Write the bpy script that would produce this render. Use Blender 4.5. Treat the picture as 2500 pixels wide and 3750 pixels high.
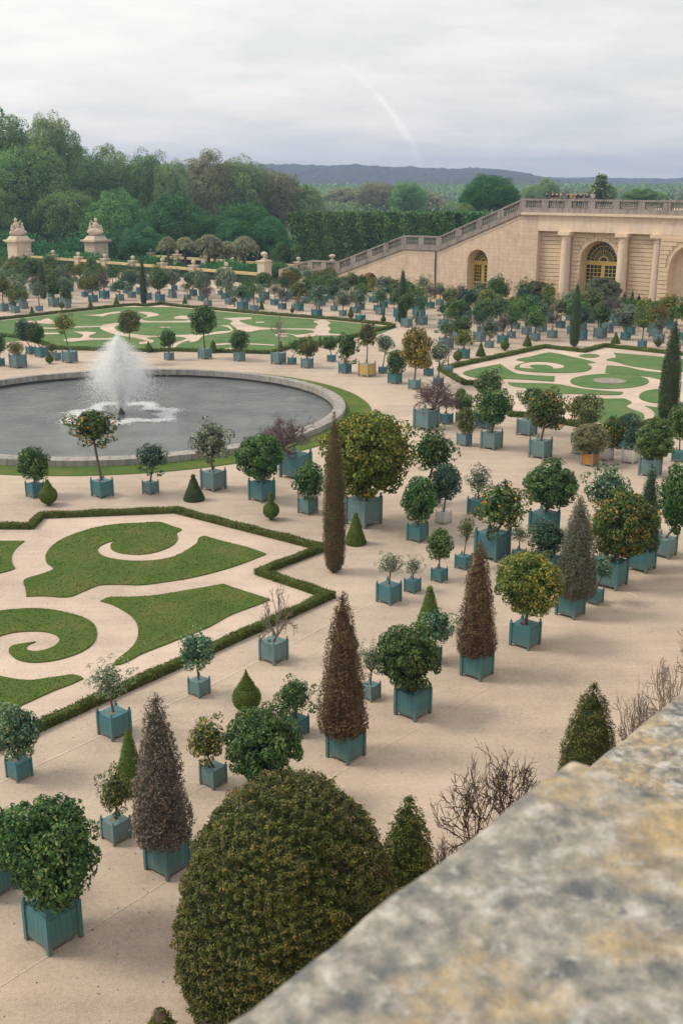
import bpy, math, random
import numpy as np
from mathutils import Vector, Matrix
from mathutils.geometry import tessellate_polygon
R = math.radians
for o in list(bpy.data.objects): bpy.data.objects.remove(o)
SC = bpy.context.scene; COL = SC.collection

# ------------------------------------------------------------ camera
cam = bpy.data.cameras.new('camera'); co = bpy.data.objects.new('camera', cam); COL.objects.link(co)
co.location = (0, 0, 15); co.rotation_euler = (R(90 - 16.97), 0, 0)
cam.sensor_fit = 'VERTICAL'; cam.sensor_height = 36; cam.lens = 38.22
cam.clip_start = .05; cam.clip_end = 9000
cam.dof.use_dof = True; cam.dof.focus_distance = 45; cam.dof.aperture_fstop = 10
SC.camera = co
# ------------------------------------------------------------ sky, sun, exposure
SUN_AZ, SUN_EL = 176, 48          # direction the light comes from (degrees counter-clockwise from +x)
w = bpy.data.worlds.new('World'); SC.world = w; w.use_nodes = True
nt = w.node_tree; N = nt.nodes; L = nt.links; N.clear()
def nd(t, **k):
    n = N.new(t)
    for a, b in k.items(): setattr(n, a, b)
    return n
def mth(op, a, b=None, c=None, clamp=False):
    n = nd('ShaderNodeMath', operation=op, use_clamp=clamp)
    for i, v in enumerate((a, b, c)):
        if v is None: continue
        if isinstance(v, (int, float)): n.inputs[i].default_value = v
        else: L.new(v, n.inputs[i])
    return n.outputs[0]
sky = nd('ShaderNodeTexSky', sky_type='NISHITA'); sky.sun_disc = False
sky.sun_elevation = R(SUN_EL); sky.sun_rotation = R(90 - SUN_AZ)
sky.air_density = 1.5; sky.dust_density = 3
tc = nd('ShaderNodeTexCoord'); sep = nd('ShaderNodeSeparateXYZ'); L.new(tc.outputs['Generated'], sep.inputs[0])
X, Y, Z = sep.outputs
# cloud sheet: project direction onto a plane overhead so that the clouds flatten to the horizon
den = mth('ADD', mth('MAXIMUM', Z, 0.0), .12)
cmb = nd('ShaderNodeCombineXYZ'); L.new(mth('DIVIDE', X, den), cmb.inputs[0]); L.new(mth('DIVIDE', Y, den), cmb.inputs[1])
n1 = nd('ShaderNodeTexNoise'); n1.inputs['Scale'].default_value = 1.3; n1.inputs['Detail'].default_value = 9; n1.inputs['Roughness'].default_value = .62
L.new(cmb.outputs[0], n1.inputs['Vector'])
cr = nd('ShaderNodeValToRGB'); L.new(n1.outputs[0], cr.inputs[0])
cr.color_ramp.elements[0].position = .33; cr.color_ramp.elements[0].color = (5.1, 5.3, 5.35, 1)
cr.color_ramp.elements[1].position = .68; cr.color_ramp.elements[1].color = (6.8, 6.55, 6.2, 1)
# broad glow of the veiled sun at the left
dp = nd('ShaderNodeVectorMath', operation='DOT_PRODUCT'); L.new(tc.outputs['Generated'], dp.inputs[0])
dp.inputs[1].default_value = (math.cos(R(140))*math.cos(R(30)), math.sin(R(140))*math.cos(R(30)), math.sin(R(30)))
glow = mth('POWER', mth('MAXIMUM', dp.outputs['Value'], 0.0), 5.0)
gc = nd('ShaderNodeMix', data_type='RGBA', blend_type='ADD'); gc.inputs[7].default_value = (4.6, 4.0, 2.9, 1)
L.new(glow, gc.inputs[0]); L.new(cr.outputs[0], gc.inputs[6])
# faint bright vapour streak, bent, low over the hills
az = mth('ARCTAN2', X, Y); el = mth('ARCSINE', Z)
bend = mth('ADD', mth('ADD', .071, mth('MULTIPLY', el, -.16)), mth('MULTIPLY', mth('MULTIPLY', el, el), -6.0))
wob = nd('ShaderNodeTexNoise'); wob.inputs['Scale'].default_value = 60; wob.inputs['Detail'].default_value = 4; L.new(tc.outputs['Generated'], wob.inputs['Vector'])
dist = mth('ABSOLUTE', mth('SUBTRACT', mth('ADD', az, mth('MULTIPLY', mth('SUBTRACT', wob.outputs[0], .5), .006)), bend))
st = mth('SUBTRACT', 1.0, mth('DIVIDE', dist, .0055), clamp=True)
fade = mth('MULTIPLY', mth('SUBTRACT', 1.0, mth('MULTIPLY', mth('ABSOLUTE', mth('SUBTRACT', el, .035)), 14.0), clamp=True), mth('MULTIPLY', wob.outputs[0], 1.5))
sm = nd('ShaderNodeMix', data_type='RGBA', blend_type='ADD'); sm.inputs[7].default_value = (1.9, 1.75, 1.45, 1)
L.new(mth('MULTIPLY', st, fade), sm.inputs[0]); L.new(gc.outputs[2], sm.inputs[6])
mx = nd('ShaderNodeMix', data_type='RGBA'); mx.inputs[0].default_value = .93
L.new(sky.outputs[0], mx.inputs[6]); L.new(sm.outputs[2], mx.inputs[7])
bg = nd('ShaderNodeBackground'); bg.inputs['Strength'].default_value = .1; L.new(mx.outputs[2], bg.inputs[0])
ow = nd('ShaderNodeOutputWorld'); L.new(bg.outputs[0], ow.inputs[0])
sl = bpy.data.lights.new('sun', 'SUN'); sl.energy = 1.4; sl.angle = R(17); sl.color = (1, .9, .74)
so = bpy.data.objects.new('sun', sl); COL.objects.link(so)
sd = Vector((math.cos(R(SUN_AZ))*math.cos(R(SUN_EL)), math.sin(R(SUN_AZ))*math.cos(R(SUN_EL)), math.sin(R(SUN_EL))))
so.rotation_euler = sd.to_track_quat('Z', 'Y').to_euler()
SC.view_settings.view_transform = 'Standard'; SC.view_settings.look = 'None'
SC.view_settings.exposure = 0.64; SC.view_settings.gamma = 1; SC.view_settings.use_curve_mapping = False
SC.render.engine = 'CYCLES'; SC.cycles.volume_bounces = 0; SC.cycles.max_bounces = 6; SC.cycles.transparent_max_bounces = 24

rng = np.random.default_rng(7); random.seed(7)
# ------------------------------------------------------------ tagging helpers
def tag(o, label=None, cat=None, group=None, kind=None):
    if label: o['label'] = label
    if cat: o['category'] = cat
    if group: o['group'] = group
    if kind: o['kind'] = kind
    return o
def empty(name, loc, rz=0):
    o = bpy.data.objects.new(name, None); COL.objects.link(o); o.location = loc; o.rotation_euler = (0, 0, rz)
    o.empty_display_size = .3
    return o
def put(name, me, parent=None, loc=(0, 0, 0), rz=0, sc=(1, 1, 1), mat=None):
    o = bpy.data.objects.new(name, me); COL.objects.link(o); o.location = loc; o.rotation_euler = (0, 0, rz); o.scale = sc
    if parent: o.parent = parent
    if mat:
        if not me.materials: me.materials.append(mat)
        o.material_slots[0].link = 'OBJECT'; o.material_slots[0].material = mat
    return o
# ------------------------------------------------------------ materials
class NB:
    def __init__(s, name):
        s.m = bpy.data.materials.new(name); s.m.use_nodes = True; s.t = s.m.node_tree; s.t.nodes.clear()
        s.out = s.t.nodes.new('ShaderNodeOutputMaterial')
    def n(s, t, ins=None, **k):
        x = s.t.nodes.new(t)
        for a, b in k.items(): setattr(x, a, b)
        for a, b in (ins or {}).items():
            if hasattr(b, 'is_output') or isinstance(b, bpy.types.NodeSocket): s.t.links.new(b, x.inputs[a])
            else: x.inputs[a].default_value = b
        return x
    def ramp(s, f, els):
        x = s.n('ShaderNodeValToRGB', {0: f}); r = x.color_ramp
        while len(r.elements) < len(els): r.elements.new(.5)
        for e, (p, c) in zip(r.elements, els): e.position = p; e.color = (*c, 1)
        return x.outputs[0]
    def math(s, op, a, b=0.0, clamp=False):
        return s.n('ShaderNodeMath', {0: a, 1: b}, operation=op, use_clamp=clamp).outputs[0]
    def mix(s, f, a, b, mode='MIX'):
        return s.n('ShaderNodeMix', {0: f, 6: a if not isinstance(a, tuple) else (*a, 1), 7: b if not isinstance(b, tuple) else (*b, 1)}, data_type='RGBA', blend_type=mode).outputs[2]
    def noise(s, scale, detail=4, rough=.55, vec=None, dist=0):
        x = s.n('ShaderNodeTexNoise', {'Scale': scale, 'Detail': detail, 'Roughness': rough, 'Distortion': dist})
        s.t.links.new(vec or s.obj(), x.inputs['Vector']); return x.outputs[0]
    def obj(s):
        if not hasattr(s, '_o'): s._o = s.n('ShaderNodeTexCoord').outputs['Object']
        return s._o
    def geo(s):
        if not hasattr(s, '_g'): s._g = s.n('ShaderNodeNewGeometry').outputs['Position']
        return s._g
    def bump(s, h, st=.3, d=.02):
        return s.n('ShaderNodeBump', {'Height': h, 'Strength': st, 'Distance': d}).outputs[0]
    def done(s, col, rough=.85, nor=None, spec=.3, **k):
        b = s.n('ShaderNodeBsdfPrincipled', {'Base Color': col if not isinstance(col, tuple) else (*col, 1), 'Roughness': rough, 'Specular IOR Level': spec})
        if nor: s.t.links.new(nor, b.inputs['Normal'])
        for a, v in k.items(): b.inputs[a].default_value = v
        s.t.links.new(b.outputs[0], s.out.inputs[0]); s.b = b
        return s.m
def foliage(name, dark, mid, light, accent=None, frac=.0, trans=.25, rough=.6, patch=1.2):
    s = NB(name)
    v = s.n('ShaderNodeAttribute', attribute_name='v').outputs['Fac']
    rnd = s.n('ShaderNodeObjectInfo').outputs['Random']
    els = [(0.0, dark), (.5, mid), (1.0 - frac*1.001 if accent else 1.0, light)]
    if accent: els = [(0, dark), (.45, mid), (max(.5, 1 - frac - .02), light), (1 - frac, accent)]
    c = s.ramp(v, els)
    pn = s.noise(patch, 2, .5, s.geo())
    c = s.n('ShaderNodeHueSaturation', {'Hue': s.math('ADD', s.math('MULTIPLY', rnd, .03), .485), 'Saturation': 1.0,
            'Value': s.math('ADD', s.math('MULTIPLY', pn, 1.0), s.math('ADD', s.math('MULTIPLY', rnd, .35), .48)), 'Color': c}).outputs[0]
    b = s.n('ShaderNodeBsdfPrincipled', {'Base Color': c, 'Roughness': rough, 'Specular IOR Level': .25})
    t = s.n('ShaderNodeBsdfTranslucent', {'Color': c})
    m = s.n('ShaderNodeMixShader', {0: trans, 1: b.outputs[0], 2: t.outputs[0]})
    s.t.links.new(m.outputs[0], s.out.inputs[0]); return s.m
FOL = dict(
 deep=foliage('leaf_deep_green', (0.015,0.044,0.018), (0.045,0.111,0.035), (0.138,0.232,0.065), (0.209,0.260,0.082), .08),
 midgreen=foliage('leaf_mid_green', (0.023,0.061,0.022), (0.067,0.150,0.047), (0.184,0.288,0.086), (0.269,0.286,0.105), .08),
 bluegreen=foliage('leaf_blue_green', (0.023,0.061,0.038), (0.067,0.150,0.088), (0.202,0.320,0.173), (0.329,0.338,0.140), .1),
 olive=foliage('leaf_olive', (0.039,0.055,0.020), (0.098,0.130,0.046), (0.224,0.264,0.096), (0.312,0.260,0.078), .1),
 yellow=foliage('leaf_yellowing', (0.033,0.066,0.024), (0.104,0.150,0.046), (0.320,0.336,0.096), (0.546,0.416,0.078), .16),
 yellowgreen=foliage('leaf_yellow_green', (0.025,0.066,0.018), (0.097,0.150,0.033), (0.313,0.304,0.065), (0.448,0.286,0.059), .12),
 golden=foliage('leaf_golden_green', (.028,.07,.012), (.10,.155,.022), (.27,.27,.045), (.40,.34,.07), .14),
 fruit=foliage('leaf_with_orange_fruit', (0.020,0.053,0.018), (0.067,0.124,0.035), (0.184,0.232,0.065), (0.747,0.338,0.047), .025),
 orangeleaf=foliage('leaf_turning_orange', (.05,.07,.022), (.12,.125,.04), (.26,.19,.05), (.42,.24,.05), .28),
 darkteal=foliage('leaf_dark_teal', (0.013,0.039,0.026), (0.039,0.098,0.064), (0.120,0.200,0.122), (0.194,0.234,0.117), .06),
 silver=foliage('leaf_silver', (0.060,0.100,0.060), (0.150,0.200,0.130), (0.345,0.414,0.287), (0.462,0.462,0.275), .12),
 greygreen=foliage('leaf_grey_green', (0.039,0.066,0.044), (0.111,0.163,0.104), (0.272,0.336,0.224), (0.286,0.286,0.182), .1),
 yellowgrey=foliage('leaf_yellow_grey', (0.080,0.085,0.045), (0.160,0.160,0.085), (0.310,0.299,0.161), (0.374,0.308,0.143), .15),
 twigleaf=foliage('leaf_dry_grey', (0.060,0.055,0.045), (0.120,0.110,0.085), (0.207,0.196,0.149), (0.132,0.176,0.088), .2),
 redbrown=foliage('yew_red_brown', (.030,.020,.012), (.115,.068,.042), (.24,.145,.085), (.10,.13,.045), .30, trans=.12, patch=2.0),
 greybrown=foliage('yew_grey_brown', (.035,.034,.026), (.13,.12,.095), (.30,.28,.23), (.17,.10,.065), .20, trans=.12, patch=2.0),
 greygreenyew=foliage('yew_grey_green', (0.034,0.043,0.029), (0.116,0.128,0.090), (0.240,0.248,0.192), (0.180,0.128,0.075), .15, trans=.12, patch=2.0),
 cypress=foliage('cypress_green', (0.015,0.033,0.015), (0.042,0.072,0.029), (0.096,0.136,0.056), (0.117,0.117,0.039), .1, trans=.1),
 cypbrown=foliage('cypress_brown', (0.031,0.029,0.013), (0.098,0.072,0.029), (0.208,0.136,0.056), (0.065,0.098,0.033), .3, trans=.1, patch=1.5),
 box=foliage('box_green', (.030,.060,.010), (.080,.125,.020), (.17,.20,.035), (.22,.22,.05), .1, trans=.1, patch=3),
 yewdark=foliage('yew_dark', (0.018,0.037,0.011), (0.047,0.081,0.021), (0.104,0.144,0.040), (0.130,0.130,0.039), .1, trans=.1, patch=3),
 dome=foliage('dome_yew', (.010,.024,.005), (.048,.078,.016), (.17,.175,.042), (.30,.22,.07), .09, trans=.12, patch=1.6),
 hedge=foliage('palisade_hedge', (.018,.075,.022), (.050,.14,.042), (.13,.24,.065), (.17,.27,.07), .1, trans=.15, patch=.35),
 plane=foliage('tree_mid_green', (0.043,0.131,0.029), (0.100,0.236,0.063), (0.194,0.340,0.104), (0.272,0.375,0.119), .1, patch=.12),
 planeolive=foliage('tree_olive', (0.079,0.149,0.048), (0.165,0.262,0.089), (0.272,0.367,0.133), (0.316,0.367,0.148), .12, patch=.12),
 planebrown=foliage('tree_brown_olive', (0.109,0.125,0.058), (0.218,0.234,0.113), (0.328,0.328,0.164), (0.343,0.312,0.172), .12, patch=.12),
 planedark=foliage('tree_dark_green', (0.011,0.074,0.021), (0.029,0.144,0.035), (0.072,0.218,0.052), (0.115,0.262,0.059), .1, patch=.12),
 palm=foliage('palm_frond', (.14,.17,.09), (.28,.31,.18), (.44,.45,.28), (.48,.42,.26), .12, trans=.4),
)
def plain(name, c, rough=.8, var=.15, sc=8, bs=.15, spec=.3):
    s = NB(name); n = s.noise(sc, 5); rnd = s.n('ShaderNodeObjectInfo').outputs['Random']
    c2 = s.n('ShaderNodeHueSaturation', {'Value': s.math('ADD', s.math('MULTIPLY', n, var*2), s.math('ADD', s.math('MULTIPLY', rnd, var), 1 - var*1.5)), 'Color': (*c, 1)}).outputs[0]
    return s.done(c2, rough, s.bump(n, bs, .01), spec)
M = dict(
 bark=plain('bark', (.13,.10,.075), .9, .3, 25, .5), bark_dark=plain('bark_dark', (.055,.04,.032), .9, .3, 25, .5),
 twig=plain('twig_grey', (.19,.165,.135), .9, .2, 20), twigpurple=plain('twig_purple', (.15,.11,.105), .9, .2, 20),
 soil=plain('soil', (.075,.048,.032), .95, .35, 14, .6), soil_pale=plain('soil_pale', (.20,.155,.105), .95, .3, 14, .6),
 gold=plain('window_yellow_paint', (.52,.38,.10), .6, .12, 3), wood_orange=plain('orange_wood', (.46,.20,.055), .7, .25, 6), wood_yellow=plain('yellow_wood', (.55,.36,.10), .7, .25, 6),
 iron=plain('dark_iron', (.04,.045,.045), .6, .2, 8), slate=plain('slate', (.10,.13,.17), .6, .2, 2),
 skin=plain('skin', (.45,.28,.20), .6, .05, 4), cloth1=plain('cloth_navy', (.03,.035,.06), .9), cloth2=plain('cloth_black', (.02,.02,.022), .9), cloth3=plain('cloth_white', (.6,.58,.55), .9),
 cloth4=plain('cloth_orange', (.55,.25,.05), .9), cloth5=plain('cloth_khaki', (.25,.2,.12), .9), cloth6=plain('cloth_jeans', (.06,.09,.16), .9), hair=plain('hair_brown', (.05,.03,.02), .8), hair2=plain('hair_fair', (.35,.24,.12), .8),
)
def paint(name, c):
    s = NB(name); n = s.noise(5, 5); g = s.noise(30, 3, .6); rnd = s.n('ShaderNodeObjectInfo').outputs['Random']
    cc = s.n('ShaderNodeHueSaturation', {'Value': s.math('ADD', s.math('MULTIPLY', n, .35), s.math('ADD', s.math('MULTIPLY', rnd, .16), .74)), 'Color': (*c, 1)}).outputs[0]
    z = s.n('ShaderNodeSeparateXYZ', {0: s.obj()}).outputs[2]
    dirt = s.math('MULTIPLY', s.math('SUBTRACT', s.math('ADD', g, .12), s.math('MULTIPLY', z, 1.1)), 1.6, True)
    cc = s.mix(s.math('MULTIPLY', dirt, .5), cc, (.20,.18,.14))
    return s.done(cc, .55, s.bump(g, .15, .01), .35)
TUBM = dict(teal=paint('tub_teal_paint', (.062,.180,.205)), grey=paint('tub_greyblue_paint', (.135,.225,.24)), white=paint('tub_white_paint', (.62,.60,.56)), woodframe=paint('tub_pale_frame', (.30,.30,.24)), woodtub=paint('tub_grey_frame', (.33,.33,.24)))
def gravel_mat(name, base, dots=True):
    s = NB(name); g = s.geo()
    a = s.noise(.12, 5, .6, g); b = s.noise(1.1, 6, .65, g); f = s.noise(28, 3, .7, g); f2 = s.noise(90, 2, .6, g)
    mp = s.n('ShaderNodeMapping', {'Vector': g, 'Rotation': (0, 0, R(-49.3)), 'Scale': (.05, 1.1, 1)}).outputs[0]
    st = s.noise(1.2, 4, .6, mp)
    v = s.math('ADD', s.math('MULTIPLY', a, .50), s.math('ADD', s.math('MULTIPLY', b, .20), s.math('ADD', s.math('MULTIPLY', f, .42), s.math('ADD', s.math('MULTIPLY', st, .20), s.math('MULTIPLY', s.noise(8, 4, .75, g), .30)))))
    c = s.ramp(s.math('SUBTRACT', s.math('MULTIPLY', v, .68), .054), [(.36, tuple(x*.60 for x in base)), (.5, base), (.63, tuple(min(1, x*1.34) for x in base))])
    dirty = s.math('SUBTRACT', s.math('MULTIPLY', b, 2.6), 1.5, True)
    c = s.mix(s.math('MULTIPLY', dirty, .6), c, (base[0]*.66, base[1]*.70, base[2]*.74))
    return s.done(c, .95, s.bump(f, .5, .03), .1)
M['gravel'] = gravel_mat('gravel', (.50,.405,.325))
M['gravel_path'] = gravel_mat('parterre_gravel', (.57,.455,.375))
M['line'] = gravel_mat('pale_line_gravel', (.62,.52,.42))
def lawn_mat(name, c1, c2, c3):
    s = NB(name); g = s.geo(); a = s.noise(.45, 5, .65, g); b = s.noise(6, 4, .7, g); f = s.noise(40, 3, .8, g)
    c = s.ramp(s.math('ADD', s.math('MULTIPLY', a, .8), s.math('MULTIPLY', b, .25)), [(.33, c1), (.52, c2), (.68, c3)])
    c = s.n('ShaderNodeHueSaturation', {'Value': s.math('ADD', s.math('MULTIPLY', f, 1.0), .5), 'Color': c}).outputs[0]
    return s.done(c, .95, s.bump(f, .9, .05), .1)
M['lawn'] = lawn_mat('lawn_grass', (.068,.130,.028), (.105,.165,.038), (.175,.175,.055))
M['lawn_far'] = lawn_mat('lawn_grass_fresh', (.075,.165,.055), (.12,.205,.075), (.17,.22,.09))
def stone_mat(name, c, grime=.4, blocks=0, mottled=False, sc=1.0):
    s = NB(name); g = s.geo(); o = s.obj()
    a = s.noise(.35*sc, 5, .6, g); b = s.noise(3*sc, 6, .65, g); f = s.noise(25*sc, 3, .6, g); rnd = s.n('ShaderNodeObjectInfo').outputs['Random']
    k = s.math('ADD', s.math('MULTIPLY', a, .35), s.math('ADD', s.math('MULTIPLY', b, .35), s.math('ADD', s.math('MULTIPLY', f, .25), s.math('ADD', s.math('MULTIPLY', rnd, .12), .44))))
    c1 = s.n('ShaderNodeHueSaturation', {'Value': k, 'Color': (*c, 1)}).outputs[0]
    mp = s.n('ShaderNodeMapping', {'Vector': g, 'Scale': (1.2, 1.2, .22)}).outputs[0]
    gr = s.math('MULTIPLY', s.math('SUBTRACT', s.noise(1.6*sc, 6, .7, mp), .46, False), 4.0, True)
    c1 = s.mix(s.math('MULTIPLY', gr, grime), c1, (c[0]*.36, c[1]*.38, c[2]*.46))
    h = f
    if blocks:
        tc2 = s.n('ShaderNodeTexCoord').outputs['Object']
        bk = s.n('ShaderNodeTexBrick', {'Scale': 1.0, 'Mortar Size': .012, 'Brick Width': 1.1, 'Row Height': .45, 'Color1': (1, 1, 1, 1), 'Color2': (.90, .90, .90, 1), 'Mortar': (.72, .72, .72, 1)})
        sp = s.n('ShaderNodeSeparateXYZ', {0: tc2}); cb = s.n('ShaderNodeCombineXYZ', {0: sp.outputs[0], 1: sp.outputs[2]})
        s.t.links.new(cb.outputs[0], bk.inputs['Vector'])
        c1 = s.mix(1.0, c1, bk.outputs[0], 'MULTIPLY')
    return s.done(c1, .9, s.bump(h, .35, .03), .2)
M['stone'] = stone_mat('wall_stone', (.76,.585,.44), .34, 1)
M['stone_plain'] = stone_mat('column_stone', (.74,.59,.45), .25)
M['stone_warm'] = stone_mat('course_stone', (.72,.55,.38), .25)
M['stone_grey'] = stone_mat('weathered_balustrade_stone', (.34,.295,.26), .9)
M['stone_pier'] = stone_mat('gate_pier_stone', (.60,.50,.38), .25)
M['coping_yellow'] = stone_mat('sunlit_coping', (.62,.48,.25), .15)
M['rim'] = stone_mat('pool_rim_stone', (.37,.345,.31), .9, sc=1.4)
M['basin'] = plain('wet_basin_wall', (.045,.05,.045), .5)
# lichen covered parapet
s = NB('lichen_stone'); g = s.geo()
v1 = s.noise(30, 5, .55, g, .15); v2 = s.noise(12, 4, .6, g, .2); v3 = s.noise(4.2, 5, .62, g, .2); v4 = s.noise(110, 4, .7, g); v5 = s.noise(60, 3, .6, g)
c = s.ramp(v1, [(.33, (.12,.13,.14)), (.45, (.22,.215,.195)), (.56, (.35,.32,.275)), (.70, (.54,.51,.47))])
c = s.mix(s.math('MULTIPLY', s.math('SUBTRACT', v2, .50), 3.2, True), c, (.30,.29,.235))
oc = s.math('MULTIPLY', s.math('SUBTRACT', s.math('ADD', s.math('MULTIPLY', v3, .8), s.math('MULTIPLY', v2, .3)), .545), 9.0, True)
c = s.mix(s.math('MULTIPLY', oc, .62), c, s.ramp(v5, [(.35, (.38,.30,.17)), (.6, (.58,.38,.15))]))
wh = s.math('MULTIPLY', s.math('SUBTRACT', s.noise(20, 4, .55, g, .3), .59), 9.0, True)
c = s.mix(s.math('MULTIPLY', wh, .6), c, (.62,.60,.58))
c = s.mix(s.math('MULTIPLY', s.math('SUBTRACT', v4, .52), 4.0, True), c, (.14,.14,.135))
pit = s.noise(55, 5, .7, g); c = s.mix(s.math('MULTIPLY', s.math('SUBTRACT', pit, .56), 6.0, True), c, (.52,.49,.45)); c = s.mix(s.math('MULTIPLY', s.math('SUBTRACT', .42, pit), 7.0, True), c, (.13,.13,.14))
M['lichen'] = s.done(c, .95, s.bump(s.math('ADD', v1, pit), .9, .006), .1)
# water
s = NB('pool_water'); g = s.geo()
mp = s.n('ShaderNodeMapping', {'Vector': g, 'Scale': (1, 2.2, 1)}).outputs[0]
wn = s.noise(2.2, 5, .62, mp); wn2 = s.noise(.35, 4, .6, g)
M['water'] = s.done(s.ramp(wn2, [(.35, (.12,.135,.135)), (.7, (.20,.215,.205))]), .10, s.bump(wn, .8, .16), .5)
# droplets / foam
s = NB('spray'); bs = s.n('ShaderNodeBsdfDiffuse', {'Color': (.95,.96,.97,1)}); tl = s.n('ShaderNodeBsdfTranslucent', {'Color': (.95,.96,.97,1)})
m1 = s.n('ShaderNodeMixShader', {0: .5, 1: bs.outputs[0], 2: tl.outputs[0]}); tr = s.n('ShaderNodeBsdfTransparent')
m2 = s.n('ShaderNodeMixShader', {0: .45, 1: tr.outputs[0], 2: m1.outputs[0]}); s.t.links.new(m2.outputs[0], s.out.inputs[0]); M['spray'] = s.m
s = NB('glass_dark'); M['glass'] = s.done((.025,.03,.03), .15, None, .5)
s = NB('ground_green'); n = s.noise(.03, 5, .6, s.geo()); M['ground'] = s.done(s.ramp(n, [(.3, (.03,.05,.02)), (.7, (.07,.085,.035))]), .95)
s = NB('hill_woodland'); n = s.noise(.02, 8, .7, s.geo()); n2 = s.noise(.12, 4, .7, s.geo())
M['hill'] = s.done(s.ramp(s.math('ADD', s.math('MULTIPLY', n, .6), s.math('MULTIPLY', n2, .4)), [(.35, (.012,.024,.014)), (.65, (.05,.07,.03))]), .95, s.bump(n2, 1, 6))

# ------------------------------------------------------------ mesh helpers
class MB:
    def __init__(s): s.v = []; s.f = []; s.mi = []
    def add(s, vs, fs, m=0):
        k = len(s.v); s.v += [tuple(p) for p in vs]; s.f += [tuple(i + k for i in f) for f in fs]; s.mi += [m]*len(fs)
    def box(s, x0, x1, y0, y1, z0, z1, T=None, m=0, taper=0):
        t = taper
        vs = [(x0,y0,z0),(x1,y0,z0),(x1,y1,z0),(x0,y1,z0),(x0+t,y0+t,z1),(x1-t,y0+t,z1),(x1-t,y1-t,z1),(x0+t,y1-t,z1)]
        if T: vs = [T(*p) for p in vs]
        s.add(vs, [(3,2,1,0),(4,5,6,7),(0,1,5,4),(1,2,6,5),(2,3,7,6),(3,0,4,7)], m)
    def lathe(s, prof, seg=12, c=(0, 0, 0), m=0, T=None):
        vs = []; fs = []
        for r, z in prof:
            for i in range(seg):
                a = 2*math.pi*i/seg; p = (c[0] + r*math.cos(a), c[1] + r*math.sin(a), c[2] + z)
                vs.append(T(*p) if T else p)
        for j in range(len(prof) - 1):
            for i in range(seg):
                a = j*seg + i; b = j*seg + (i+1) % seg; fs.append((a, b, b + seg, a + seg))
        n = len(prof) - 1
        fs.append(tuple(range(seg))[::-1]); fs.append(tuple(n*seg + i for i in range(seg)))
        s.add(vs, fs, m)
    def tube(s, p, q, r0, r1, seg=6, m=0):
        p = Vector(p); q = Vector(q); d = (q - p)
        if d.length < 1e-6: return
        d.normalize(); u = d.orthogonal().normalized(); w_ = d.cross(u); vs = []
        for c_, r in ((p, r0), (q, r1)):
            for i in range(seg):
                a = 2*math.pi*i/seg; vs.append(c_ + (u*math.cos(a) + w_*math.sin(a))*r)
        s.add(vs, [(i, (i+1) % seg, seg + (i+1) % seg, seg + i) for i in range(seg)] + [tuple(range(seg))[::-1], tuple(range(seg, 2*seg))], m)
    def mesh(s, name, mats=(), smooth=False):
        me = bpy.data.meshes.new(name); me.from_pydata(s.v, [], s.f); me.update()
        for m in mats: me.materials.append(m)
        if len(mats) > 1: me.polygons.foreach_set('material_index', s.mi)
        if smooth: me.polygons.foreach_set('use_smooth', [True]*len(me.polygons))
        return me
def quads_mesh(name, V, nq, val, extra=None):
    """V: (nq*4,3) array of quads; extra=(verts, faces) a solid added to the same mesh."""
    me = bpy.data.meshes.new(name)
    ev, ef = extra if extra else ([], [])
    allv = V.reshape(-1, 3) if not len(ev) else np.vstack([V.reshape(-1, 3), np.asarray(ev, float)])
    base = nq*4
    loops = list(range(base)); tot = [4]*nq
    for f in ef: loops += [i + base for i in f]; tot.append(len(f))
    me.vertices.add(len(allv)); me.vertices.foreach_set('co', allv.astype(np.float32).ravel())
    me.loops.add(len(loops)); me.loops.foreach_set('vertex_index', loops)
    me.polygons.add(len(tot)); st = np.concatenate([[0], np.cumsum(tot)[:-1]]); me.polygons.foreach_set('loop_start', st.astype(np.int32)); me.polygons.foreach_set('loop_total', np.array(tot, np.int32))
    me.update(calc_edges=True); me.validate()
    at = me.attributes.new('v', 'FLOAT', 'FACE')
    vals = np.concatenate([val, np.full(len(ef), .25)]) if len(ef) else val
    if len(me.polygons) == len(vals): at.data.foreach_set('value', vals.astype(np.float32))
    return me
def leaves(C, Nrm, size, aspect=.5, tilt=.7, jit=.35, up=0.0):
    """a folded rhombus per leaf; C centres, Nrm outward normals"""
    n = len(C); nr = Nrm + rng.normal(size=(n, 3))*tilt; nr[:, 2] += up; nr /= np.linalg.norm(nr, axis=1)[:, None] + 1e-9
    t = rng.normal(size=(n, 3)); t -= (t*nr).sum(1)[:, None]*nr; t /= np.linalg.norm(t, axis=1)[:, None] + 1e-9
    b = np.cross(nr, t); sz = (size*(1 + rng.uniform(-jit, jit, n)))[:, None] if np.isscalar(size) else (size*(1 + rng.uniform(-jit, jit, n)))[:, None]
    return np.stack([C - t*sz*.5, C + b*sz*aspect*.5 + nr*sz*.08, C + t*sz*.5, C - b*sz*aspect*.5 + nr*sz*.08], axis=1)
def sph(n):
    v = rng.normal(size=(n, 3)); return v/np.linalg.norm(v, axis=1)[:, None]
def fib(n):
    i = np.arange(n) + .5; ph = np.arccos(1 - 2*i/n); th = math.pi*(1 + 5**.5)*i
    return np.c_[np.cos(th)*np.sin(ph), np.sin(th)*np.sin(ph), np.cos(ph)]
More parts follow.
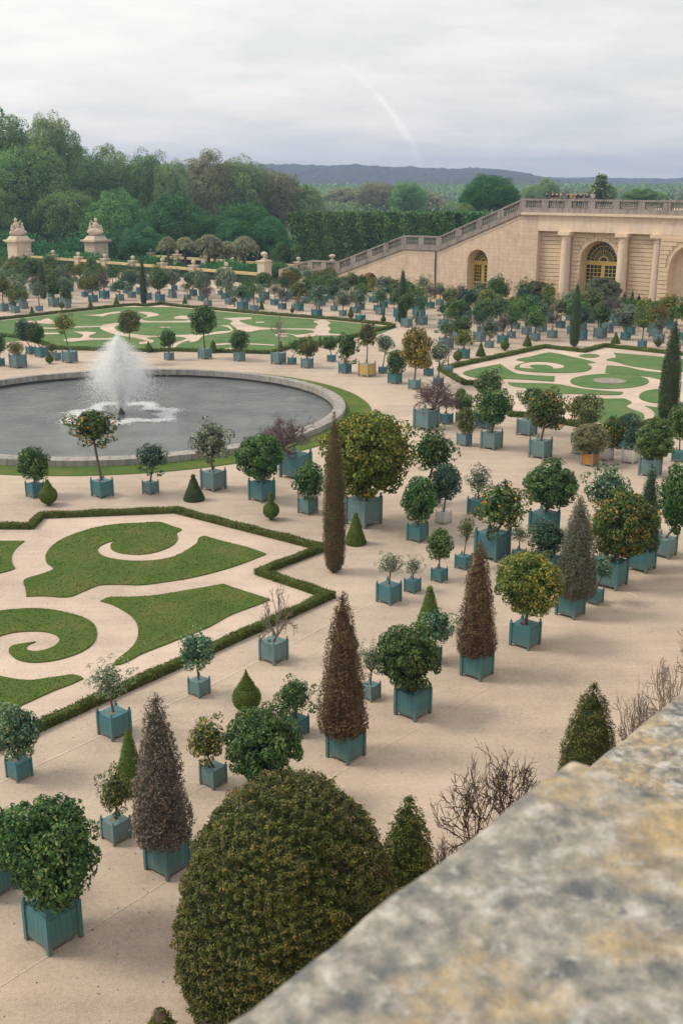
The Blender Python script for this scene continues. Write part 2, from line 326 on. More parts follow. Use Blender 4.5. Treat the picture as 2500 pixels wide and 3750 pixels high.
def crown(name, ncl=44, per=85, leaf=.085, shell=.72, spread=.12, cr=.30, fill=.25, flat=0, aspect=.55, droop=0, bias=0):
    """unit crown: leaf clumps on a lumpy shell"""
    D = fib(ncl) + rng.normal(size=(ncl, 3))*.12; D /= np.linalg.norm(D, axis=1)[:, None]
    lump = 1 + .10*np.sin(D[:, 0]*4 + rng.uniform(0, 6)) + .08*np.sin(D[:, 1]*5 + rng.uniform(0, 6))
    rad = shell*lump + rng.normal(size=ncl)*spread*.7; CC = D*rad[:, None]
    Cs = []; Ns = []; V = []
    for i in range(ncl):
        k = int(per*rng.uniform(.7, 1.3)); u = sph(k); r_ = cr*rng.uniform(.75, 1.25)
        u = u[(u @ D[i]) > -.45]; k = len(u)
        p = CC[i] + u*r_*rng.uniform(.75, 1.08, (k, 1))*np.array([1, 1, .85]); 
        Cs.append(p); Ns.append(u*.8 + D[i]*.5 + np.array([0, 0, bias])); V.append(np.clip(rng.normal(.5, .27, k) + rng.normal()*.10, 0, 1))
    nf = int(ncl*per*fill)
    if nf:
        u = sph(nf); Cs.append(u*rng.uniform(.2, shell*.95, (nf, 1))); Ns.append(u); V.append(rng.uniform(0, .6, nf))  # inner leaves kept to the darker tones, shade painted into the crown
    C = np.vstack(Cs); Nn = np.vstack(Ns); V = np.concatenate(V)
    C[:, 2] -= droop*(C[:, 0]**2 + C[:, 1]**2)
    sz = np.full(len(C), leaf); 
    if nf: sz[-nf:] *= 1.8
    return quads_mesh(name, leaves(C, Nn, sz, aspect, .55, .35, .25), len(C), V)
def limbs(name, n=7, r=.035, depth=3, up=.6, reach=.85, base=-1.0, mat=None, twig=2, taper=.62, lift=.35):
    """unit branch skeleton inside a crown, starting at z=base on the axis"""
    mb = MB()
    def grow(p, d, ln, rad, lv):
        q = p + d*ln; mid = p + d*ln*.5 + Vector(rng.normal(size=3))*ln*.06
        mb.tube(p, mid, rad, rad*.85, 5 if lv > 1 else 4); mb.tube(mid, q, rad*.85, rad*taper, 5 if lv > 1 else 4)
        if lv == 0: return
        for _ in range(twig + (rng.random() < .5)):
            nd_ = (d + Vector(rng.normal(size=3))*.55 + Vector((0, 0, .12))).normalized()
            st = p + d*ln*rng.uniform(.55, 1.0); grow(st, nd_, ln*rng.uniform(.55, .8), rad*taper, lv - 1)
    for i in range(n):
        a = 2*math.pi*(i + rng.uniform(-.3, .3))/n; e = rng.uniform(.35, 1.25)
        d = Vector((math.cos(a)*math.cos(e), math.sin(a)*math.cos(e), math.sin(e)*up + lift)).normalized()
        grow(Vector((0, 0, base)), d, reach*rng.uniform(.55, .8), r, depth)
    return mb.mesh(name, [mat or M['bark_dark']])
def revolve_leaves(name, prof, n, leaf, seg=28, aspect=.5, rough=.03, tilt=.6, core=.93, up=.5, wob=.0, holes=0, lump=0):
    """prof: list (r,z) in unit-ish coords; foliage cards over a solid body"""
    prof = np.array(prof, float); dz = np.diff(prof[:, 1]); dr = np.diff(prof[:, 0]); ln = np.hypot(dz, dr); area = ln*(prof[1:, 0] + prof[:-1, 0]) + 1e-6
    k = rng.choice(len(area), n, p=area/area.sum()); t = rng.random(n); r = prof[k, 0] + dr[k]*t; z = prof[k, 1] + dz[k]*t; a = rng.uniform(0, 2*math.pi, n)
    nr_, nz_ = dz[k]/(ln[k] + 1e-9), -dr[k]/(ln[k] + 1e-9)
    w_ = 1 + wob*(np.sin(a*3 + z*4) + .7*np.sin(a*5 - z*7 + 1))
    Nn = np.c_[np.cos(a)*nr_, np.sin(a)*nr_, nz_]
    C = np.c_[np.cos(a)*r*w_, np.sin(a)*r*w_, z] + Nn*(rng.normal(size=(n, 1))*rough)
    if holes:
        hn = np.sin(a*7 + z*9)*np.sin(z*17 + a*3)*np.sin(a*2 - z*5); keep = ~((hn > .62) & (rng.random(n) < holes)); C = C[keep]; Nn = Nn[keep]; n = len(C)
    V = rng.normal(.5, .2, n)
    if lump:      # tufts: short knobbly relief, deeper between the tufts, shade painted into the hollows
        H_ = max(prof[:, 1].max(), 1e-6); R_ = prof[:, 0].max(); ff = min(9.0, 2.2/ max(lump*4, .05))
        q = sum(np.sin(C @ sph(1)[0]*1.7*ff*k_ + 1.3*np.sin(C @ sph(1)[0]*ff) + rng.uniform(0, 6)) for k_ in (1, 1, 1.8, 1.8, 2.8, 2.8, 4))/3.0; q = np.where(q < 0, q*1.7, q)
        C = C + Nn*(q*lump)[:, None]; V = V + q*.16
        p_ = sum(np.sin(C @ rng.normal(size=3)*1.7 + rng.uniform(0, 6)) for _ in range(4))/4; V = V + p_*.12
    V = np.clip(V, 0, 1)
    vs = []; fs = []
    for r_, z_ in prof:
        for i in range(seg):
            aa = 2*math.pi*i/seg; ww = core*(1 + wob*(math.sin(aa*3 + z_*4) + .7*math.sin(aa*5 - z_*7 + 1)))
            vs.append((math.cos(aa)*r_*ww, math.sin(aa)*r_*ww, z_*(1 - (1 - core)*.5)))
    for j in range(len(prof) - 1):
        for i in range(seg):
            p = j*seg + i; q = j*seg + (i+1) % seg; fs.append((p, q, q + seg, p + seg))
    return quads_mesh(name, leaves(C, Nn, leaf, aspect, tilt, .4, up), n, V, (vs, fs))
def curve_pts(pts, sub=5, closed=True):
    P_ = [np.array(p, float) for p in pts]; n = len(P_); out = []
    rngi = range(n) if closed else range(n - 1)
    for i in rngi:
        p0, p1, p2, p3 = (P_[(i-1) % n], P_[i], P_[(i+1) % n], P_[(i+2) % n]) if closed else (P_[max(i-1, 0)], P_[i], P_[i+1], P_[min(i+2, n-1)])
        L_ = np.linalg.norm(p2 - p1)
        def tg(a, b, c):
            u = b - a; v = c - b; lu = np.linalg.norm(u) + 1e-9; lv = np.linalg.norm(v) + 1e-9
            if (u @ v)/(lu*lv) < .35: return np.zeros(2)        # keep sharp tips
            return (u/lu + v/lv)*.5*L_
        t1, t2 = tg(p0, p1, p2), tg(p1, p2, p3)
        for k in range(sub):
            t = k/sub; out.append((2*t**3 - 3*t**2 + 1)*p1 + (t**3 - 2*t**2 + t)*t1 + (-2*t**3 + 3*t**2)*p2 + (t**3 - t**2)*t2)
    if not closed: out.append(P_[-1])
    return out
def sheet(name, pts, z1, z0=None, mat=None, smooth=True, kind='structure', sub=5):
    q = curve_pts(pts, sub) if smooth else [np.array(p) for p in pts]
    n = len(q); vs = [(p[0], p[1], z1) for p in q]
    tri = tessellate_polygon([[Vector((p[0], p[1], 0)) for p in q]])
    fs = []
    for t in tri:
        a, b, c_ = (Vector(vs[i]) for i in t)
        fs.append(tuple(t) if (b - a).cross(c_ - a).z > 0 else tuple(t)[::-1])
    if z0 is not None:
        vs += [(p[0], p[1], z0) for p in q]
        area = sum(q[i][0]*q[(i+1) % n][1] - q[(i+1) % n][0]*q[i][1] for i in range(n))
        for i in range(n):
            j = (i+1) % n; f = (i, i + n, j + n, j); fs.append(f if area > 0 else f[::-1])
    me = bpy.data.meshes.new(name); me.from_pydata(vs, [], fs); me.materials.append(mat); me.update()
    o = put(name, me); tag(o, kind=kind); return o, q

TUBS = [
 ('round', -5.94, 18.96, 0.81, 0.05, 2.08, 1.22, 1.03, 'deep', 'teal', 'largest round orange tree, glossy deep green, in the big teal tub at lower left'),
 ('round', -7.68, 20.56, 0.7, -0.04, 1.42, 0.78, 0.71, 'deep', 'teal', 'green orange tree cut by the left edge beside the largest round tree'),
 ('cone', -3.94, 21.36, 0.74, -0.1, 0.74, 3.66, 0.64, 'greybrown', 'teal', 'tall grey-brown conical yew in a teal tub, nearest of the conical yews'),
 ('loose', -5.35, 22.52, 0.5, 0.04, 1.28, 0.64, 0.45, 'olive', 'grey', 'small loose orange tree in front of the nearest grey-brown conical yew'),
 ('loose', -3.32, 24.98, 0.49, -0.12, 1.27, 0.68, 0.58, 'yellow', 'grey', 'small yellowish orange tree between the nearest conical yew and the dark bushy tree'),
 ('round', -2.1, 23.85, 0.5, 0.18, 1.71, 1.13, 0.94, 'deep', 'grey', 'dark bushy orange tree whose tub is half hidden by the huge yew dome'),
 ('loose', -1.26, 27.67, 0.48, -0.06, 1.17, 0.61, 0.6, 'midgreen', 'teal', 'small leafy orange tree behind the dark bushy tree beside the yew dome'),
 ('cone', 0.12, 26.38, 0.74, -0.09, 0.74, 4.05, 0.63, 'redbrown', 'teal', 'tall red-brown conical yew in a teal tub at the picture centre'),
 ('loose', -4.33, 30.13, 0.47, -0.04, 1.48, 0.71, 0.64, 'bluegreen', 'grey', 'leafy orange tree overlapping the low hedge, second tub right of the silvery olive'),
 ('sparse', -6.41, 27.63, 0.66, -0.07, 1.7, 0.62, 0.68, 'silver', 'teal', 'silvery airy olive tree in a teal tub against the near box hedge'),
 ('round', -8.45, 25.32, 0.48, 0.04, 1.37, 0.74, 0.67, 'bluegreen', 'teal', 'blue-green orange tree at the left edge by the end of the near hedge'),
 ('bare', -2.21, 32.6, 0.66, 0.12, 1.65, 0.99, 0.67, 'twig', 'grey', 'almost leafless little tree in a pale tub beside the near box hedge'),
 ('round', 2.09, 28.84, 0.76, -0.19, 1.82, 1.05, 0.95, 'deep', 'teal', 'broad dense orange tree with drooping crown between the two red-brown yews'),
 ('sparse', 0.87, 29.88, 0.44, 0.03, 1.27, 0.62, 0.48, 'silver', 'grey', 'thin silver-green sapling right behind the centre red-brown yew'),
 ('loose', 2.95, 32.52, 0.44, 0.12, 1.24, 0.69, 0.65, 'bluegreen', 'teal', 'blue-green orange tree just behind the broad dense one'),
 ('cone', 4.28, 31.48, 0.74, -0.05, 0.74, 3.77, 0.59, 'redbrown', 'teal', 'red-brown conical yew in a teal tub right of the broad dense orange tree'),
 ('round', 6.18, 33.82, 0.74, 0.04, 2.22, 1.16, 1.09, 'yellowgreen', 'teal', 'yellow-green round tree in a teal tub standing alone at the alley edge'),
 ('cone', 8.24, 36.49, 0.75, 0.12, 0.75, 3.72, 0.72, 'greygreen', 'teal', 'grey-green conical yew in a teal tub, right of the yellow-green round tree'),
 ('loose', 9.37, 37.63, 0.48, 0.21, 1.4, 0.52, 0.48, 'bluegreen', 'teal', 'low tree in a small teal tub squeezed between yew and fruiting tree'),
 ('round', 10.38, 39.48, 0.97, 0.31, 2.45, 1.47, 1.24, 'fruit', 'teal', 'large orange tree dotted with fruit near the right edge'),
 ('cone', 12.07, 41.28, 0.81, 0.1, 0.81, 3.62, 0.5, 'darkteal', 'teal', 'narrow dark teal-green yew in a tub near the right edge'),
 ('round', 13.46, 42.96, 0.75, 0.48, 2.47, 1.41, 0.94, 'deep', 'grey', 'dark orange tree cut by the right edge beside the narrow dark yew'),
 ('loose', 11.67, 45.98, 0.72, 0.03, 2.07, 1.14, 1.04, 'bluegreen', 'teal', 'blue-green tree rising behind the large fruiting tree'),
 ('round', 8.96, 45.9, 0.95, 0.24, 2.25, 1.03, 1.34, 'deep', 'teal', 'wide flat-topped orange tree in a deep teal tub on the open gravel'),
 ('round', 8.37, 41.12, 0.59, -0.17, 1.38, 0.74, 0.8, 'darkteal', 'teal', 'small dark tree behind the crown of the yellow-green round tree'),
 ('loose', 6.26, 42.79, 1.04, 0.31, 2.24, 1.23, 1.19, 'fruit', 'teal', 'two-stemmed fruiting tree in a large grey-teal tub'),
 ('sparse', 6.38, 48.94, 0.68, 0.03, 1.68, 0.86, 0.77, 'greygreen', 'teal', 'grey-green tree peeping over the two-stemmed fruiting tree'),
 ('sparse', 7.32, 42.35, 0.42, -0.02, 1.16, 0.43, 0.53, 'silver', 'grey', 'little silver-leaved tree right of the two-stemmed tree'),
 ('sparse', 4.92, 41.43, 0.5, 0.09, 1.72, 0.68, 0.45, 'olive', 'teal', 'wispy half-bare olive tree behind the right red-brown yew'),
 ('sparse', 1.76, 37.76, 0.66, 0.04, 1.5, 0.49, 0.64, 'silver', 'teal', 'silvery low olive tree in a teal tub, left one of a close pair'),
 ('sparse', 2.7, 38.8, 0.46, 0.03, 1.04, 0.45, 0.41, 'silver', 'teal', 'smallest silvery olive tree, right one of a close pair'),
 ('round', 3.82, 39.97, 0.46, -0.01, 1.5, 0.69, 0.57, 'midgreen', 'teal', 'neat little ball-headed orange tree on a straight stem'),
 ('round', 3.3, 44.98, 0.66, 0.07, 1.88, 1.05, 0.87, 'deep', 'teal', 'dark dense orange tree below the huge golden-green tree'),
 ('round', 4.66, 47.48, 0.51, 0.07, 1.95, 0.92, 0.77, 'darkteal', 'white', 'dark small tree in a white tub right of the huge golden-green tree'),
 ('round', 1.0, 47.36, 1.17, 0.26, 3.28, 2.09, 2.03, 'golden', 'grey', 'huge golden-green orange tree in a big grey-teal tub'),
 ('loose', 4.15, 50.57, 0.9, 0.2, 2.67, 1.29, 1.28, 'deep', 'grey', 'spreading dark tree behind the huge golden-green tree'),
 ('round', -1.59, 49.07, 0.66, 0.04, 1.58, 0.93, 0.77, 'deep', 'grey', 'small dark tree in a tub just left of the tall brown cypress'),
 ('round', -3.9, 51.23, 0.9, 0.0, 2.19, 1.18, 1.25, 'deep', 'teal', 'dense dark orange tree in front of the bare purple shrub'),
 ('bare', -2.42, 55.6, 1.19, -0.64, 2.58, 1.42, 1.89, 'twigpurple', 'teal', 'leafless purple-brown shrub in a wide teal tub by the pool'),
 ('loose', -6.48, 53.16, 0.9, -0.09, 2.5, 1.21, 1.08, 'silver', 'grey', 'airy silver-green tree in a grey tub before the pool'),
 ('loose', -9.54, 52.38, 0.57, 0.14, 1.88, 0.84, 0.87, 'darkteal', 'grey', 'pointed dark tree in a small tub before the pool'),
 ('loose', -11.85, 51.9, 0.77, -0.25, 3.58, 1.08, 1.31, 'fruit', 'teal', 'tall-stemmed tree with orange fruit before the fountain'),
 ('round', -15.16, 51.82, 0.65, 0.02, 1.69, 0.9, 0.86, 'deep', 'teal', 'round green tree in a small teal tub before the pool, beside the pear-shaped topiary'),
 ('round', 7.25, 62.76, 0.63, 0.07, 1.5, 0.85, 0.64, 'olive', 'grey', 'thin yellowish tree in a grey tub on the gravel'),
 ('round', 8.76, 62.0, 0.91, 0.07, 2.46, 1.17, 1.17, 'deep', 'grey', 'dense green tree in a grey tub on the open gravel, middle right'),
 ('loose', 9.07, 67.47, 0.83, 0.19, 2.92, 0.94, 1.1, 'midgreen', 'teal', 'green tree directly behind the dense green tree in a grey tub'),
 ('round', 11.24, 59.86, 0.93, 0.16, 2.71, 1.18, 1.27, 'fruit', 'grey', 'orange tree with yellow fruit in a grey tub before the right lawn'),
 ('loose', 11.4, 65.57, 0.89, 0.35, 2.32, 0.86, 1.07, 'midgreen', 'grey', 'green tree behind the yellow-fruited tree before the right lawn'),
 ('loose', 14.05, 63.17, 0.57, 0.31, 2.22, 1.05, 1.24, 'olive', 'teal', 'brownish-green spreading tree before the right lawn'),
 ('round', 13.62, 58.02, 0.67, -0.05, 1.51, 0.93, 0.98, 'yellowgrey', 'woodframe', 'pale yellow-grey tree in a tub with orange wooden panels'),
 ('round', 14.8, 59.23, 0.62, 0.3, 1.59, 0.98, 0.68, 'fruit', 'white', 'narrow tree in a white tub behind the orange-panelled tub'),
 ('round', 13.64, 60.75, 0.63, 0.37, 2.06, 0.75, 0.62, 'olive', 'white', 'tree in a white tub left of the orange-panelled tub'),
 ('loose', 16.49, 61.81, 0.64, 0.06, 1.47, 0.91, 0.83, 'darkteal', 'teal', 'bluish tree in a teal tub before the right lawn'),
 ('loose', 16.0, 58.6, 0.69, 0.09, 1.42, 0.79, 0.67, 'darkteal', 'white', 'bluish tree in the white tub nearest the right edge'),
 ('round', 16.37, 55.89, 0.87, 0.13, 1.89, 1.11, 1.13, 'midgreen', 'grey', 'flat-crowned tree in a grey tub near the right edge'),
 ('round', 18.77, 58.83, 0.59, -0.04, 2.28, 1.16, 0.77, 'midgreen', 'teal', 'green tree at the right edge below the dark cypress'),
 ('bare', 5.33, 67.31, 1.13, 0.57, 2.59, 1.61, 1.61, 'twigpurple', 'grey', 'leafless purple-grey shrub in a wide grey tub'),
 ('bare', 6.75, 68.7, 0.6, -0.03, 1.71, 0.91, 0.7, 'twigpurple', 'teal', 'small leafless shrub in a narrow tub beside the wide grey one'),
 ('round', 7.78, 69.2, 0.57, 0.02, 1.29, 0.61, 0.73, 'deep', 'grey', 'low dark tree beneath the ball topiary, middle right'),
 ('round', 5.47, 80.83, 0.65, 0.09, 3.09, 1.67, 1.24, 'orangeleaf', 'grey', 'tree turning orange and yellow in a grey-blue tub'),
 ('round', 4.11, 83.26, 0.76, 0.1, 1.67, 0.99, 0.84, 'deep', 'teal', 'compact dark tree left of the orange-tinted tree'),
 ('loose', 2.03, 86.5, 0.98, 0.02, 3.32, 1.22, 0.97, 'olive', 'woodtub', 'brownish tree in a yellow wooden tub'),
 ('loose', 3.35, 87.78, 0.5, 0.2, 2.48, 0.88, 0.88, 'silver', 'teal', 'pale silvery tree right of the yellow wooden tub'),
 ('loose', 0.28, 87.94, 0.72, 0.18, 2.21, 1.35, 1.06, 'deep', 'teal', 'dark irregular tree left of the yellow wooden tub'),
 ('round', -2.87, 90.49, 0.72, 0.08, 1.75, 0.92, 0.94, 'olive', 'grey', 'rounded olive-green tree beyond the pool, third tub left of the yellow wooden one'),
 ('loose', -4.21, 92.36, 0.52, 0.37, 1.59, 0.68, 0.63, 'midgreen', 'teal', 'slim tree in a narrow teal tub beyond the pool'),
 ('bare', -5.38, 92.62, 0.89, 0.08, 3.15, 1.04, 0.85, 'twig', 'grey', 'nearly bare sapling in a grey tub beyond the pool'),
 ('round', -8.84, 94.1, 0.69, 0.04, 1.81, 0.94, 0.94, 'deep', 'grey', 'round dark tree in a small grey tub beyond the pool'),
 ('round', -11.99, 95.39, 0.84, -0.04, 3.4, 1.37, 1.3, 'deep', 'grey', 'tall-stemmed broad dark tree beyond the fountain'),
 ('round', -15.03, 94.74, 0.59, 0.01, 1.87, 0.8, 0.8, 'deep', 'grey', 'small dark tree on a short stem right of the fountain'),
 ('round', -18.02, 92.51, 0.74, 0.08, 3.61, 1.04, 1.04, 'olive', 'grey', 'thin-leaved tree standing right behind the fountain jet'),
 ('loose', -23.33, 93.32, 0.91, -0.31, 3.4, 0.93, 0.97, 'yellow', 'grey', 'thin yellowish tree on a slim stem left of the fountain'),
 ('ball', -27.03, 90.68, 1.0, -0.1, 1.64, 0.61, 0.73, 'golden', 'grey', 'tub with a low golden ball-shaped bush near the left edge'),
 ('round', -27.96, 97.97, 0.62, -0.46, 2.14, 1.08, 0.9, 'darkteal', 'teal', 'dark tree above the golden ball bush at left'),
 ('round', -26.56, 96.35, 0.8, -0.43, 2.11, 1.04, 0.81, 'deep', 'teal', 'dark tree right of the golden ball bush'),
 ('loose', -24.82, 94.5, 0.6, -0.31, 1.1, 0.51, 0.49, 'olive', 'grey', 'very small bush in a tub left of the fountain'),
 ('round', -28.83, 91.5, 0.59, -0.15, 1.93, 1.01, 0.84, 'midgreen', 'teal', 'tree cut by the left edge beyond the pool'),
 ('round', -0.86, 93.75, 0.53, -0.15, 1.56, 0.64, 0.71, 'deep', 'teal', 'small dark tree in a teal tub beyond the pool, left of the irregular one'),
 ('loose', 7.38, 82.2, 0.57, 0.02, 2.59, 0.99, 0.96, 'silver', 'teal', 'silver-green tree right of the orange-tinted tree'),
 ('bare', 8.62, 87.62, 0.56, 0.02, 3.01, 0.97, 0.81, 'twig', 'grey', 'thin leafless tree behind the orange-tinted tree'),
 ('loose', 6.96, 86.6, 0.55, -0.23, 1.04, 0.52, 0.63, 'yellowgreen', 'teal', 'low yellow-green bush right of the orange-tinted tree'),
 ('bigbush', 29.98, 128.4, 1.28, 0.35, 2.78, 1.65, 2.03, 'greygreen', 'teal', 'big grey-green bush before the arched glass door'),
 ('bigbush', 23.53, 133.52, 1.0, 0.08, 2.2, 1.31, 1.63, 'twigleaf', 'teal', 'big reddish-grey half-bare bush before the colonnade'),
]
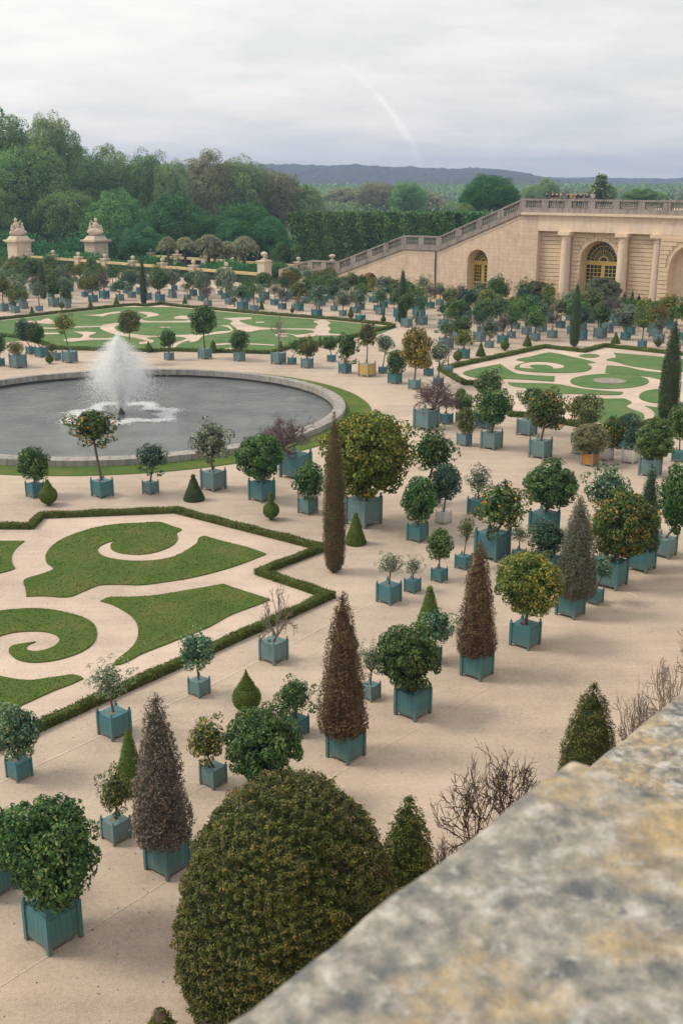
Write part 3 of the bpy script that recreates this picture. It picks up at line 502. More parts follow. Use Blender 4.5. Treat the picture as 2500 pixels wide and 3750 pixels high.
ROWS = [
 ('round', -6.75, 154.64, 0.85, 0, 2.27, 0.95, 1.17, 'midgreen', 'grey', 'green tree in a grey tub, first from left in the row nearest the wall'),
 ('sparse', -4.64, 153.22, 0.95, 0, 2.54, 1.25, 1.37, 'bluegreen', 'teal', 'blue-green tree in a blue-green tub, second from left in the row nearest the wall'),
 ('round', -1.81, 150.96, 0.75, 0, 2.69, 1.09, 1.3, 'yellowgreen', 'grey', 'yellow-green tree in a grey tub, third from left in the row nearest the wall'),
 ('round', 0.26, 147.96, 0.6, 0, 1.91, 0.89, 0.95, 'greygreen', 'grey', 'grey-green tree in a grey tub, fourth from left in the row nearest the wall'),
 ('loose', 2.65, 146.74, 0.6, 0, 2.19, 1.17, 1.16, 'midgreen', 'teal', 'green tree in a blue-green tub, fifth from left in the row nearest the wall'),
 ('sparse', 5.34, 144.21, 0.7, 0, 2.2, 1.06, 1.22, 'twigleaf', 'teal', 'half-bare tree in a blue-green tub, sixth from left in the row nearest the wall'),
 ('loose', 8.18, 141.87, 0.75, 0, 2.06, 1.01, 1.27, 'midgreen', 'grey', 'green tree in a grey tub, seventh from left in the row nearest the wall'),
 ('sparse', 10.33, 140.27, 0.85, 0, 2.54, 1.37, 1.42, 'silver', 'grey', 'silvery tree in a grey tub, eighth from left in the row nearest the wall'),
 ('loose', 12.29, 137.84, 0.7, 0, 1.93, 0.94, 0.91, 'greygreen', 'grey', 'grey-green tree in a grey tub, ninth from left in the row nearest the wall'),
 ('sparse', 14.75, 136.35, 0.75, 0, 2.11, 0.91, 0.88, 'twigleaf', 'grey', 'half-bare tree in a grey tub, tenth from left in the row nearest the wall'),
 ('sparse', 16.91, 134.37, 0.85, 0, 2.48, 1.16, 1.06, 'twigleaf', 'teal', 'half-bare tree in a blue-green tub, eleventh from left in the row nearest the wall'),
 ('loose', 19.27, 132.41, 0.75, 0, 2.32, 1.12, 1.08, 'olive', 'grey', 'olive-green tree in a grey tub, twelfth from left in the row nearest the wall'),
 ('sparse', 21.52, 130.54, 0.85, 0, 2.74, 1.57, 1.45, 'midgreen', 'grey', 'green tree in a grey tub, thirteenth from left in the row nearest the wall'),
 ('loose', 24.02, 127.89, 0.85, 0, 2.75, 1.03, 1.01, 'yellowgreen', 'grey', 'yellow-green tree in a grey tub, fourteenth from left in the row nearest the wall'),
 ('round', 26.26, 125.34, 0.85, 0, 2.19, 1.02, 1.25, 'silver', 'teal', 'silvery tree in a blue-green tub, fifteenth from left in the row nearest the wall'),
 ('loose', 28.27, 123.74, 0.7, 0, 2.57, 1.03, 1.09, 'greygreen', 'grey', 'grey-green tree in a grey tub, sixteenth from left in the row nearest the wall'),
 ('loose', 30.27, 122.1, 0.75, 0, 1.96, 0.76, 0.85, 'midgreen', 'grey', 'green tree in a grey tub, seventeenth from left in the row nearest the wall'),
 ('loose', 32.38, 120.03, 0.6, 0, 1.95, 0.93, 1.0, 'midgreen', 'grey', 'green tree in a grey tub, eighteenth from left in the row nearest the wall'),
 ('round', 35.07, 118.14, 0.95, 0, 2.32, 1.03, 1.12, 'yellowgreen', 'teal', 'yellow-green tree in a blue-green tub, nineteenth from left in the row nearest the wall'),
 ('loose', 37.27, 116.17, 0.95, 0, 2.8, 0.96, 0.99, 'darkteal', 'grey', 'dark bluish tree in a grey tub, twentieth from left in the row nearest the wall'),
 ('loose', -6.46, 149.47, 0.85, 0, 2.92, 1.2, 1.23, 'midgreen', 'grey', 'green tree in a grey tub, first from left in second row before the wall'),
 ('round', -3.18, 147.81, 0.85, 0, 2.35, 1.28, 1.23, 'olive', 'teal', 'olive-green tree in a blue-green tub, second from left in second row before the wall'),
 ('round', -1.31, 144.94, 0.6, 0, 2.11, 1.34, 1.35, 'midgreen', 'teal', 'green tree in a blue-green tub, third from left in second row before the wall'),
 ('round', 1.29, 142.82, 0.85, 0, 2.68, 0.96, 1.0, 'midgreen', 'teal', 'green tree in a blue-green tub, fourth from left in second row before the wall'),
 ('sparse', 4.03, 141.14, 0.75, 0, 2.44, 0.84, 0.88, 'orangeleaf', 'teal', 'orange-tinted tree in a blue-green tub, fifth from left in second row before the wall'),
 ('round', 6.16, 139.2, 0.75, 0, 2.24, 1.04, 1.31, 'yellowgreen', 'grey', 'yellow-green tree in a grey tub, sixth from left in second row before the wall'),
 ('loose', 8.53, 137.59, 0.7, 0, 2.07, 0.93, 0.98, 'deep', 'teal', 'dark green tree in a blue-green tub, seventh from left in second row before the wall'),
 ('sparse', 10.88, 134.9, 0.7, 0, 2.07, 1.18, 1.21, 'twigleaf', 'teal', 'half-bare tree in a blue-green tub, eighth from left in second row before the wall'),
 ('sparse', 13.23, 132.87, 0.85, 0, 2.09, 1.02, 1.18, 'midgreen', 'teal', 'green tree in a blue-green tub, ninth from left in second row before the wall'),
 ('round', 15.95, 130.46, 0.6, 0, 2.37, 0.95, 0.89, 'midgreen', 'grey', 'green tree in a grey tub, tenth from left in second row before the wall'),
 ('round', 18.03, 128.4, 0.95, 0, 3.18, 1.34, 1.3, 'midgreen', 'grey', 'green tree in a grey tub, eleventh from left in second row before the wall'),
 ('round', 20.78, 126.27, 0.95, 0, 2.32, 1.03, 0.94, 'darkteal', 'teal', 'dark bluish tree in a blue-green tub, twelfth from left in second row before the wall'),
 ('loose', 25.42, 122.3, 0.6, 0, 2.33, 0.91, 1.06, 'silver', 'teal', 'silvery tree in a blue-green tub, thirteenth from left in second row before the wall'),
 ('round', 27.24, 120.3, 0.85, 0, 2.59, 1.27, 1.39, 'olive', 'grey', 'olive-green tree in a grey tub, fourteenth from left in second row before the wall'),
 ('sparse', 29.65, 118.03, 0.75, 0, 2.1, 1.15, 1.31, 'twigleaf', 'teal', 'half-bare tree in a blue-green tub, fifteenth from left in second row before the wall'),
 ('round', 32.06, 116.78, 0.7, 0, 1.97, 0.98, 1.21, 'yellowgreen', 'teal', 'yellow-green tree in a blue-green tub, sixteenth from left in second row before the wall'),
 ('loose', 34.66, 114.84, 0.75, 0, 1.78, 0.83, 0.94, 'midgreen', 'teal', 'green tree in a blue-green tub, seventeenth from left in second row before the wall'),
 ('round', 37.18, 112.69, 0.85, 0, 2.83, 1.11, 1.31, 'silver', 'grey', 'silvery tree in a grey tub, eighteenth from left in second row before the wall'),
 ('round', -7.08, 145.64, 0.85, 0, 2.57, 1.25, 1.32, 'orangeleaf', 'teal', 'orange-tinted tree in a blue-green tub, first from left in third row before the wall'),
 ('sparse', -4.07, 143.79, 0.6, 0, 2.43, 1.01, 1.2, 'midgreen', 'grey', 'green tree in a grey tub, second from left in third row before the wall'),
 ('round', -2.28, 141.72, 0.75, 0, 1.76, 0.81, 0.87, 'midgreen', 'teal', 'green tree in a blue-green tub, third from left in third row before the wall'),
 ('loose', 0.46, 139.56, 0.95, 0, 2.16, 0.87, 0.93, 'bluegreen', 'teal', 'blue-green tree in a blue-green tub, fourth from left in third row before the wall'),
 ('round', 5.17, 135.26, 0.7, 0, 2.7, 1.16, 1.07, 'greygreen', 'teal', 'grey-green tree in a blue-green tub, fifth from left in third row before the wall'),
 ('round', 7.58, 133.38, 0.7, 0, 2.11, 1.22, 1.12, 'midgreen', 'grey', 'green tree in a grey tub, sixth from left in third row before the wall'),
 ('round', 12.67, 128.69, 0.75, 0, 2.06, 0.86, 1.05, 'olive', 'grey', 'olive-green tree in a grey tub, seventh from left in third row before the wall'),
 ('sparse', 15.61, 126.87, 0.7, 0, 2.12, 1.23, 1.26, 'silver', 'teal', 'silvery tree in a blue-green tub, eighth from left in third row before the wall'),
 ('round', 17.26, 124.7, 0.6, 0, 1.75, 0.73, 0.93, 'greygreen', 'grey', 'grey-green tree in a grey tub, ninth from left in third row before the wall'),
 ('loose', 20.18, 122.67, 0.85, 0, 2.18, 1.01, 1.29, 'deep', 'teal', 'dark green tree in a blue-green tub, tenth from left in third row before the wall'),
 ('sparse', 22.55, 120.47, 0.95, 0, 2.34, 1.15, 1.3, 'midgreen', 'grey', 'green tree in a grey tub, eleventh from left in third row before the wall'),
 ('loose', 24.98, 117.7, 0.7, 0, 1.66, 0.77, 0.99, 'yellowgreen', 'grey', 'yellow-green tree in a grey tub, twelfth from left in third row before the wall'),
 ('loose', 27.74, 116.5, 0.7, 0, 2.04, 0.9, 0.89, 'midgreen', 'grey', 'green tree in a grey tub, thirteenth from left in third row before the wall'),
 ('loose', 29.71, 113.84, 0.6, 0, 2.48, 1.06, 0.97, 'deep', 'grey', 'dark green tree in a grey tub, fourteenth from left in third row before the wall'),
 ('round', 32.05, 112.39, 0.95, 0, 2.38, 0.94, 1.09, 'midgreen', 'grey', 'green tree in a grey tub, fifteenth from left in third row before the wall'),
 ('round', -62.27, 189.89, 0.85, 0, 2.3, 0.98, 1.02, 'deep', 'teal', 'dark green tree in a blue-green tub, first from left in fourth row before the wall'),
 ('sparse', -59.37, 187.9, 0.85, 0, 2.53, 1.36, 1.27, 'silver', 'teal', 'silvery tree in a blue-green tub, second from left in fourth row before the wall'),
 ('loose', -52.85, 181.94, 0.7, 0, 2.19, 1.3, 1.21, 'midgreen', 'teal', 'green tree in a blue-green tub, third from left in fourth row before the wall'),
 ('loose', -51.02, 179.86, 0.6, 0, 2.47, 1.05, 0.97, 'deep', 'grey', 'dark green tree in a grey tub, fourth from left in fourth row before the wall'),
 ('round', -46.05, 175.5, 0.85, 0, 2.65, 1.33, 1.33, 'midgreen', 'grey', 'green tree in a grey tub, fifth from left in fourth row before the wall'),
 ('sparse', -43.58, 173.16, 0.7, 0, 1.81, 0.92, 1.0, 'midgreen', 'grey', 'green tree in a grey tub, sixth from left in fourth row before the wall'),
 ('round', -40.92, 170.68, 0.7, 0, 1.77, 0.88, 1.06, 'olive', 'grey', 'olive-green tree in a grey tub, seventh from left in fourth row before the wall'),
 ('loose', -38.0, 169.36, 0.85, 0, 2.87, 1.15, 1.38, 'midgreen', 'teal', 'green tree in a blue-green tub, eighth from left in fourth row before the wall'),
 ('sparse', -35.93, 166.44, 0.6, 0, 2.31, 0.89, 0.98, 'midgreen', 'teal', 'green tree in a blue-green tub, ninth from left in fourth row before the wall'),
 ('sparse', -30.97, 163.21, 0.85, 0, 2.64, 0.92, 1.19, 'darkteal', 'grey', 'dark bluish tree in a grey tub, tenth from left in fourth row before the wall'),
 ('loose', -26.28, 158.41, 0.85, 0, 2.42, 1.25, 1.41, 'midgreen', 'teal', 'green tree in a blue-green tub, eleventh from left in fourth row before the wall'),
 ('loose', -23.65, 156.86, 0.7, 0, 1.84, 0.85, 1.05, 'greygreen', 'teal', 'grey-green tree in a blue-green tub, twelfth from left in fourth row before the wall'),
 ('loose', -19.17, 151.73, 0.7, 0, 2.26, 0.72, 0.95, 'yellowgreen', 'grey', 'yellow-green tree in a grey tub, thirteenth from left in fourth row before the wall'),
 ('loose', -16.49, 150.57, 0.6, 0, 1.66, 0.89, 0.86, 'midgreen', 'grey', 'green tree in a grey tub, fourteenth from left in fourth row before the wall'),
 ('loose', -14.76, 148.13, 0.95, 0, 2.6, 0.76, 0.97, 'olive', 'grey', 'olive-green tree in a grey tub, fifteenth from left in fourth row before the wall'),
 ('loose', -12.23, 146.23, 0.95, 0, 1.94, 0.75, 0.99, 'midgreen', 'teal', 'green tree in a blue-green tub, sixteenth from left in fourth row before the wall'),
 ('round', -10.12, 144.84, 0.95, 0, 2.53, 1.09, 1.3, 'deep', 'grey', 'dark green tree in a grey tub, seventeenth from left in fourth row before the wall'),
 ('sparse', -7.43, 142.5, 0.85, 0, 2.46, 1.14, 1.16, 'deep', 'grey', 'dark green tree in a grey tub, eighteenth from left in fourth row before the wall'),
 ('loose', -4.58, 140.26, 0.75, 0, 2.17, 1.22, 1.27, 'deep', 'grey', 'dark green tree in a grey tub, nineteenth from left in fourth row before the wall'),
 ('loose', -2.69, 137.49, 0.95, 0, 2.84, 1.0, 1.12, 'midgreen', 'grey', 'green tree in a grey tub, twentieth from left in fourth row before the wall'),
 ('loose', 2.28, 133.19, 0.75, 0, 2.32, 1.12, 1.33, 'midgreen', 'grey', 'green tree in a grey tub, twenty-first from left in fourth row before the wall'),
 ('sparse', 4.34, 131.28, 0.7, 0, 2.11, 0.97, 1.16, 'silver', 'teal', 'silvery tree in a blue-green tub, twenty-second from left in fourth row before the wall'),
 ('sparse', 7.11, 129.58, 0.75, 0, 1.8, 0.85, 1.13, 'silver', 'teal', 'silvery tree in a blue-green tub, twenty-third from left in fourth row before the wall'),
 ('sparse', 8.92, 127.81, 0.95, 0, 2.49, 1.2, 1.25, 'midgreen', 'teal', 'green tree in a blue-green tub, twenty-fourth from left in fourth row before the wall'),
 ('round', 13.93, 123.32, 0.95, 0, 2.45, 1.01, 1.31, 'darkteal', 'grey', 'dark bluish tree in a grey tub, twenty-fifth from left in fourth row before the wall'),
 ('loose', 16.22, 121.31, 0.75, 0, 2.78, 1.18, 1.11, 'midgreen', 'grey', 'green tree in a grey tub, twenty-sixth from left in fourth row before the wall'),
 ('loose', 18.6, 119.66, 0.7, 0, 2.34, 0.8, 1.03, 'yellowgreen', 'grey', 'yellow-green tree in a grey tub, twenty-seventh from left in fourth row before the wall'),
 ('round', 20.33, 117.53, 0.95, 0, 2.29, 1.1, 1.16, 'darkteal', 'grey', 'dark bluish tree in a grey tub, twenty-eighth from left in fourth row before the wall'),
 ('loose', 23.21, 116.11, 0.7, 0, 2.2, 1.06, 1.18, 'olive', 'teal', 'olive-green tree in a blue-green tub, twenty-ninth from left in fourth row before the wall'),
 ('round', 24.94, 113.81, 0.75, 0, 2.04, 1.09, 1.09, 'midgreen', 'grey', 'green tree in a grey tub, thirtieth from left in fourth row before the wall'),
 ('sparse', 27.25, 112.48, 0.95, 0, 2.88, 1.04, 1.01, 'twigleaf', 'grey', 'half-bare tree in a grey tub, thirty-first from left in fourth row before the wall'),
 ('loose', 29.22, 110.76, 0.75, 0, 2.48, 0.88, 0.88, 'midgreen', 'teal', 'green tree in a blue-green tub, thirty-second from left in fourth row before the wall'),
 ('round', 31.32, 109.04, 0.95, 0, 2.23, 1.04, 1.14, 'orangeleaf', 'grey', 'orange-tinted tree in a grey tub, thirty-third from left in fourth row before the wall'),
 ('loose', 33.51, 106.75, 0.75, 0, 3.02, 1.42, 1.32, 'midgreen', 'teal', 'green tree in a blue-green tub, thirty-fourth from left in fourth row before the wall'),
 ('sparse', 35.43, 104.94, 0.95, 0, 2.33, 0.89, 1.12, 'silver', 'grey', 'silvery tree in a grey tub, thirty-fifth from left in fourth row before the wall'),
 ('loose', -59.76, 182.73, 0.85, 0, 2.37, 1.3, 1.29, 'bluegreen', 'teal', 'blue-green tree in a blue-green tub, first from left in fifth row before the wall'),
 ('round', -56.89, 181.05, 0.85, 0, 2.83, 1.11, 1.38, 'olive', 'grey', 'olive-green tree in a grey tub, second from left in fifth row before the wall'),
 ('sparse', -54.45, 178.9, 0.95, 0, 2.44, 1.0, 0.98, 'yellowgreen', 'grey', 'yellow-green tree in a grey tub, third from left in fifth row before the wall'),
 ('sparse', -51.88, 176.44, 0.95, 0, 2.45, 1.16, 1.1, 'darkteal', 'grey', 'dark bluish tree in a grey tub, fourth from left in fifth row before the wall'),
 ('sparse', -49.37, 173.73, 0.6, 0, 1.94, 0.92, 0.85, 'twigleaf', 'grey', 'half-bare tree in a grey tub, fifth from left in fifth row before the wall'),
 ('round', -46.73, 171.72, 0.95, 0, 2.28, 1.09, 1.1, 'yellowgreen', 'teal', 'yellow-green tree in a blue-green tub, sixth from left in fifth row before the wall'),
 ('round', -44.26, 169.76, 0.75, 0, 2.42, 0.82, 0.87, 'midgreen', 'teal', 'green tree in a blue-green tub, seventh from left in fifth row before the wall'),
 ('loose', -41.76, 167.27, 0.6, 0, 1.89, 1.02, 1.04, 'deep', 'teal', 'dark green tree in a blue-green tub, eighth from left in fifth row before the wall'),
 ('loose', -39.02, 165.55, 0.85, 0, 2.09, 1.02, 1.23, 'deep', 'grey', 'dark green tree in a grey tub, ninth from left in fifth row before the wall'),
 ('loose', -36.43, 163.28, 0.95, 0, 2.29, 1.1, 1.37, 'deep', 'teal', 'dark green tree in a blue-green tub, tenth from left in fifth row before the wall'),
 ('sparse', -34.63, 161.35, 0.85, 0, 2.17, 1.1, 1.18, 'yellowgreen', 'grey', 'yellow-green tree in a grey tub, eleventh from left in fifth row before the wall'),
 ('sparse', -32.01, 159.42, 0.95, 0, 2.85, 1.01, 1.03, 'bluegreen', 'grey', 'blue-green tree in a grey tub, twelfth from left in fifth row before the wall'),
 ('round', -30.06, 157.49, 0.7, 0, 2.26, 0.72, 0.96, 'olive', 'grey', 'olive-green tree in a grey tub, thirteenth from left in fifth row before the wall'),
 ('round', -23.14, 150.96, 0.75, 0, 2.3, 1.1, 1.08, 'bluegreen', 'grey', 'blue-green tree in a grey tub, fourteenth from left in fifth row before the wall'),
 ('round', -20.01, 149.24, 0.85, 0, 2.4, 1.08, 1.31, 'bluegreen', 'teal', 'blue-green tree in a blue-green tub, fifteenth from left in fifth row before the wall'),
 ('round', -18.32, 146.7, 0.75, 0, 2.27, 1.22, 1.26, 'deep', 'grey', 'dark green tree in a grey tub, sixteenth from left in fifth row before the wall'),
 ('round', -15.15, 144.8, 0.85, 0, 2.82, 1.5, 1.44, 'silver', 'teal', 'silvery tree in a blue-green tub, seventeenth from left in fifth row before the wall'),
 ('sparse', -12.39, 142.37, 0.85, 0, 2.33, 1.01, 1.06, 'deep', 'grey', 'dark green tree in a grey tub, eighteenth from left in fifth row before the wall'),
 ('sparse', -10.3, 140.18, 0.7, 0, 1.75, 0.86, 1.09, 'silver', 'grey', 'silvery tree in a grey tub, nineteenth from left in fifth row before the wall'),
 ('sparse', -8.36, 138.02, 0.7, 0, 1.95, 1.06, 1.01, 'twigleaf', 'teal', 'half-bare tree in a blue-green tub, twentieth from left in fifth row before the wall'),
 ('round', -5.11, 136.26, 0.6, 0, 2.23, 0.81, 0.87, 'silver', 'grey', 'silvery tree in a grey tub, twenty-first from left in fifth row before the wall'),
 ('loose', -0.89, 131.75, 0.6, 0, 2.31, 0.89, 1.14, 'darkteal', 'grey', 'dark bluish tree in a grey tub, twenty-second from left in fifth row before the wall'),
 ('round', 1.68, 129.75, 0.7, 0, 1.95, 0.81, 1.03, 'silver', 'grey', 'silvery tree in a grey tub, twenty-third from left in fifth row before the wall'),
 ('sparse', 4.53, 127.94, 0.75, 0, 2.12, 0.92, 1.0, 'deep', 'grey', 'dark green tree in a grey tub, twenty-fourth from left in fifth row before the wall'),
 ('round', 6.62, 125.49, 0.95, 0, 2.6, 1.41, 1.31, 'midgreen', 'teal', 'green tree in a blue-green tub, twenty-fifth from left in fifth row before the wall'),
 ('loose', 8.73, 123.54, 0.95, 0, 2.03, 0.74, 0.98, 'deep', 'grey', 'dark green tree in a grey tub, twenty-sixth from left in fifth row before the wall'),
 ('loose', 13.43, 119.8, 0.7, 0, 1.78, 0.79, 0.87, 'deep', 'grey', 'dark green tree in a grey tub, twenty-seventh from left in fifth row before the wall'),
 ('loose', 15.68, 117.54, 0.85, 0, 2.84, 1.12, 1.38, 'yellowgreen', 'grey', 'yellow-green tree in a grey tub, twenty-eighth from left in fifth row before the wall'),
 ('round', 18.35, 115.19, 0.6, 0, 2.12, 1.1, 1.05, 'midgreen', 'grey', 'green tree in a grey tub, twenty-ninth from left in fifth row before the wall'),
 ('loose', 20.59, 113.12, 0.85, 0, 2.23, 0.91, 0.92, 'bluegreen', 'grey', 'blue-green tree in a grey tub, thirtieth from left in fifth row before the wall'),
 ('round', 23.46, 110.94, 0.85, 0, 2.69, 0.97, 0.94, 'midgreen', 'grey', 'green tree in a grey tub, thirty-first from left in fifth row before the wall'),
 ('round', 25.63, 108.4, 0.95, 0, 2.38, 0.94, 1.08, 'deep', 'grey', 'dark green tree in a grey tub, thirty-second from left in fifth row before the wall'),
 ('round', 27.84, 107.08, 0.7, 0, 2.31, 1.17, 1.35, 'greygreen', 'teal', 'grey-green tree in a blue-green tub, thirty-third from left in fifth row before the wall'),
 ('sparse', 30.55, 105.1, 0.75, 0, 1.92, 0.97, 0.91, 'greygreen', 'grey', 'grey-green tree in a grey tub, thirty-fourth from left in fifth row before the wall'),
 ('round', 32.82, 103.15, 0.85, 0, 2.73, 1.01, 1.01, 'olive', 'teal', 'olive-green tree in a blue-green tub, thirty-fifth from left in fifth row before the wall'),
 ('round', -53.69, 173.25, 0.95, 0, 2.37, 1.08, 1.04, 'midgreen', 'grey', 'green tree in a grey tub, first from left in sixth row before the wall'),
 ('round', -50.84, 171.58, 0.7, 0, 2.39, 1.25, 1.29, 'yellowgreen', 'grey', 'yellow-green tree in a grey tub, second from left in sixth row before the wall'),
 ('loose', -48.36, 169.17, 0.75, 0, 2.18, 1.23, 1.13, 'deep', 'grey', 'dark green tree in a grey tub, third from left in sixth row before the wall'),
 ('round', -46.24, 167.51, 0.85, 0, 2.65, 1.33, 1.38, 'bluegreen', 'grey', 'blue-green tree in a grey tub, fourth from left in sixth row before the wall'),
 ('round', -43.81, 165.34, 0.6, 0, 1.83, 1.06, 1.31, 'olive', 'grey', 'olive-green tree in a grey tub, fifth from left in sixth row before the wall'),
 ('loose', -39.38, 161.43, 0.6, 0, 2.66, 1.24, 1.15, 'olive', 'grey', 'olive-green tree in a grey tub, sixth from left in sixth row before the wall'),
 ('sparse', -37.41, 159.0, 0.85, 0, 2.82, 1.1, 1.42, 'yellowgreen', 'grey', 'yellow-green tree in a grey tub, seventh from left in sixth row before the wall'),
 ('loose', -34.76, 156.83, 0.7, 0, 1.99, 1.0, 1.03, 'midgreen', 'teal', 'green tree in a blue-green tub, eighth from left in sixth row before the wall'),
 ('loose', -32.01, 155.14, 0.75, 0, 2.62, 1.02, 1.23, 'deep', 'teal', 'dark green tree in a blue-green tub, ninth from left in sixth row before the wall'),
 ('loose', -29.64, 152.66, 0.85, 0, 2.22, 1.05, 1.26, 'midgreen', 'teal', 'green tree in a blue-green tub, tenth from left in sixth row before the wall'),
 ('round', -27.47, 151.19, 0.95, 0, 2.25, 0.96, 1.27, 'silver', 'teal', 'silvery tree in a blue-green tub, eleventh from left in sixth row before the wall'),
 ('round', -24.7, 148.81, 0.6, 0, 2.02, 1.15, 1.27, 'deep', 'grey', 'dark green tree in a grey tub, twelfth from left in sixth row before the wall'),
 ('sparse', -22.42, 146.65, 0.75, 0, 2.92, 1.32, 1.21, 'silver', 'grey', 'silvery tree in a grey tub, thirteenth from left in sixth row before the wall'),
 ('sparse', -20.18, 144.83, 0.6, 0, 1.71, 0.84, 1.1, 'olive', 'grey', 'olive-green tree in a grey tub, fourteenth from left in sixth row before the wall'),
 ('round', -18.15, 142.94, 0.6, 0, 2.63, 1.21, 1.13, 'greygreen', 'teal', 'grey-green tree in a blue-green tub, fifteenth from left in sixth row before the wall'),
 ('sparse', -14.14, 138.98, 0.75, 0, 2.3, 1.35, 1.23, 'silver', 'grey', 'silvery tree in a grey tub, sixteenth from left in sixth row before the wall'),
 ('sparse', -7.18, 133.53, 0.7, 0, 1.98, 1.09, 1.01, 'twigleaf', 'teal', 'half-bare tree in a blue-green tub, seventeenth from left in sixth row before the wall'),
 ('loose', -5.15, 131.85, 0.85, 0, 2.43, 1.36, 1.32, 'olive', 'teal', 'olive-green tree in a blue-green tub, eighteenth from left in sixth row before the wall'),
 ('loose', 0.16, 126.87, 0.6, 0, 1.93, 1.16, 1.07, 'silver', 'grey', 'silvery tree in a grey tub, nineteenth from left in sixth row before the wall'),
 ('sparse', 6.56, 121.42, 0.85, 0, 2.9, 1.18, 1.2, 'deep', 'teal', 'dark green tree in a blue-green tub, twentieth from left in sixth row before the wall'),
 ('sparse', 8.69, 118.75, 0.85, 0, 2.23, 0.91, 0.92, 'bluegreen', 'grey', 'blue-green tree in a grey tub, twenty-first from left in sixth row before the wall'),
 ('loose', 10.94, 117.06, 0.75, 0, 1.89, 0.69, 0.88, 'deep', 'grey', 'dark green tree in a grey tub, twenty-second from left in sixth row before the wall'),
 ('round', 16.35, 113.17, 0.7, 0, 2.56, 1.02, 1.03, 'bluegreen', 'grey', 'blue-green tree in a grey tub, twenty-third from left in sixth row before the wall'),
 ('loose', 18.77, 111.1, 0.7, 0, 2.72, 1.18, 1.28, 'midgreen', 'grey', 'green tree in a grey tub, twenty-fourth from left in sixth row before the wall'),
 ('sparse', 20.93, 108.55, 0.7, 0, 1.89, 0.75, 0.89, 'twigleaf', 'grey', 'half-bare tree in a grey tub, twenty-fifth from left in sixth row before the wall'),
 ('loose', 23.44, 106.94, 0.85, 0, 2.37, 1.05, 1.2, 'darkteal', 'teal', 'dark bluish tree in a blue-green tub, twenty-sixth from left in sixth row before the wall'),
 ('sparse', 28.1, 101.89, 0.6, 0, 2.74, 1.32, 1.24, 'yellowgreen', 'teal', 'yellow-green tree in a blue-green tub, twenty-seventh from left in sixth row before the wall'),
 ('sparse', -56.31, 171.9, 0.7, 0, 1.81, 0.92, 0.9, 'greygreen', 'teal', 'grey-green tree in a blue-green tub, first from left in seventh row before the wall'),
 ('sparse', -53.61, 169.65, 0.85, 0, 2.44, 1.37, 1.29, 'bluegreen', 'teal', 'blue-green tree in a blue-green tub, second from left in seventh row before the wall'),
 ('sparse', -51.02, 167.55, 0.7, 0, 2.14, 1.15, 1.15, 'silver', 'grey', 'silvery tree in a grey tub, third from left in seventh row before the wall'),
 ('loose', -49.12, 165.2, 0.75, 0, 2.71, 1.11, 1.02, 'yellowgreen', 'teal', 'yellow-green tree in a blue-green tub, fourth from left in seventh row before the wall'),
 ('loose', -44.48, 161.36, 0.95, 0, 2.14, 0.85, 0.98, 'darkteal', 'grey', 'dark bluish tree in a grey tub, fifth from left in seventh row before the wall'),
 ('sparse', -42.16, 159.55, 0.6, 0, 2.27, 1.4, 1.27, 'yellowgreen', 'grey', 'yellow-green tree in a grey tub, sixth from left in seventh row before the wall'),
 ('round', -40.17, 157.79, 0.7, 0, 2.1, 1.11, 1.16, 'darkteal', 'grey', 'dark bluish tree in a grey tub, seventh from left in seventh row before the wall'),
 ('sparse', -37.93, 155.16, 0.6, 0, 1.61, 0.74, 0.99, 'yellowgreen', 'teal', 'yellow-green tree in a blue-green tub, eighth from left in seventh row before the wall'),
 ('sparse', -35.07, 153.57, 0.85, 0, 2.62, 0.9, 1.08, 'greygreen', 'grey', 'grey-green tree in a grey tub, ninth from left in seventh row before the wall'),
 ('loose', -27.93, 147.18, 0.75, 0, 2.64, 1.04, 1.14, 'darkteal', 'grey', 'dark bluish tree in a grey tub, tenth from left in seventh row before the wall'),
 ('sparse', -25.48, 144.68, 0.85, 0, 2.06, 0.99, 0.98, 'twigleaf', 'grey', 'half-bare tree in a grey tub, eleventh from left in seventh row before the wall'),
 ('round', -23.41, 142.44, 0.85, 0, 2.98, 1.26, 1.45, 'midgreen', 'teal', 'green tree in a blue-green tub, twelfth from left in seventh row before the wall'),
 ('sparse', -16.66, 137.38, 0.7, 0, 1.93, 0.94, 1.15, 'twigleaf', 'grey', 'half-bare tree in a grey tub, thirteenth from left in seventh row before the wall'),
 ('round', -11.93, 133.06, 0.95, 0, 2.16, 0.87, 1.09, 'bluegreen', 'teal', 'blue-green tree in a blue-green tub, fourteenth from left in seventh row before the wall'),
 ('sparse', -10.39, 130.94, 0.75, 0, 2.61, 1.01, 1.1, 'midgreen', 'grey', 'green tree in a grey tub, fifteenth from left in seventh row before the wall'),
 ('sparse', -2.83, 125.67, 0.85, 0, 2.51, 1.44, 1.39, 'bluegreen', 'teal', 'blue-green tree in a blue-green tub, sixteenth from left in seventh row before the wall'),
 ('sparse', 2.09, 121.03, 0.75, 0, 2.65, 1.05, 0.96, 'bluegreen', 'teal', 'blue-green tree in a blue-green tub, seventeenth from left in seventh row before the wall'),
 ('round', 6.94, 116.83, 0.85, 0, 2.7, 0.98, 0.93, 'deep', 'grey', 'dark green tree in a grey tub, eighteenth from left in seventh row before the wall'),
 ('loose', 11.31, 112.58, 0.7, 0, 1.94, 0.8, 1.02, 'bluegreen', 'grey', 'blue-green tree in a grey tub, nineteenth from left in seventh row before the wall'),
 ('round', 14.28, 110.41, 0.85, 0, 2.53, 1.21, 1.31, 'midgreen', 'grey', 'green tree in a grey tub, twentieth from left in seventh row before the wall'),
 ('sparse', 16.86, 108.56, 0.6, 0, 2.19, 1.42, 1.3, 'midgreen', 'grey', 'green tree in a grey tub, twenty-first from left in seventh row before the wall'),
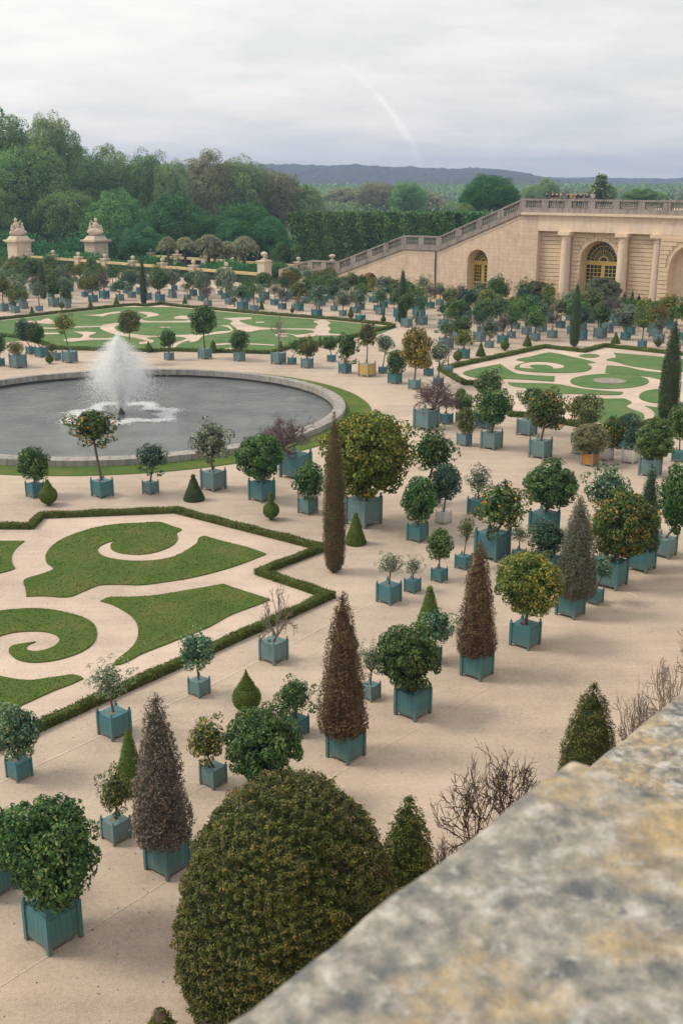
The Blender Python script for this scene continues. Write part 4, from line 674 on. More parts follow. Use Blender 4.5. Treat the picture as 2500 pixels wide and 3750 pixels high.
 ('loose', 18.9, 106.61, 0.7, 0, 2.23, 1.24, 1.18, 'midgreen', 'grey', 'green tree in a grey tub, twenty-second from left in seventh row before the wall'),
 ('loose', -51.04, 162.64, 0.75, 0, 2.42, 1.22, 1.21, 'midgreen', 'grey', 'green tree in a grey tub, first from left in eighth row before the wall'),
 ('round', -48.34, 160.14, 0.6, 0, 2.02, 1.0, 0.91, 'deep', 'grey', 'dark green tree in a grey tub, second from left in eighth row before the wall'),
 ('round', -46.36, 158.3, 0.85, 0, 2.38, 1.06, 1.25, 'deep', 'grey', 'dark green tree in a grey tub, third from left in eighth row before the wall'),
 ('round', -43.52, 156.27, 0.95, 0, 3.19, 1.35, 1.4, 'deep', 'grey', 'dark green tree in a grey tub, fourth from left in eighth row before the wall'),
 ('loose', -41.57, 154.38, 0.7, 0, 1.68, 0.79, 0.86, 'greygreen', 'grey', 'grey-green tree in a grey tub, fifth from left in eighth row before the wall'),
 ('sparse', -39.34, 152.12, 0.85, 0, 2.48, 1.16, 1.34, 'midgreen', 'grey', 'green tree in a grey tub, sixth from left in eighth row before the wall'),
 ('sparse', -37.26, 150.25, 0.7, 0, 2.52, 0.98, 1.2, 'twigleaf', 'teal', 'half-bare tree in a blue-green tub, seventh from left in eighth row before the wall'),
 ('round', -34.38, 147.96, 0.7, 0, 1.95, 0.96, 0.94, 'olive', 'teal', 'olive-green tree in a blue-green tub, eighth from left in eighth row before the wall'),
 ('sparse', -31.36, 146.07, 0.95, 0, 2.47, 1.28, 1.25, 'twigleaf', 'teal', 'half-bare tree in a blue-green tub, ninth from left in eighth row before the wall'),
 ('loose', -28.82, 143.53, 0.75, 0, 1.96, 0.91, 1.18, 'bluegreen', 'grey', 'blue-green tree in a grey tub, tenth from left in eighth row before the wall'),
 ('round', 11.4, 108.76, 0.85, 0, 2.8, 1.08, 1.05, 'midgreen', 'grey', 'green tree in a grey tub, eleventh from left in eighth row before the wall'),
 ('sparse', 13.39, 106.18, 0.85, 0, 2.25, 0.93, 1.2, 'darkteal', 'grey', 'dark bluish tree in a grey tub, twelfth from left in eighth row before the wall'),
 ('sparse', 15.43, 104.46, 0.75, 0, 2.17, 0.97, 0.98, 'twigleaf', 'teal', 'half-bare tree in a blue-green tub, thirteenth from left in eighth row before the wall'),
 ('loose', -53.08, 159.74, 0.85, 0, 2.34, 1.02, 1.21, 'darkteal', 'grey', 'dark bluish tree in a grey tub, first from left in ninth row before the wall'),
 ('round', -50.68, 157.35, 0.95, 0, 2.13, 0.84, 1.11, 'yellowgreen', 'teal', 'yellow-green tree in a blue-green tub, second from left in ninth row before the wall'),
 ('round', -48.12, 156.01, 0.95, 0, 2.4, 0.96, 1.08, 'silver', 'teal', 'silvery tree in a blue-green tub, third from left in ninth row before the wall'),
 ('round', -46.01, 154.4, 0.75, 0, 2.4, 0.8, 0.97, 'bluegreen', 'grey', 'blue-green tree in a grey tub, fourth from left in ninth row before the wall'),
 ('sparse', -43.82, 152.01, 0.95, 0, 2.43, 1.14, 1.43, 'midgreen', 'grey', 'green tree in a grey tub, fifth from left in ninth row before the wall'),
 ('sparse', -41.37, 149.52, 0.75, 0, 2.06, 1.01, 1.12, 'twigleaf', 'grey', 'half-bare tree in a grey tub, sixth from left in ninth row before the wall'),
 ('round', -38.79, 147.53, 0.75, 0, 2.02, 1.07, 1.16, 'midgreen', 'teal', 'green tree in a blue-green tub, seventh from left in ninth row before the wall'),
 ('loose', -36.73, 145.73, 0.7, 0, 1.93, 0.94, 0.93, 'midgreen', 'teal', 'green tree in a blue-green tub, eighth from left in ninth row before the wall'),
 ('loose', -31.93, 141.84, 0.85, 0, 2.37, 1.3, 1.27, 'olive', 'teal', 'olive-green tree in a blue-green tub, ninth from left in ninth row before the wall'),
 ('round', 11.24, 103.42, 0.6, 0, 1.88, 0.86, 1.03, 'deep', 'grey', 'dark green tree in a grey tub, tenth from left in ninth row before the wall'),
 ('loose', 13.83, 101.96, 0.6, 0, 1.87, 1.0, 1.0, 'greygreen', 'grey', 'grey-green tree in a grey tub, eleventh from left in ninth row before the wall'),
 ('loose', -50.31, 153.3, 0.6, 0, 1.61, 0.74, 0.93, 'greygreen', 'grey', 'grey-green tree in a grey tub, first from left in tenth row before the wall'),
 ('sparse', -47.85, 150.66, 0.95, 0, 2.5, 1.31, 1.26, 'twigleaf', 'grey', 'half-bare tree in a grey tub, second from left in tenth row before the wall'),
 ('round', -45.0, 148.84, 0.85, 0, 2.56, 0.84, 1.1, 'bluegreen', 'grey', 'blue-green tree in a grey tub, third from left in tenth row before the wall'),
 ('round', -43.09, 147.09, 0.75, 0, 2.09, 1.04, 1.2, 'deep', 'grey', 'dark green tree in a grey tub, fourth from left in tenth row before the wall'),
 ('round', -35.05, 140.3, 0.95, 0, 2.27, 1.08, 1.05, 'bluegreen', 'grey', 'blue-green tree in a grey tub, fifth from left in tenth row before the wall'),
 ('loose', 9.7, 101.14, 0.95, 0, 1.93, 0.74, 0.98, 'deep', 'teal', 'dark green tree in a blue-green tub, sixth from left in tenth row before the wall'),
 ('loose', -45.68, 144.42, 0.6, 0, 1.8, 1.03, 1.23, 'deep', 'grey', 'dark green tree in a grey tub, first from left in eleventh row before the wall'),
 ('loose', -42.55, 142.56, 0.7, 0, 2.39, 1.4, 1.33, 'olive', 'teal', 'olive-green tree in a blue-green tub, second from left in eleventh row before the wall'),
 ('sparse', -40.63, 140.05, 0.85, 0, 2.81, 1.09, 1.06, 'silver', 'grey', 'silvery tree in a grey tub, third from left in eleventh row before the wall'),
 ('round', -35.61, 136.55, 0.95, 0, 2.27, 0.83, 1.08, 'deep', 'grey', 'dark green tree in a grey tub, fourth from left in eleventh row before the wall'),
 ('loose', -33.61, 134.81, 0.7, 0, 1.82, 0.93, 0.86, 'deep', 'grey', 'dark green tree in a grey tub, fifth from left in eleventh row before the wall'),
 ('loose', 10.74, 95.57, 0.75, 0, 1.76, 0.81, 1.01, 'yellowgreen', 'teal', 'yellow-green tree in a blue-green tub, sixth from left in eleventh row before the wall'),
 ('round', -45.28, 140.34, 0.85, 0, 2.47, 1.15, 1.1, 'bluegreen', 'grey', 'blue-green tree in a grey tub, first from left in twelfth row before the wall'),
 ('round', -40.54, 135.9, 0.6, 0, 2.34, 1.32, 1.29, 'silver', 'teal', 'silvery tree in a blue-green tub, second from left in twelfth row before the wall'),
 ('loose', -38.69, 134.1, 0.75, 0, 1.73, 0.78, 0.86, 'midgreen', 'grey', 'green tree in a grey tub, third from left in twelfth row before the wall'),
 ('sparse', -36.14, 131.7, 0.6, 0, 2.58, 1.16, 1.24, 'greygreen', 'grey', 'grey-green tree in a grey tub, fourth from left in twelfth row before the wall'),
 ('loose', -42.68, 132.78, 0.85, 0, 2.43, 1.26, 1.29, 'midgreen', 'grey', 'green tree in a grey tub, first from left in thirteenth row before the wall'),
 ('loose', -40.39, 131.58, 0.85, 0, 3.07, 1.35, 1.24, 'olive', 'grey', 'olive-green tree in a grey tub, second from left in thirteenth row before the wall'),
 ('loose', -38.5, 129.92, 0.75, 0, 2.15, 1.1, 1.14, 'olive', 'grey', 'olive-green tree in a grey tub, third from left in thirteenth row before the wall'),
]
TOPIARY = [
 ('cone', -5.41, 24.73, 1.74, 0.47, 'box', 'green clipped cone half hidden by the nearest conical yew'),
 ('coneball', -2.77, 28.83, 1.42, 0.42, 'box', 'green topiary cone on a ball, left of the centre red-brown yew'),
 ('ballcone', 3.05, 35.09, 1.64, 0.5, 'box', 'green topiary cone with a little ball on top, behind the broad dense tree'),
 ('coneball', 0.32, 33.07, 1.01, 0.24, 'box', 'green topiary mostly hidden by the centre red-brown yew'),
 ('pear', -14.11, 50.31, 1.31, 0.44, 'box', 'pear-shaped clipped topiary at the left before the pool'),
 ('ballcone', -7.22, 51.17, 1.31, 0.53, 'yewdark', 'dark clipped cone with a knob between two tubs before the pool'),
 ('bottle', -3.24, 47.94, 1.35, 0.37, 'box', 'bottle-shaped clipped topiary below the dense dark tree'),
 ('ballcone', 0.61, 44.48, 1.41, 0.47, 'box', 'bright green clipped cone with a knob beside the tall brown cypress'),
 ('ball', 8.28, 74.54, 1.21, 0.33, 'box', 'small clipped ball on a stem, middle right'),
 ('bottle', -17.51, 98.88, 1.02, 0.32, 'box', 'small bottle topiary right of the fountain'),
 ('egg', -11.62, 98.58, 1.18, 0.3, 'box', 'small upright egg topiary beyond the pool'),
 ('cone', -5.56, 99.86, 0.92, 0.28, 'box', 'small cone topiary beyond the pool'),
 ('bottle', -2.01, 102.11, 1.05, 0.33, 'box', 'little knobbed topiary at the corner of the far lawn'),
 ('bottle', -24.9, 92.58, 1.02, 0.33, 'box', 'dark little topiary between tubs at left beyond the pool'),
 ('cone', 12.4, 96.87, 1.23, 0.46, 'box', 'green clipped cone nearest the corner of the right lawn'),
 ('bottle', 15.0, 100.09, 1.21, 0.4, 'box', 'knobbed ball topiary behind the right lawn hedge'),
 ('cone', 17.54, 102.9, 1.23, 0.45, 'box', 'green clipped cone second from the corner of the right lawn'),
 ('cone', 26.27, 104.61, 1.08, 0.46, 'box', 'dark clipped cone behind the right lawn, left of the white-stemmed tree'),
 ('bottle', 29.74, 102.38, 1.01, 0.33, 'box', 'two-ball topiary behind the right lawn near the dark cypress'),
 ('bottle', 10.04, 93.89, 0.82, 0.41, 'box', 'squat knobbed topiary left of the right lawn corner'),
 ('cone', -36.06, 128.2, 0.92, 0.33, 'box', 'small dark cone behind the far lawn hedge at left'),
 ('ball', -33.36, 131.28, 1.1, 0.34, 'box', 'golden ball topiary behind the far lawn hedge'),
 ('cone', -30.74, 134.98, 1.13, 0.35, 'box', 'small cone topiary behind the far lawn hedge, left of the cypress'),
 ('cone', -28.37, 138.95, 1.04, 0.38, 'box', 'small cone topiary just left of the slim cypress'),
 ('cone', -19.86, 139.84, 1.06, 0.33, 'box', 'small cone topiary behind the far lawn, right of the slim cypress'),
 ('ball', -13.22, 136.24, 1.1, 0.27, 'box', 'small ball topiary behind the far lawn'),
 ('cone', -9.68, 133.52, 1.12, 0.32, 'box', 'little cone topiary beyond the middle of the far lawn'),
 ('bottle', -5.82, 129.73, 1.06, 0.23, 'box', 'little bottle topiary beyond the far lawn'),
 ('cone', -2.59, 127.84, 1.06, 0.35, 'box', 'dark cone topiary beyond the right part of the far lawn'),
 ('pear', 1.04, 124.51, 1.33, 0.35, 'box', 'pear-shaped topiary beyond the right part of the far lawn'),
 ('bottle', 4.6, 120.47, 1.25, 0.29, 'box', 'two-tier topiary left of the central cypress'),
 ('cone', 8.36, 120.85, 1.26, 0.29, 'box', 'dark cone topiary right of the central cypress'),
]
CYPRESS = [
 (-0.28, 40.94, 6.52, 0.43, 'cypbrown', 'tall brown and green cypress at the picture centre, rising over the pool edge'),
 (-24.74, 138.0, 6.13, 0.41, 'cypress', 'slim dark cypress behind the far lawn hedge'),
 (-39.23, 145.33, 5.22, 0.49, 'cypress', 'slim dark cypress at the left before the stone barrier'),
 (6.58, 118.9, 6.14, 0.52, 'cypress', 'slim dark cypress before the stair wall'),
 (21.87, 102.53, 6.21, 0.49, 'cypress', 'tall dark cypress before the colonnade'),
 (21.08, 69.16, 6.56, 0.64, 'cypress', 'largest dark cypress at the right edge before the right lawn'),
 (32.1, 125.34, 2.8, 0.35, 'cypress', 'dark small cypress left one of four before the right bays'),
 (32.66, 124.02, 3.12, 0.25, 'cypress', 'slender small cypress, second of four before the right bays'),
 (33.42, 124.11, 2.73, 0.34, 'cypress', 'dark small cypress third of four before the right bays'),
 (34.68, 124.02, 2.35, 0.25, 'cypress', 'lowest small cypress, last of four before the right bays'),
]
LAWNS = {
 'upper scroll lawn': [(-7.15, 46.35), (-7.55, 46.76), (-8.36, 47.48), (-9.13, 47.35), (-9.91, 47.25), (-10.55, 47.02), (-11.07, 46.67), (-11.61, 46.03), (-12.09, 45.2), (-12.34, 44.31), (-12.38, 43.45), (-12.31, 42.76), (-12.04, 41.95), (-11.59, 41.17), (-11.92, 40.59), (-12.4, 40.0), (-12.08, 38.98), (-11.84, 38.18), (-11.22, 38.23), (-10.25, 38.14), (-9.72, 38.86), (-9.33, 39.38), (-8.67, 39.45), (-7.73, 39.4), (-6.86, 39.73), (-6.06, 40.1), (-5.27, 40.66), (-4.47, 41.38), (-3.75, 42.22), (-3.15, 43.03), (-3.87, 43.79), (-4.97, 44.6), (-6.02, 45.45), (-6.2, 45.26), (-6.23, 44.46), (-6.46, 43.73), (-6.88, 42.84), (-7.44, 42.35), (-8.22, 42.16), (-9.04, 42.27), (-9.74, 42.62), (-10.14, 43.11), (-10.34, 43.73), (-10.23, 44.31), (-9.79, 44.9), (-9.89, 44.31), (-9.77, 43.73), (-9.37, 43.23), (-8.82, 43.0), (-8.36, 42.98), (-7.86, 43.23), (-7.4, 43.82), (-7.17, 44.46), (-7.16, 45.2), (-7.31, 45.91)],
 'wedge lawn': [(-8.95, 37.7), (-8.72, 38.07), (-7.92, 38.12), (-7.12, 38.25), (-6.5, 38.52), (-5.81, 38.86), (-5.1, 39.21), (-4.58, 39.5), (-4.26, 39.21), (-3.72, 38.75), (-3.1, 38.25), (-2.65, 37.85), (-3.11, 37.31), (-3.98, 36.37), (-4.64, 35.27), (-5.36, 34.42), (-5.99, 33.69), (-6.6, 32.99), (-7.1, 32.23), (-7.4, 32.09), (-7.29, 32.64), (-7.08, 33.25), (-6.97, 33.87), (-7.0, 34.6), (-7.21, 35.56), (-7.53, 36.26), (-8.0, 36.88), (-8.51, 37.42)],
 'lower scroll lawn': [(-12.8, 36.47), (-12.41, 36.74), (-11.97, 36.88), (-11.29, 36.99), (-10.62, 36.88), (-9.91, 36.57), (-9.27, 36.16), (-8.81, 35.66), (-8.51, 34.98), (-8.38, 34.23), (-8.41, 33.69), (-8.65, 33.12), (-9.05, 32.68), (-9.48, 32.43), (-10.03, 32.34), (-10.5, 32.51), (-10.86, 32.9), (-11.08, 33.33), (-11.04, 33.65), (-10.79, 33.81), (-10.36, 33.99), (-10.55, 33.69), (-10.52, 33.42), (-10.33, 33.21), (-9.98, 33.25), (-9.69, 33.51), (-9.57, 33.87), (-9.61, 34.23), (-9.85, 34.6), (-10.25, 34.83), (-10.79, 34.89), (-11.36, 34.75), (-11.72, 34.45), (-11.99, 33.87), (-12.74, 34.6), (-12.96, 35.76)],
 'left lawn piece': [(-16.28, 44.9), (-14.81, 44.75), (-13.73, 44.75), (-13.84, 43.82), (-13.72, 42.76), (-13.36, 41.69), (-13.16, 41.25), (-13.6, 40.71), (-14.29, 40.17), (-15.4, 41.95)],
 'bottom lawn piece': [(-11.39, 31.57), (-10.78, 31.32), (-10.38, 31.15), (-10.0, 31.04), (-9.64, 31.02), (-9.28, 31.15), (-8.92, 31.27), (-8.51, 31.4), (-8.32, 31.35), (-8.1, 31.15), (-8.36, 30.77), (-8.77, 30.34), (-9.09, 29.92), (-9.4, 29.5), (-9.61, 29.23), (-10.03, 28.84), (-10.39, 28.4)],
 'right lawn crescent': [(15.21, 94.47), (16.67, 96.23), (17.86, 97.74), (18.9, 98.79), (19.72, 97.62), (20.5, 95.93), (21.05, 95.05), (21.42, 94.18), (21.8, 93.05), (20.96, 92.5), (20.98, 90.87), (20.44, 89.29), (19.62, 88.27), (17.82, 87.77), (16.16, 88.02), (15.05, 88.53), (14.39, 89.81), (14.46, 90.6), (14.85, 91.68), (15.79, 93.05), (16.48, 93.45), (17.54, 93.33), (18.39, 92.61), (18.76, 91.3), (18.26, 90.08), (17.34, 89.81), (17.66, 90.6), (17.27, 91.84), (16.39, 91.84), (15.87, 91.41), (16.13, 89.81), (15.3, 90.08), (14.82, 90.34), (15.21, 92.22), (15.83, 93.33)],
 'right lawn lens': [(21.21, 97.01), (21.8, 97.68), (22.4, 97.86), (22.88, 97.49), (22.97, 96.83), (22.51, 96.05), (21.93, 95.69), (21.36, 96.05)],
 'right lawn wedge': [(24.62, 98.48), (26.29, 97.62), (27.87, 96.53), (29.25, 95.52), (29.76, 94.76), (27.81, 88.27), (26.86, 88.53), (25.59, 89.81), (24.25, 91.41), (23.66, 93.33), (23.03, 94.47), (24.2, 95.93)],
 'right lawn band': [(22.38, 91.51), (23.68, 90.87), (24.88, 88.78), (26.48, 87.77), (27.01, 87.27), (25.83, 83.25), (25.28, 84.17), (24.5, 85.81), (23.11, 86.88), (21.41, 87.87)],
 'right lawn strip': [(9.88, 87.85), (11.47, 90.2), (13.53, 92.22), (13.77, 89.55), (14.35, 87.23), (17.01, 86.21), (16.5, 83.86), (13.97, 84.82), (11.21, 85.21), (10.27, 86.01)],
 'right lawn shade strip': [(12.86, 83.48), (13.72, 83.25), (15.29, 83.03), (16.44, 82.71), (18.05, 80.83), (19.76, 79.78), (20.78, 79.49), (20.29, 78.42), (18.97, 78.34), (16.84, 78.75), (15.31, 78.75), (14.12, 80.83), (13.03, 81.92)],
 'right lawn fan': [(16.85, 76.55), (18.71, 76.86), (20.22, 76.94), (20.42, 75.6), (19.71, 74.3), (19.83, 73.04), (20.18, 71.83), (19.69, 69.83), (18.6, 68.24), (17.91, 67.62), (17.06, 68.24), (16.34, 69.5), (15.86, 71.83), (15.94, 74.3)],
 'right lawn lobe': [(21.57, 77.92), (22.08, 79.14), (22.8, 80.09), (23.64, 80.6), (24.48, 80.81), (25.2, 80.6), (23.5, 74.85), (22.68, 75.04), (21.73, 75.6), (21.39, 76.55)],
 'right lawn tongue': [(21.02, 74.3), (21.55, 73.86), (22.08, 73.68), (22.84, 73.58), (21.46, 68.87), (20.85, 69.34), (20.51, 69.83), (21.03, 71.83), (21.14, 73.4)],
 'round lawn': [(23.89, 83.95), (23.72, 83.45), (23.48, 82.96), (23.17, 82.5), (22.82, 82.08), (22.42, 81.71), (21.98, 81.39), (21.52, 81.14), (21.05, 80.96), (20.57, 80.85), (20.1, 80.81), (19.65, 80.85), (19.23, 80.96), (18.84, 81.14), (18.5, 81.39), (18.21, 81.71), (17.98, 82.08), (17.82, 82.5), (17.74, 82.96), (17.73, 83.45), (17.79, 83.95), (17.93, 84.46), (18.14, 84.97), (18.43, 85.45), (18.78, 85.91), (19.18, 86.31), (19.63, 86.66), (20.11, 86.95), (20.62, 87.16), (21.13, 87.29), (21.64, 87.33), (22.12, 87.29), (22.57, 87.16), (22.98, 86.95), (23.33, 86.66), (23.61, 86.31), (23.83, 85.91), (23.96, 85.45), (24.02, 84.97), (23.99, 84.46)],
}
FAR_LAWN = [(-39.16, 115.15), (-37.95, 121.8), (-27.18, 135.65), (-24.06, 135.65), (-20.95, 135.65), (-17.74, 133.29), (-8.34, 126.66), (-1.21, 122.19), (4.48, 117.28), (5.58, 115.85), (3.81, 111.09), (-2.05, 104.61), (-3.5, 104.32), (-6.33, 99.34), (-15.52, 100.95), (-17.37, 100.41), (-26.64, 101.77), (-31.02, 107.29), (-34.7, 101.5)]
SWIRLS = [
 [(-25.55, 115.92), (-25.56, 118.83), (-24.59, 120.03), (-23.83, 118.47), (-24.15, 117.07), (-23.7, 114.8), (-22.45, 112.08), (-21.11, 111.02), (-19.19, 109.68), (-16.47, 110.3), (-14.84, 110.71), (-14.18, 109.99), (-14.63, 106.99), (-15.39, 104.61), (-15.53, 101.01), (-16.5, 101.44), (-16.06, 104.61), (-15.31, 107.97), (-16.28, 108.97), (-19.02, 108.67), (-19.31, 107.97), (-18.38, 106.51), (-18.21, 105.08), (-19.11, 103.69), (-19.49, 105.08), (-18.84, 106.03), (-20.28, 107.97), (-22.33, 109.99), (-24.39, 113.15)],
 [(-24.3, 130.27), (-23.19, 130.56), (-21.52, 128.45), (-21.14, 127.08), (-21.84, 125.47), (-22.43, 123.39), (-21.54, 121.88), (-17.2, 121.88), (-17.22, 123.14), (-18.72, 123.78), (-19.05, 125.47), (-18.5, 126.67), (-17.74, 126.41), (-16.43, 121.88), (-16.7, 120.39), (-22.06, 120.39), (-22.47, 121.88), (-22.43, 127.08)],
 [(-30.18, 127.08), (-28.39, 127.76), (-27.35, 129.85), (-26.42, 130.99), (-26.01, 129.56), (-27.01, 128.17), (-27.31, 125.74), (-28.29, 126.54)],
 [(-33.49, 122.5), (-33.14, 124.17), (-32.08, 121.88), (-31.16, 120.03), (-32.63, 120.39)],
 [(-35.94, 121.25), (-33.48, 121.88), (-31.22, 119.67), (-31.01, 118.83), (-33.87, 119.91), (-35.47, 120.15)],
 [(-28.72, 116.84), (-25.89, 117.53), (-25.67, 116.61), (-28.51, 115.92)],
 [(-26.98, 106.03), (-26.83, 107.67), (-25.8, 107.97), (-25.98, 109.99), (-26.76, 111.55), (-27.63, 112.82), (-26.0, 112.61), (-25.17, 112.08), (-25.3, 109.48), (-24.83, 107.97), (-23.04, 107.97), (-22.27, 108.27), (-22.11, 107.48), (-22.82, 106.89), (-24.64, 106.51), (-26.01, 105.36)],
 [(-31.61, 115.92), (-29.63, 115.69), (-29.47, 115.02), (-31.37, 115.02)],
 [(-30.37, 111.76), (-28.75, 111.55), (-28.6, 110.92), (-30.1, 110.71)],
 [(-22.62, 104.61), (-21.73, 105.55), (-21.41, 104.61), (-21.86, 103.5), (-22.29, 103.69)],
 [(-19.39, 116.15), (-18.86, 116.61), (-18.05, 116.15), (-18.69, 115.47)],
 [(-13.52, 123.98), (-11.55, 124.89), (-10.29, 124.89), (-10.16, 123.34), (-11.3, 122.07), (-10.63, 119.61), (-8.55, 116.1), (-6.14, 115.31), (-2.76, 114.97), (-2.51, 113.86), (-2.45, 110.66), (-3.17, 108.62), (-4.41, 108.42), (-5.34, 110.66), (-6.19, 110.66), (-5.27, 109.13), (-6.08, 108.62), (-6.72, 110.15), (-6.26, 111.92), (-4.47, 110.15), (-2.83, 111.92), (-3.16, 113.65), (-6.1, 114.41), (-8.41, 114.08), (-9.31, 112.56), (-10.93, 112.99), (-10.91, 114.41), (-12.15, 119.61), (-12.02, 121.45)],
 [(-3.06, 121.45), (-1.84, 122.7), (-1.19, 119.61), (-1.47, 117.83), (-1.14, 114.97), (-1.11, 111.19), (0.17, 110.66), (0.03, 109.84), (-2.49, 109.64), (-2.42, 112.78), (-2.78, 116.1), (-2.53, 118.42)],
 [(-15.03, 109.13), (-14.04, 110.15), (-12.63, 112.78), (-11.39, 113.32), (-12.1, 116.1), (-13.18, 117.83), (-12.13, 117.83), (-11.3, 113.86), (-11.54, 111.92), (-13.69, 109.64), (-14.03, 105.7), (-14.45, 104.76)],
 [(-12.07, 103.83), (-9.99, 104.38), (-6.32, 103.28), (-6.28, 102.65), (-9.92, 103.65), (-11.83, 102.92)],
 [(-11.03, 100.28), (-10.13, 101.58), (-9.74, 100.28), (-9.9, 99.25), (-10.79, 99.25)],
 [(-9.48, 120.58), (-8.59, 120.95), (-8.38, 120.1), (-9.26, 119.61)],
]
HEDGES = [
 ([(-17.13, 46.6), (-15.37, 46.6), (-13.96, 46.6), (-13.92, 48.19), (-7.83, 49.08), (-0.77, 43.59), (-3.24, 40.61), (-0.44, 38.07), (-8.53, 27.97), (-10.02, 26.07)], 0.32, 0.26, 'low box hedge zigzagging round the near scroll lawn'),
 ([(-39.74, 116.92), (-38.31, 122.98), (-27.37, 136.61), (-25.98, 137.6), (-24.23, 136.61), (-22.73, 139.09), (-21.17, 137.1), (-17.92, 134.69), (-8.41, 127.72), (-1.23, 123.38), (4.54, 118.75), (5.65, 117.28)], 0.42, 0.3, 'low box hedge along the back of the far lawn beyond the pool'),
 ([(5.61, 116.56), (-2.03, 103.46), (-3.51, 104.61), (-6.25, 98.04), (-15.34, 99.74), (-17.2, 99.34), (-26.37, 100.68), (-28.7, 104.32), (-31.63, 107.91), (-37.71, 112.08)], 0.42, 0.3, 'low box hedge along the pool side of the far lawn'),
 ([(9.4, 82.72), (8.11, 89.12), (18.94, 101.77), (20.92, 99.87), (22.05, 98.95), (24.65, 102.33), (26.19, 100.95), (29.72, 97.78), (32.59, 94.8)], 0.42, 0.32, 'low box hedge along the back of the right lawn'),
 ([(9.28, 82.54), (10.21, 82.54), (11.26, 70.97), (11.99, 70.69), (14.34, 68.41), (16.71, 66.26), (19.2, 67.76), (20.33, 68.93), (21.53, 67.13), (22.95, 65.41)], 0.42, 0.32, 'low box hedge along the front of the right lawn, behind the tubs'),
]
LINES = [
 [(-9.22, 24.63), (-8.88, 25.01), (-3.95, 30.87), (-2.36, 32.95), (-0.6, 35.33), (1.92, 38.61)],
 [(-7.18, 21.32), (-3.89, 24.44), (-0.91, 27.97), (2.47, 32.11), (4.83, 35.33)],
 [(-7.0, 17.07), (-6.05, 18.24), (-4.41, 20.25), (-3.77, 21.03), (0.07, 25.66), (2.74, 28.55), (5.49, 31.62)],
 [(0.89, 45.91), (3.32, 44.4), (4.85, 42.98)],
]

# ------------------------------------------------------------ ground
E2 = np.array([math.cos(R(-41)), math.sin(R(-41))]); NN = np.array([-E2[1], E2[0]])      # along the long wall, away from the camera
P0 = np.array([27.68, 132.82])
def WP(s_, d, z): return (P0[0] + E2[0]*s_ + NN[0]*d, P0[1] + E2[1]*s_ + NN[1]*d, z)      # d > 0 is into the wall
mb = MB(); mb.add([(-4000,-300,-.7),(4000,-300,-.7),(4000,5200,-.7),(-4000,5200,-.7)], [(0,1,2,3)])
tag(put('ground', mb.mesh('ground', [M['ground']])), kind='structure')
a, b, c_, d = WP(-150, 1, 0), WP(60, 1, 0), (90, -40, 0), (-160, -40, 0)
PC = (-14.93, 72.62); PR = 15.2
def edge_hit(th):      # where a ray from the pool centre leaves the court
    best = 1e9; dx, dy = math.cos(th), math.sin(th); Q = [a, b, c_, d]
    for i in range(4):
        (x1, y1), (x2, y2) = Q[i][:2], Q[(i+1) % 4][:2]; ex, ey = x2-x1, y2-y1; den_ = dx*ey - dy*ex
        if abs(den_) < 1e-9: continue
        t = ((x1-PC[0])*ey - (y1-PC[1])*ex)/den_; u = ((x1-PC[0])*dy - (y1-PC[1])*dx)/den_
        if t > 0 and -1e-6 <= u <= 1 + 1e-6: best = min(best, t)
    return PC[0] + dx*best, PC[1] + dy*best
ths = sorted([2*math.pi*i/120 for i in range(120)] + [math.atan2(q[1]-PC[1], q[0]-PC[0]) % (2*math.pi) for q in (a, b, c_, d)])
vs = []
for th in ths: e_ = edge_hit(th); vs += [(PC[0] + (PR-.3)*math.cos(th), PC[1] + (PR-.3)*math.sin(th), 0), (e_[0], e_[1], 0), (e_[0], e_[1], -.72)]
n_ = len(ths); fs = []
for i in range(n_): j = (i+1) % n_; fs += [(3*i, 3*i+1, 3*j+1, 3*j), (3*i+1, 3*i+2, 3*j+2, 3*j+1)]
mb = MB(); mb.add(vs, fs); me = mb.mesh('gravel_court', [M['gravel']])
tag(put('gravel_court', me), kind='structure')
# parterre gravel inside each hedge
def poly_inner(pts, name):
    return sheet(name, pts, .004, None, M['gravel_path'], False)
poly_inner([p for p in HEDGES[0][0]] , 'parterre_path')
poly_inner(HEDGES[1][0] + HEDGES[2][0][1:], 'parterre_path')
poly_inner(HEDGES[3][0] + HEDGES[4][0][::-1][:-1], 'parterre_path')
for nm, pts in LAWNS.items():
    far = nm.startswith('right') or nm.startswith('round')
    o, q = sheet('lawn', pts, .05, .002, M['lawn_far' if far else 'lawn'], True)
    # a rim of longer blades along the cut edge and over the turf
    if not far:
        xs = np.array(q); mn, mx_ = xs.min(0), xs.max(0); area = (mx_ - mn).prod(); n = int(min(26000, area*170))
        pp = rng.uniform(mn, mx_, (n, 2)); ins = np.zeros(n, bool); m_ = len(xs)
        for i in range(m_):
            x1, y1 = xs[i]; x2, y2 = xs[i-1]
            cnd = ((y1 > pp[:, 1]) != (y2 > pp[:, 1])) & (pp[:, 0] < (x2 - x1)*(pp[:, 1] - y1)/(y2 - y1 + 1e-12) + x1); ins ^= cnd
        pp = pp[ins]; C = np.c_[pp, np.full(len(pp), .055)]
        gme = quads_mesh('grass_tufts', leaves(C, np.tile([0, 0, 1.0], (len(C), 1)), .06, .5, 1.0, .4), len(C), np.clip(rng.normal(.5, .25, len(C)), 0, 1))
        tag(put('grass_blades', gme, None, mat=FOL['box']), 'short clipped grass tufts covering the ' + nm, 'grass', None, 'stuff')
mb = MB(); k = 10
mb.lathe([(.001, .075), (1.25, .075), (1.25, .055)], 24); q = np.mean(LAWNS['round lawn'], 0)
tag(put('stone_plate', mb.mesh('plate', [M['stone_grey']]), None, (q[0], q[1], 0)), 'flat round grey stone plate in the middle of the oval lawn at right', 'stone plate')
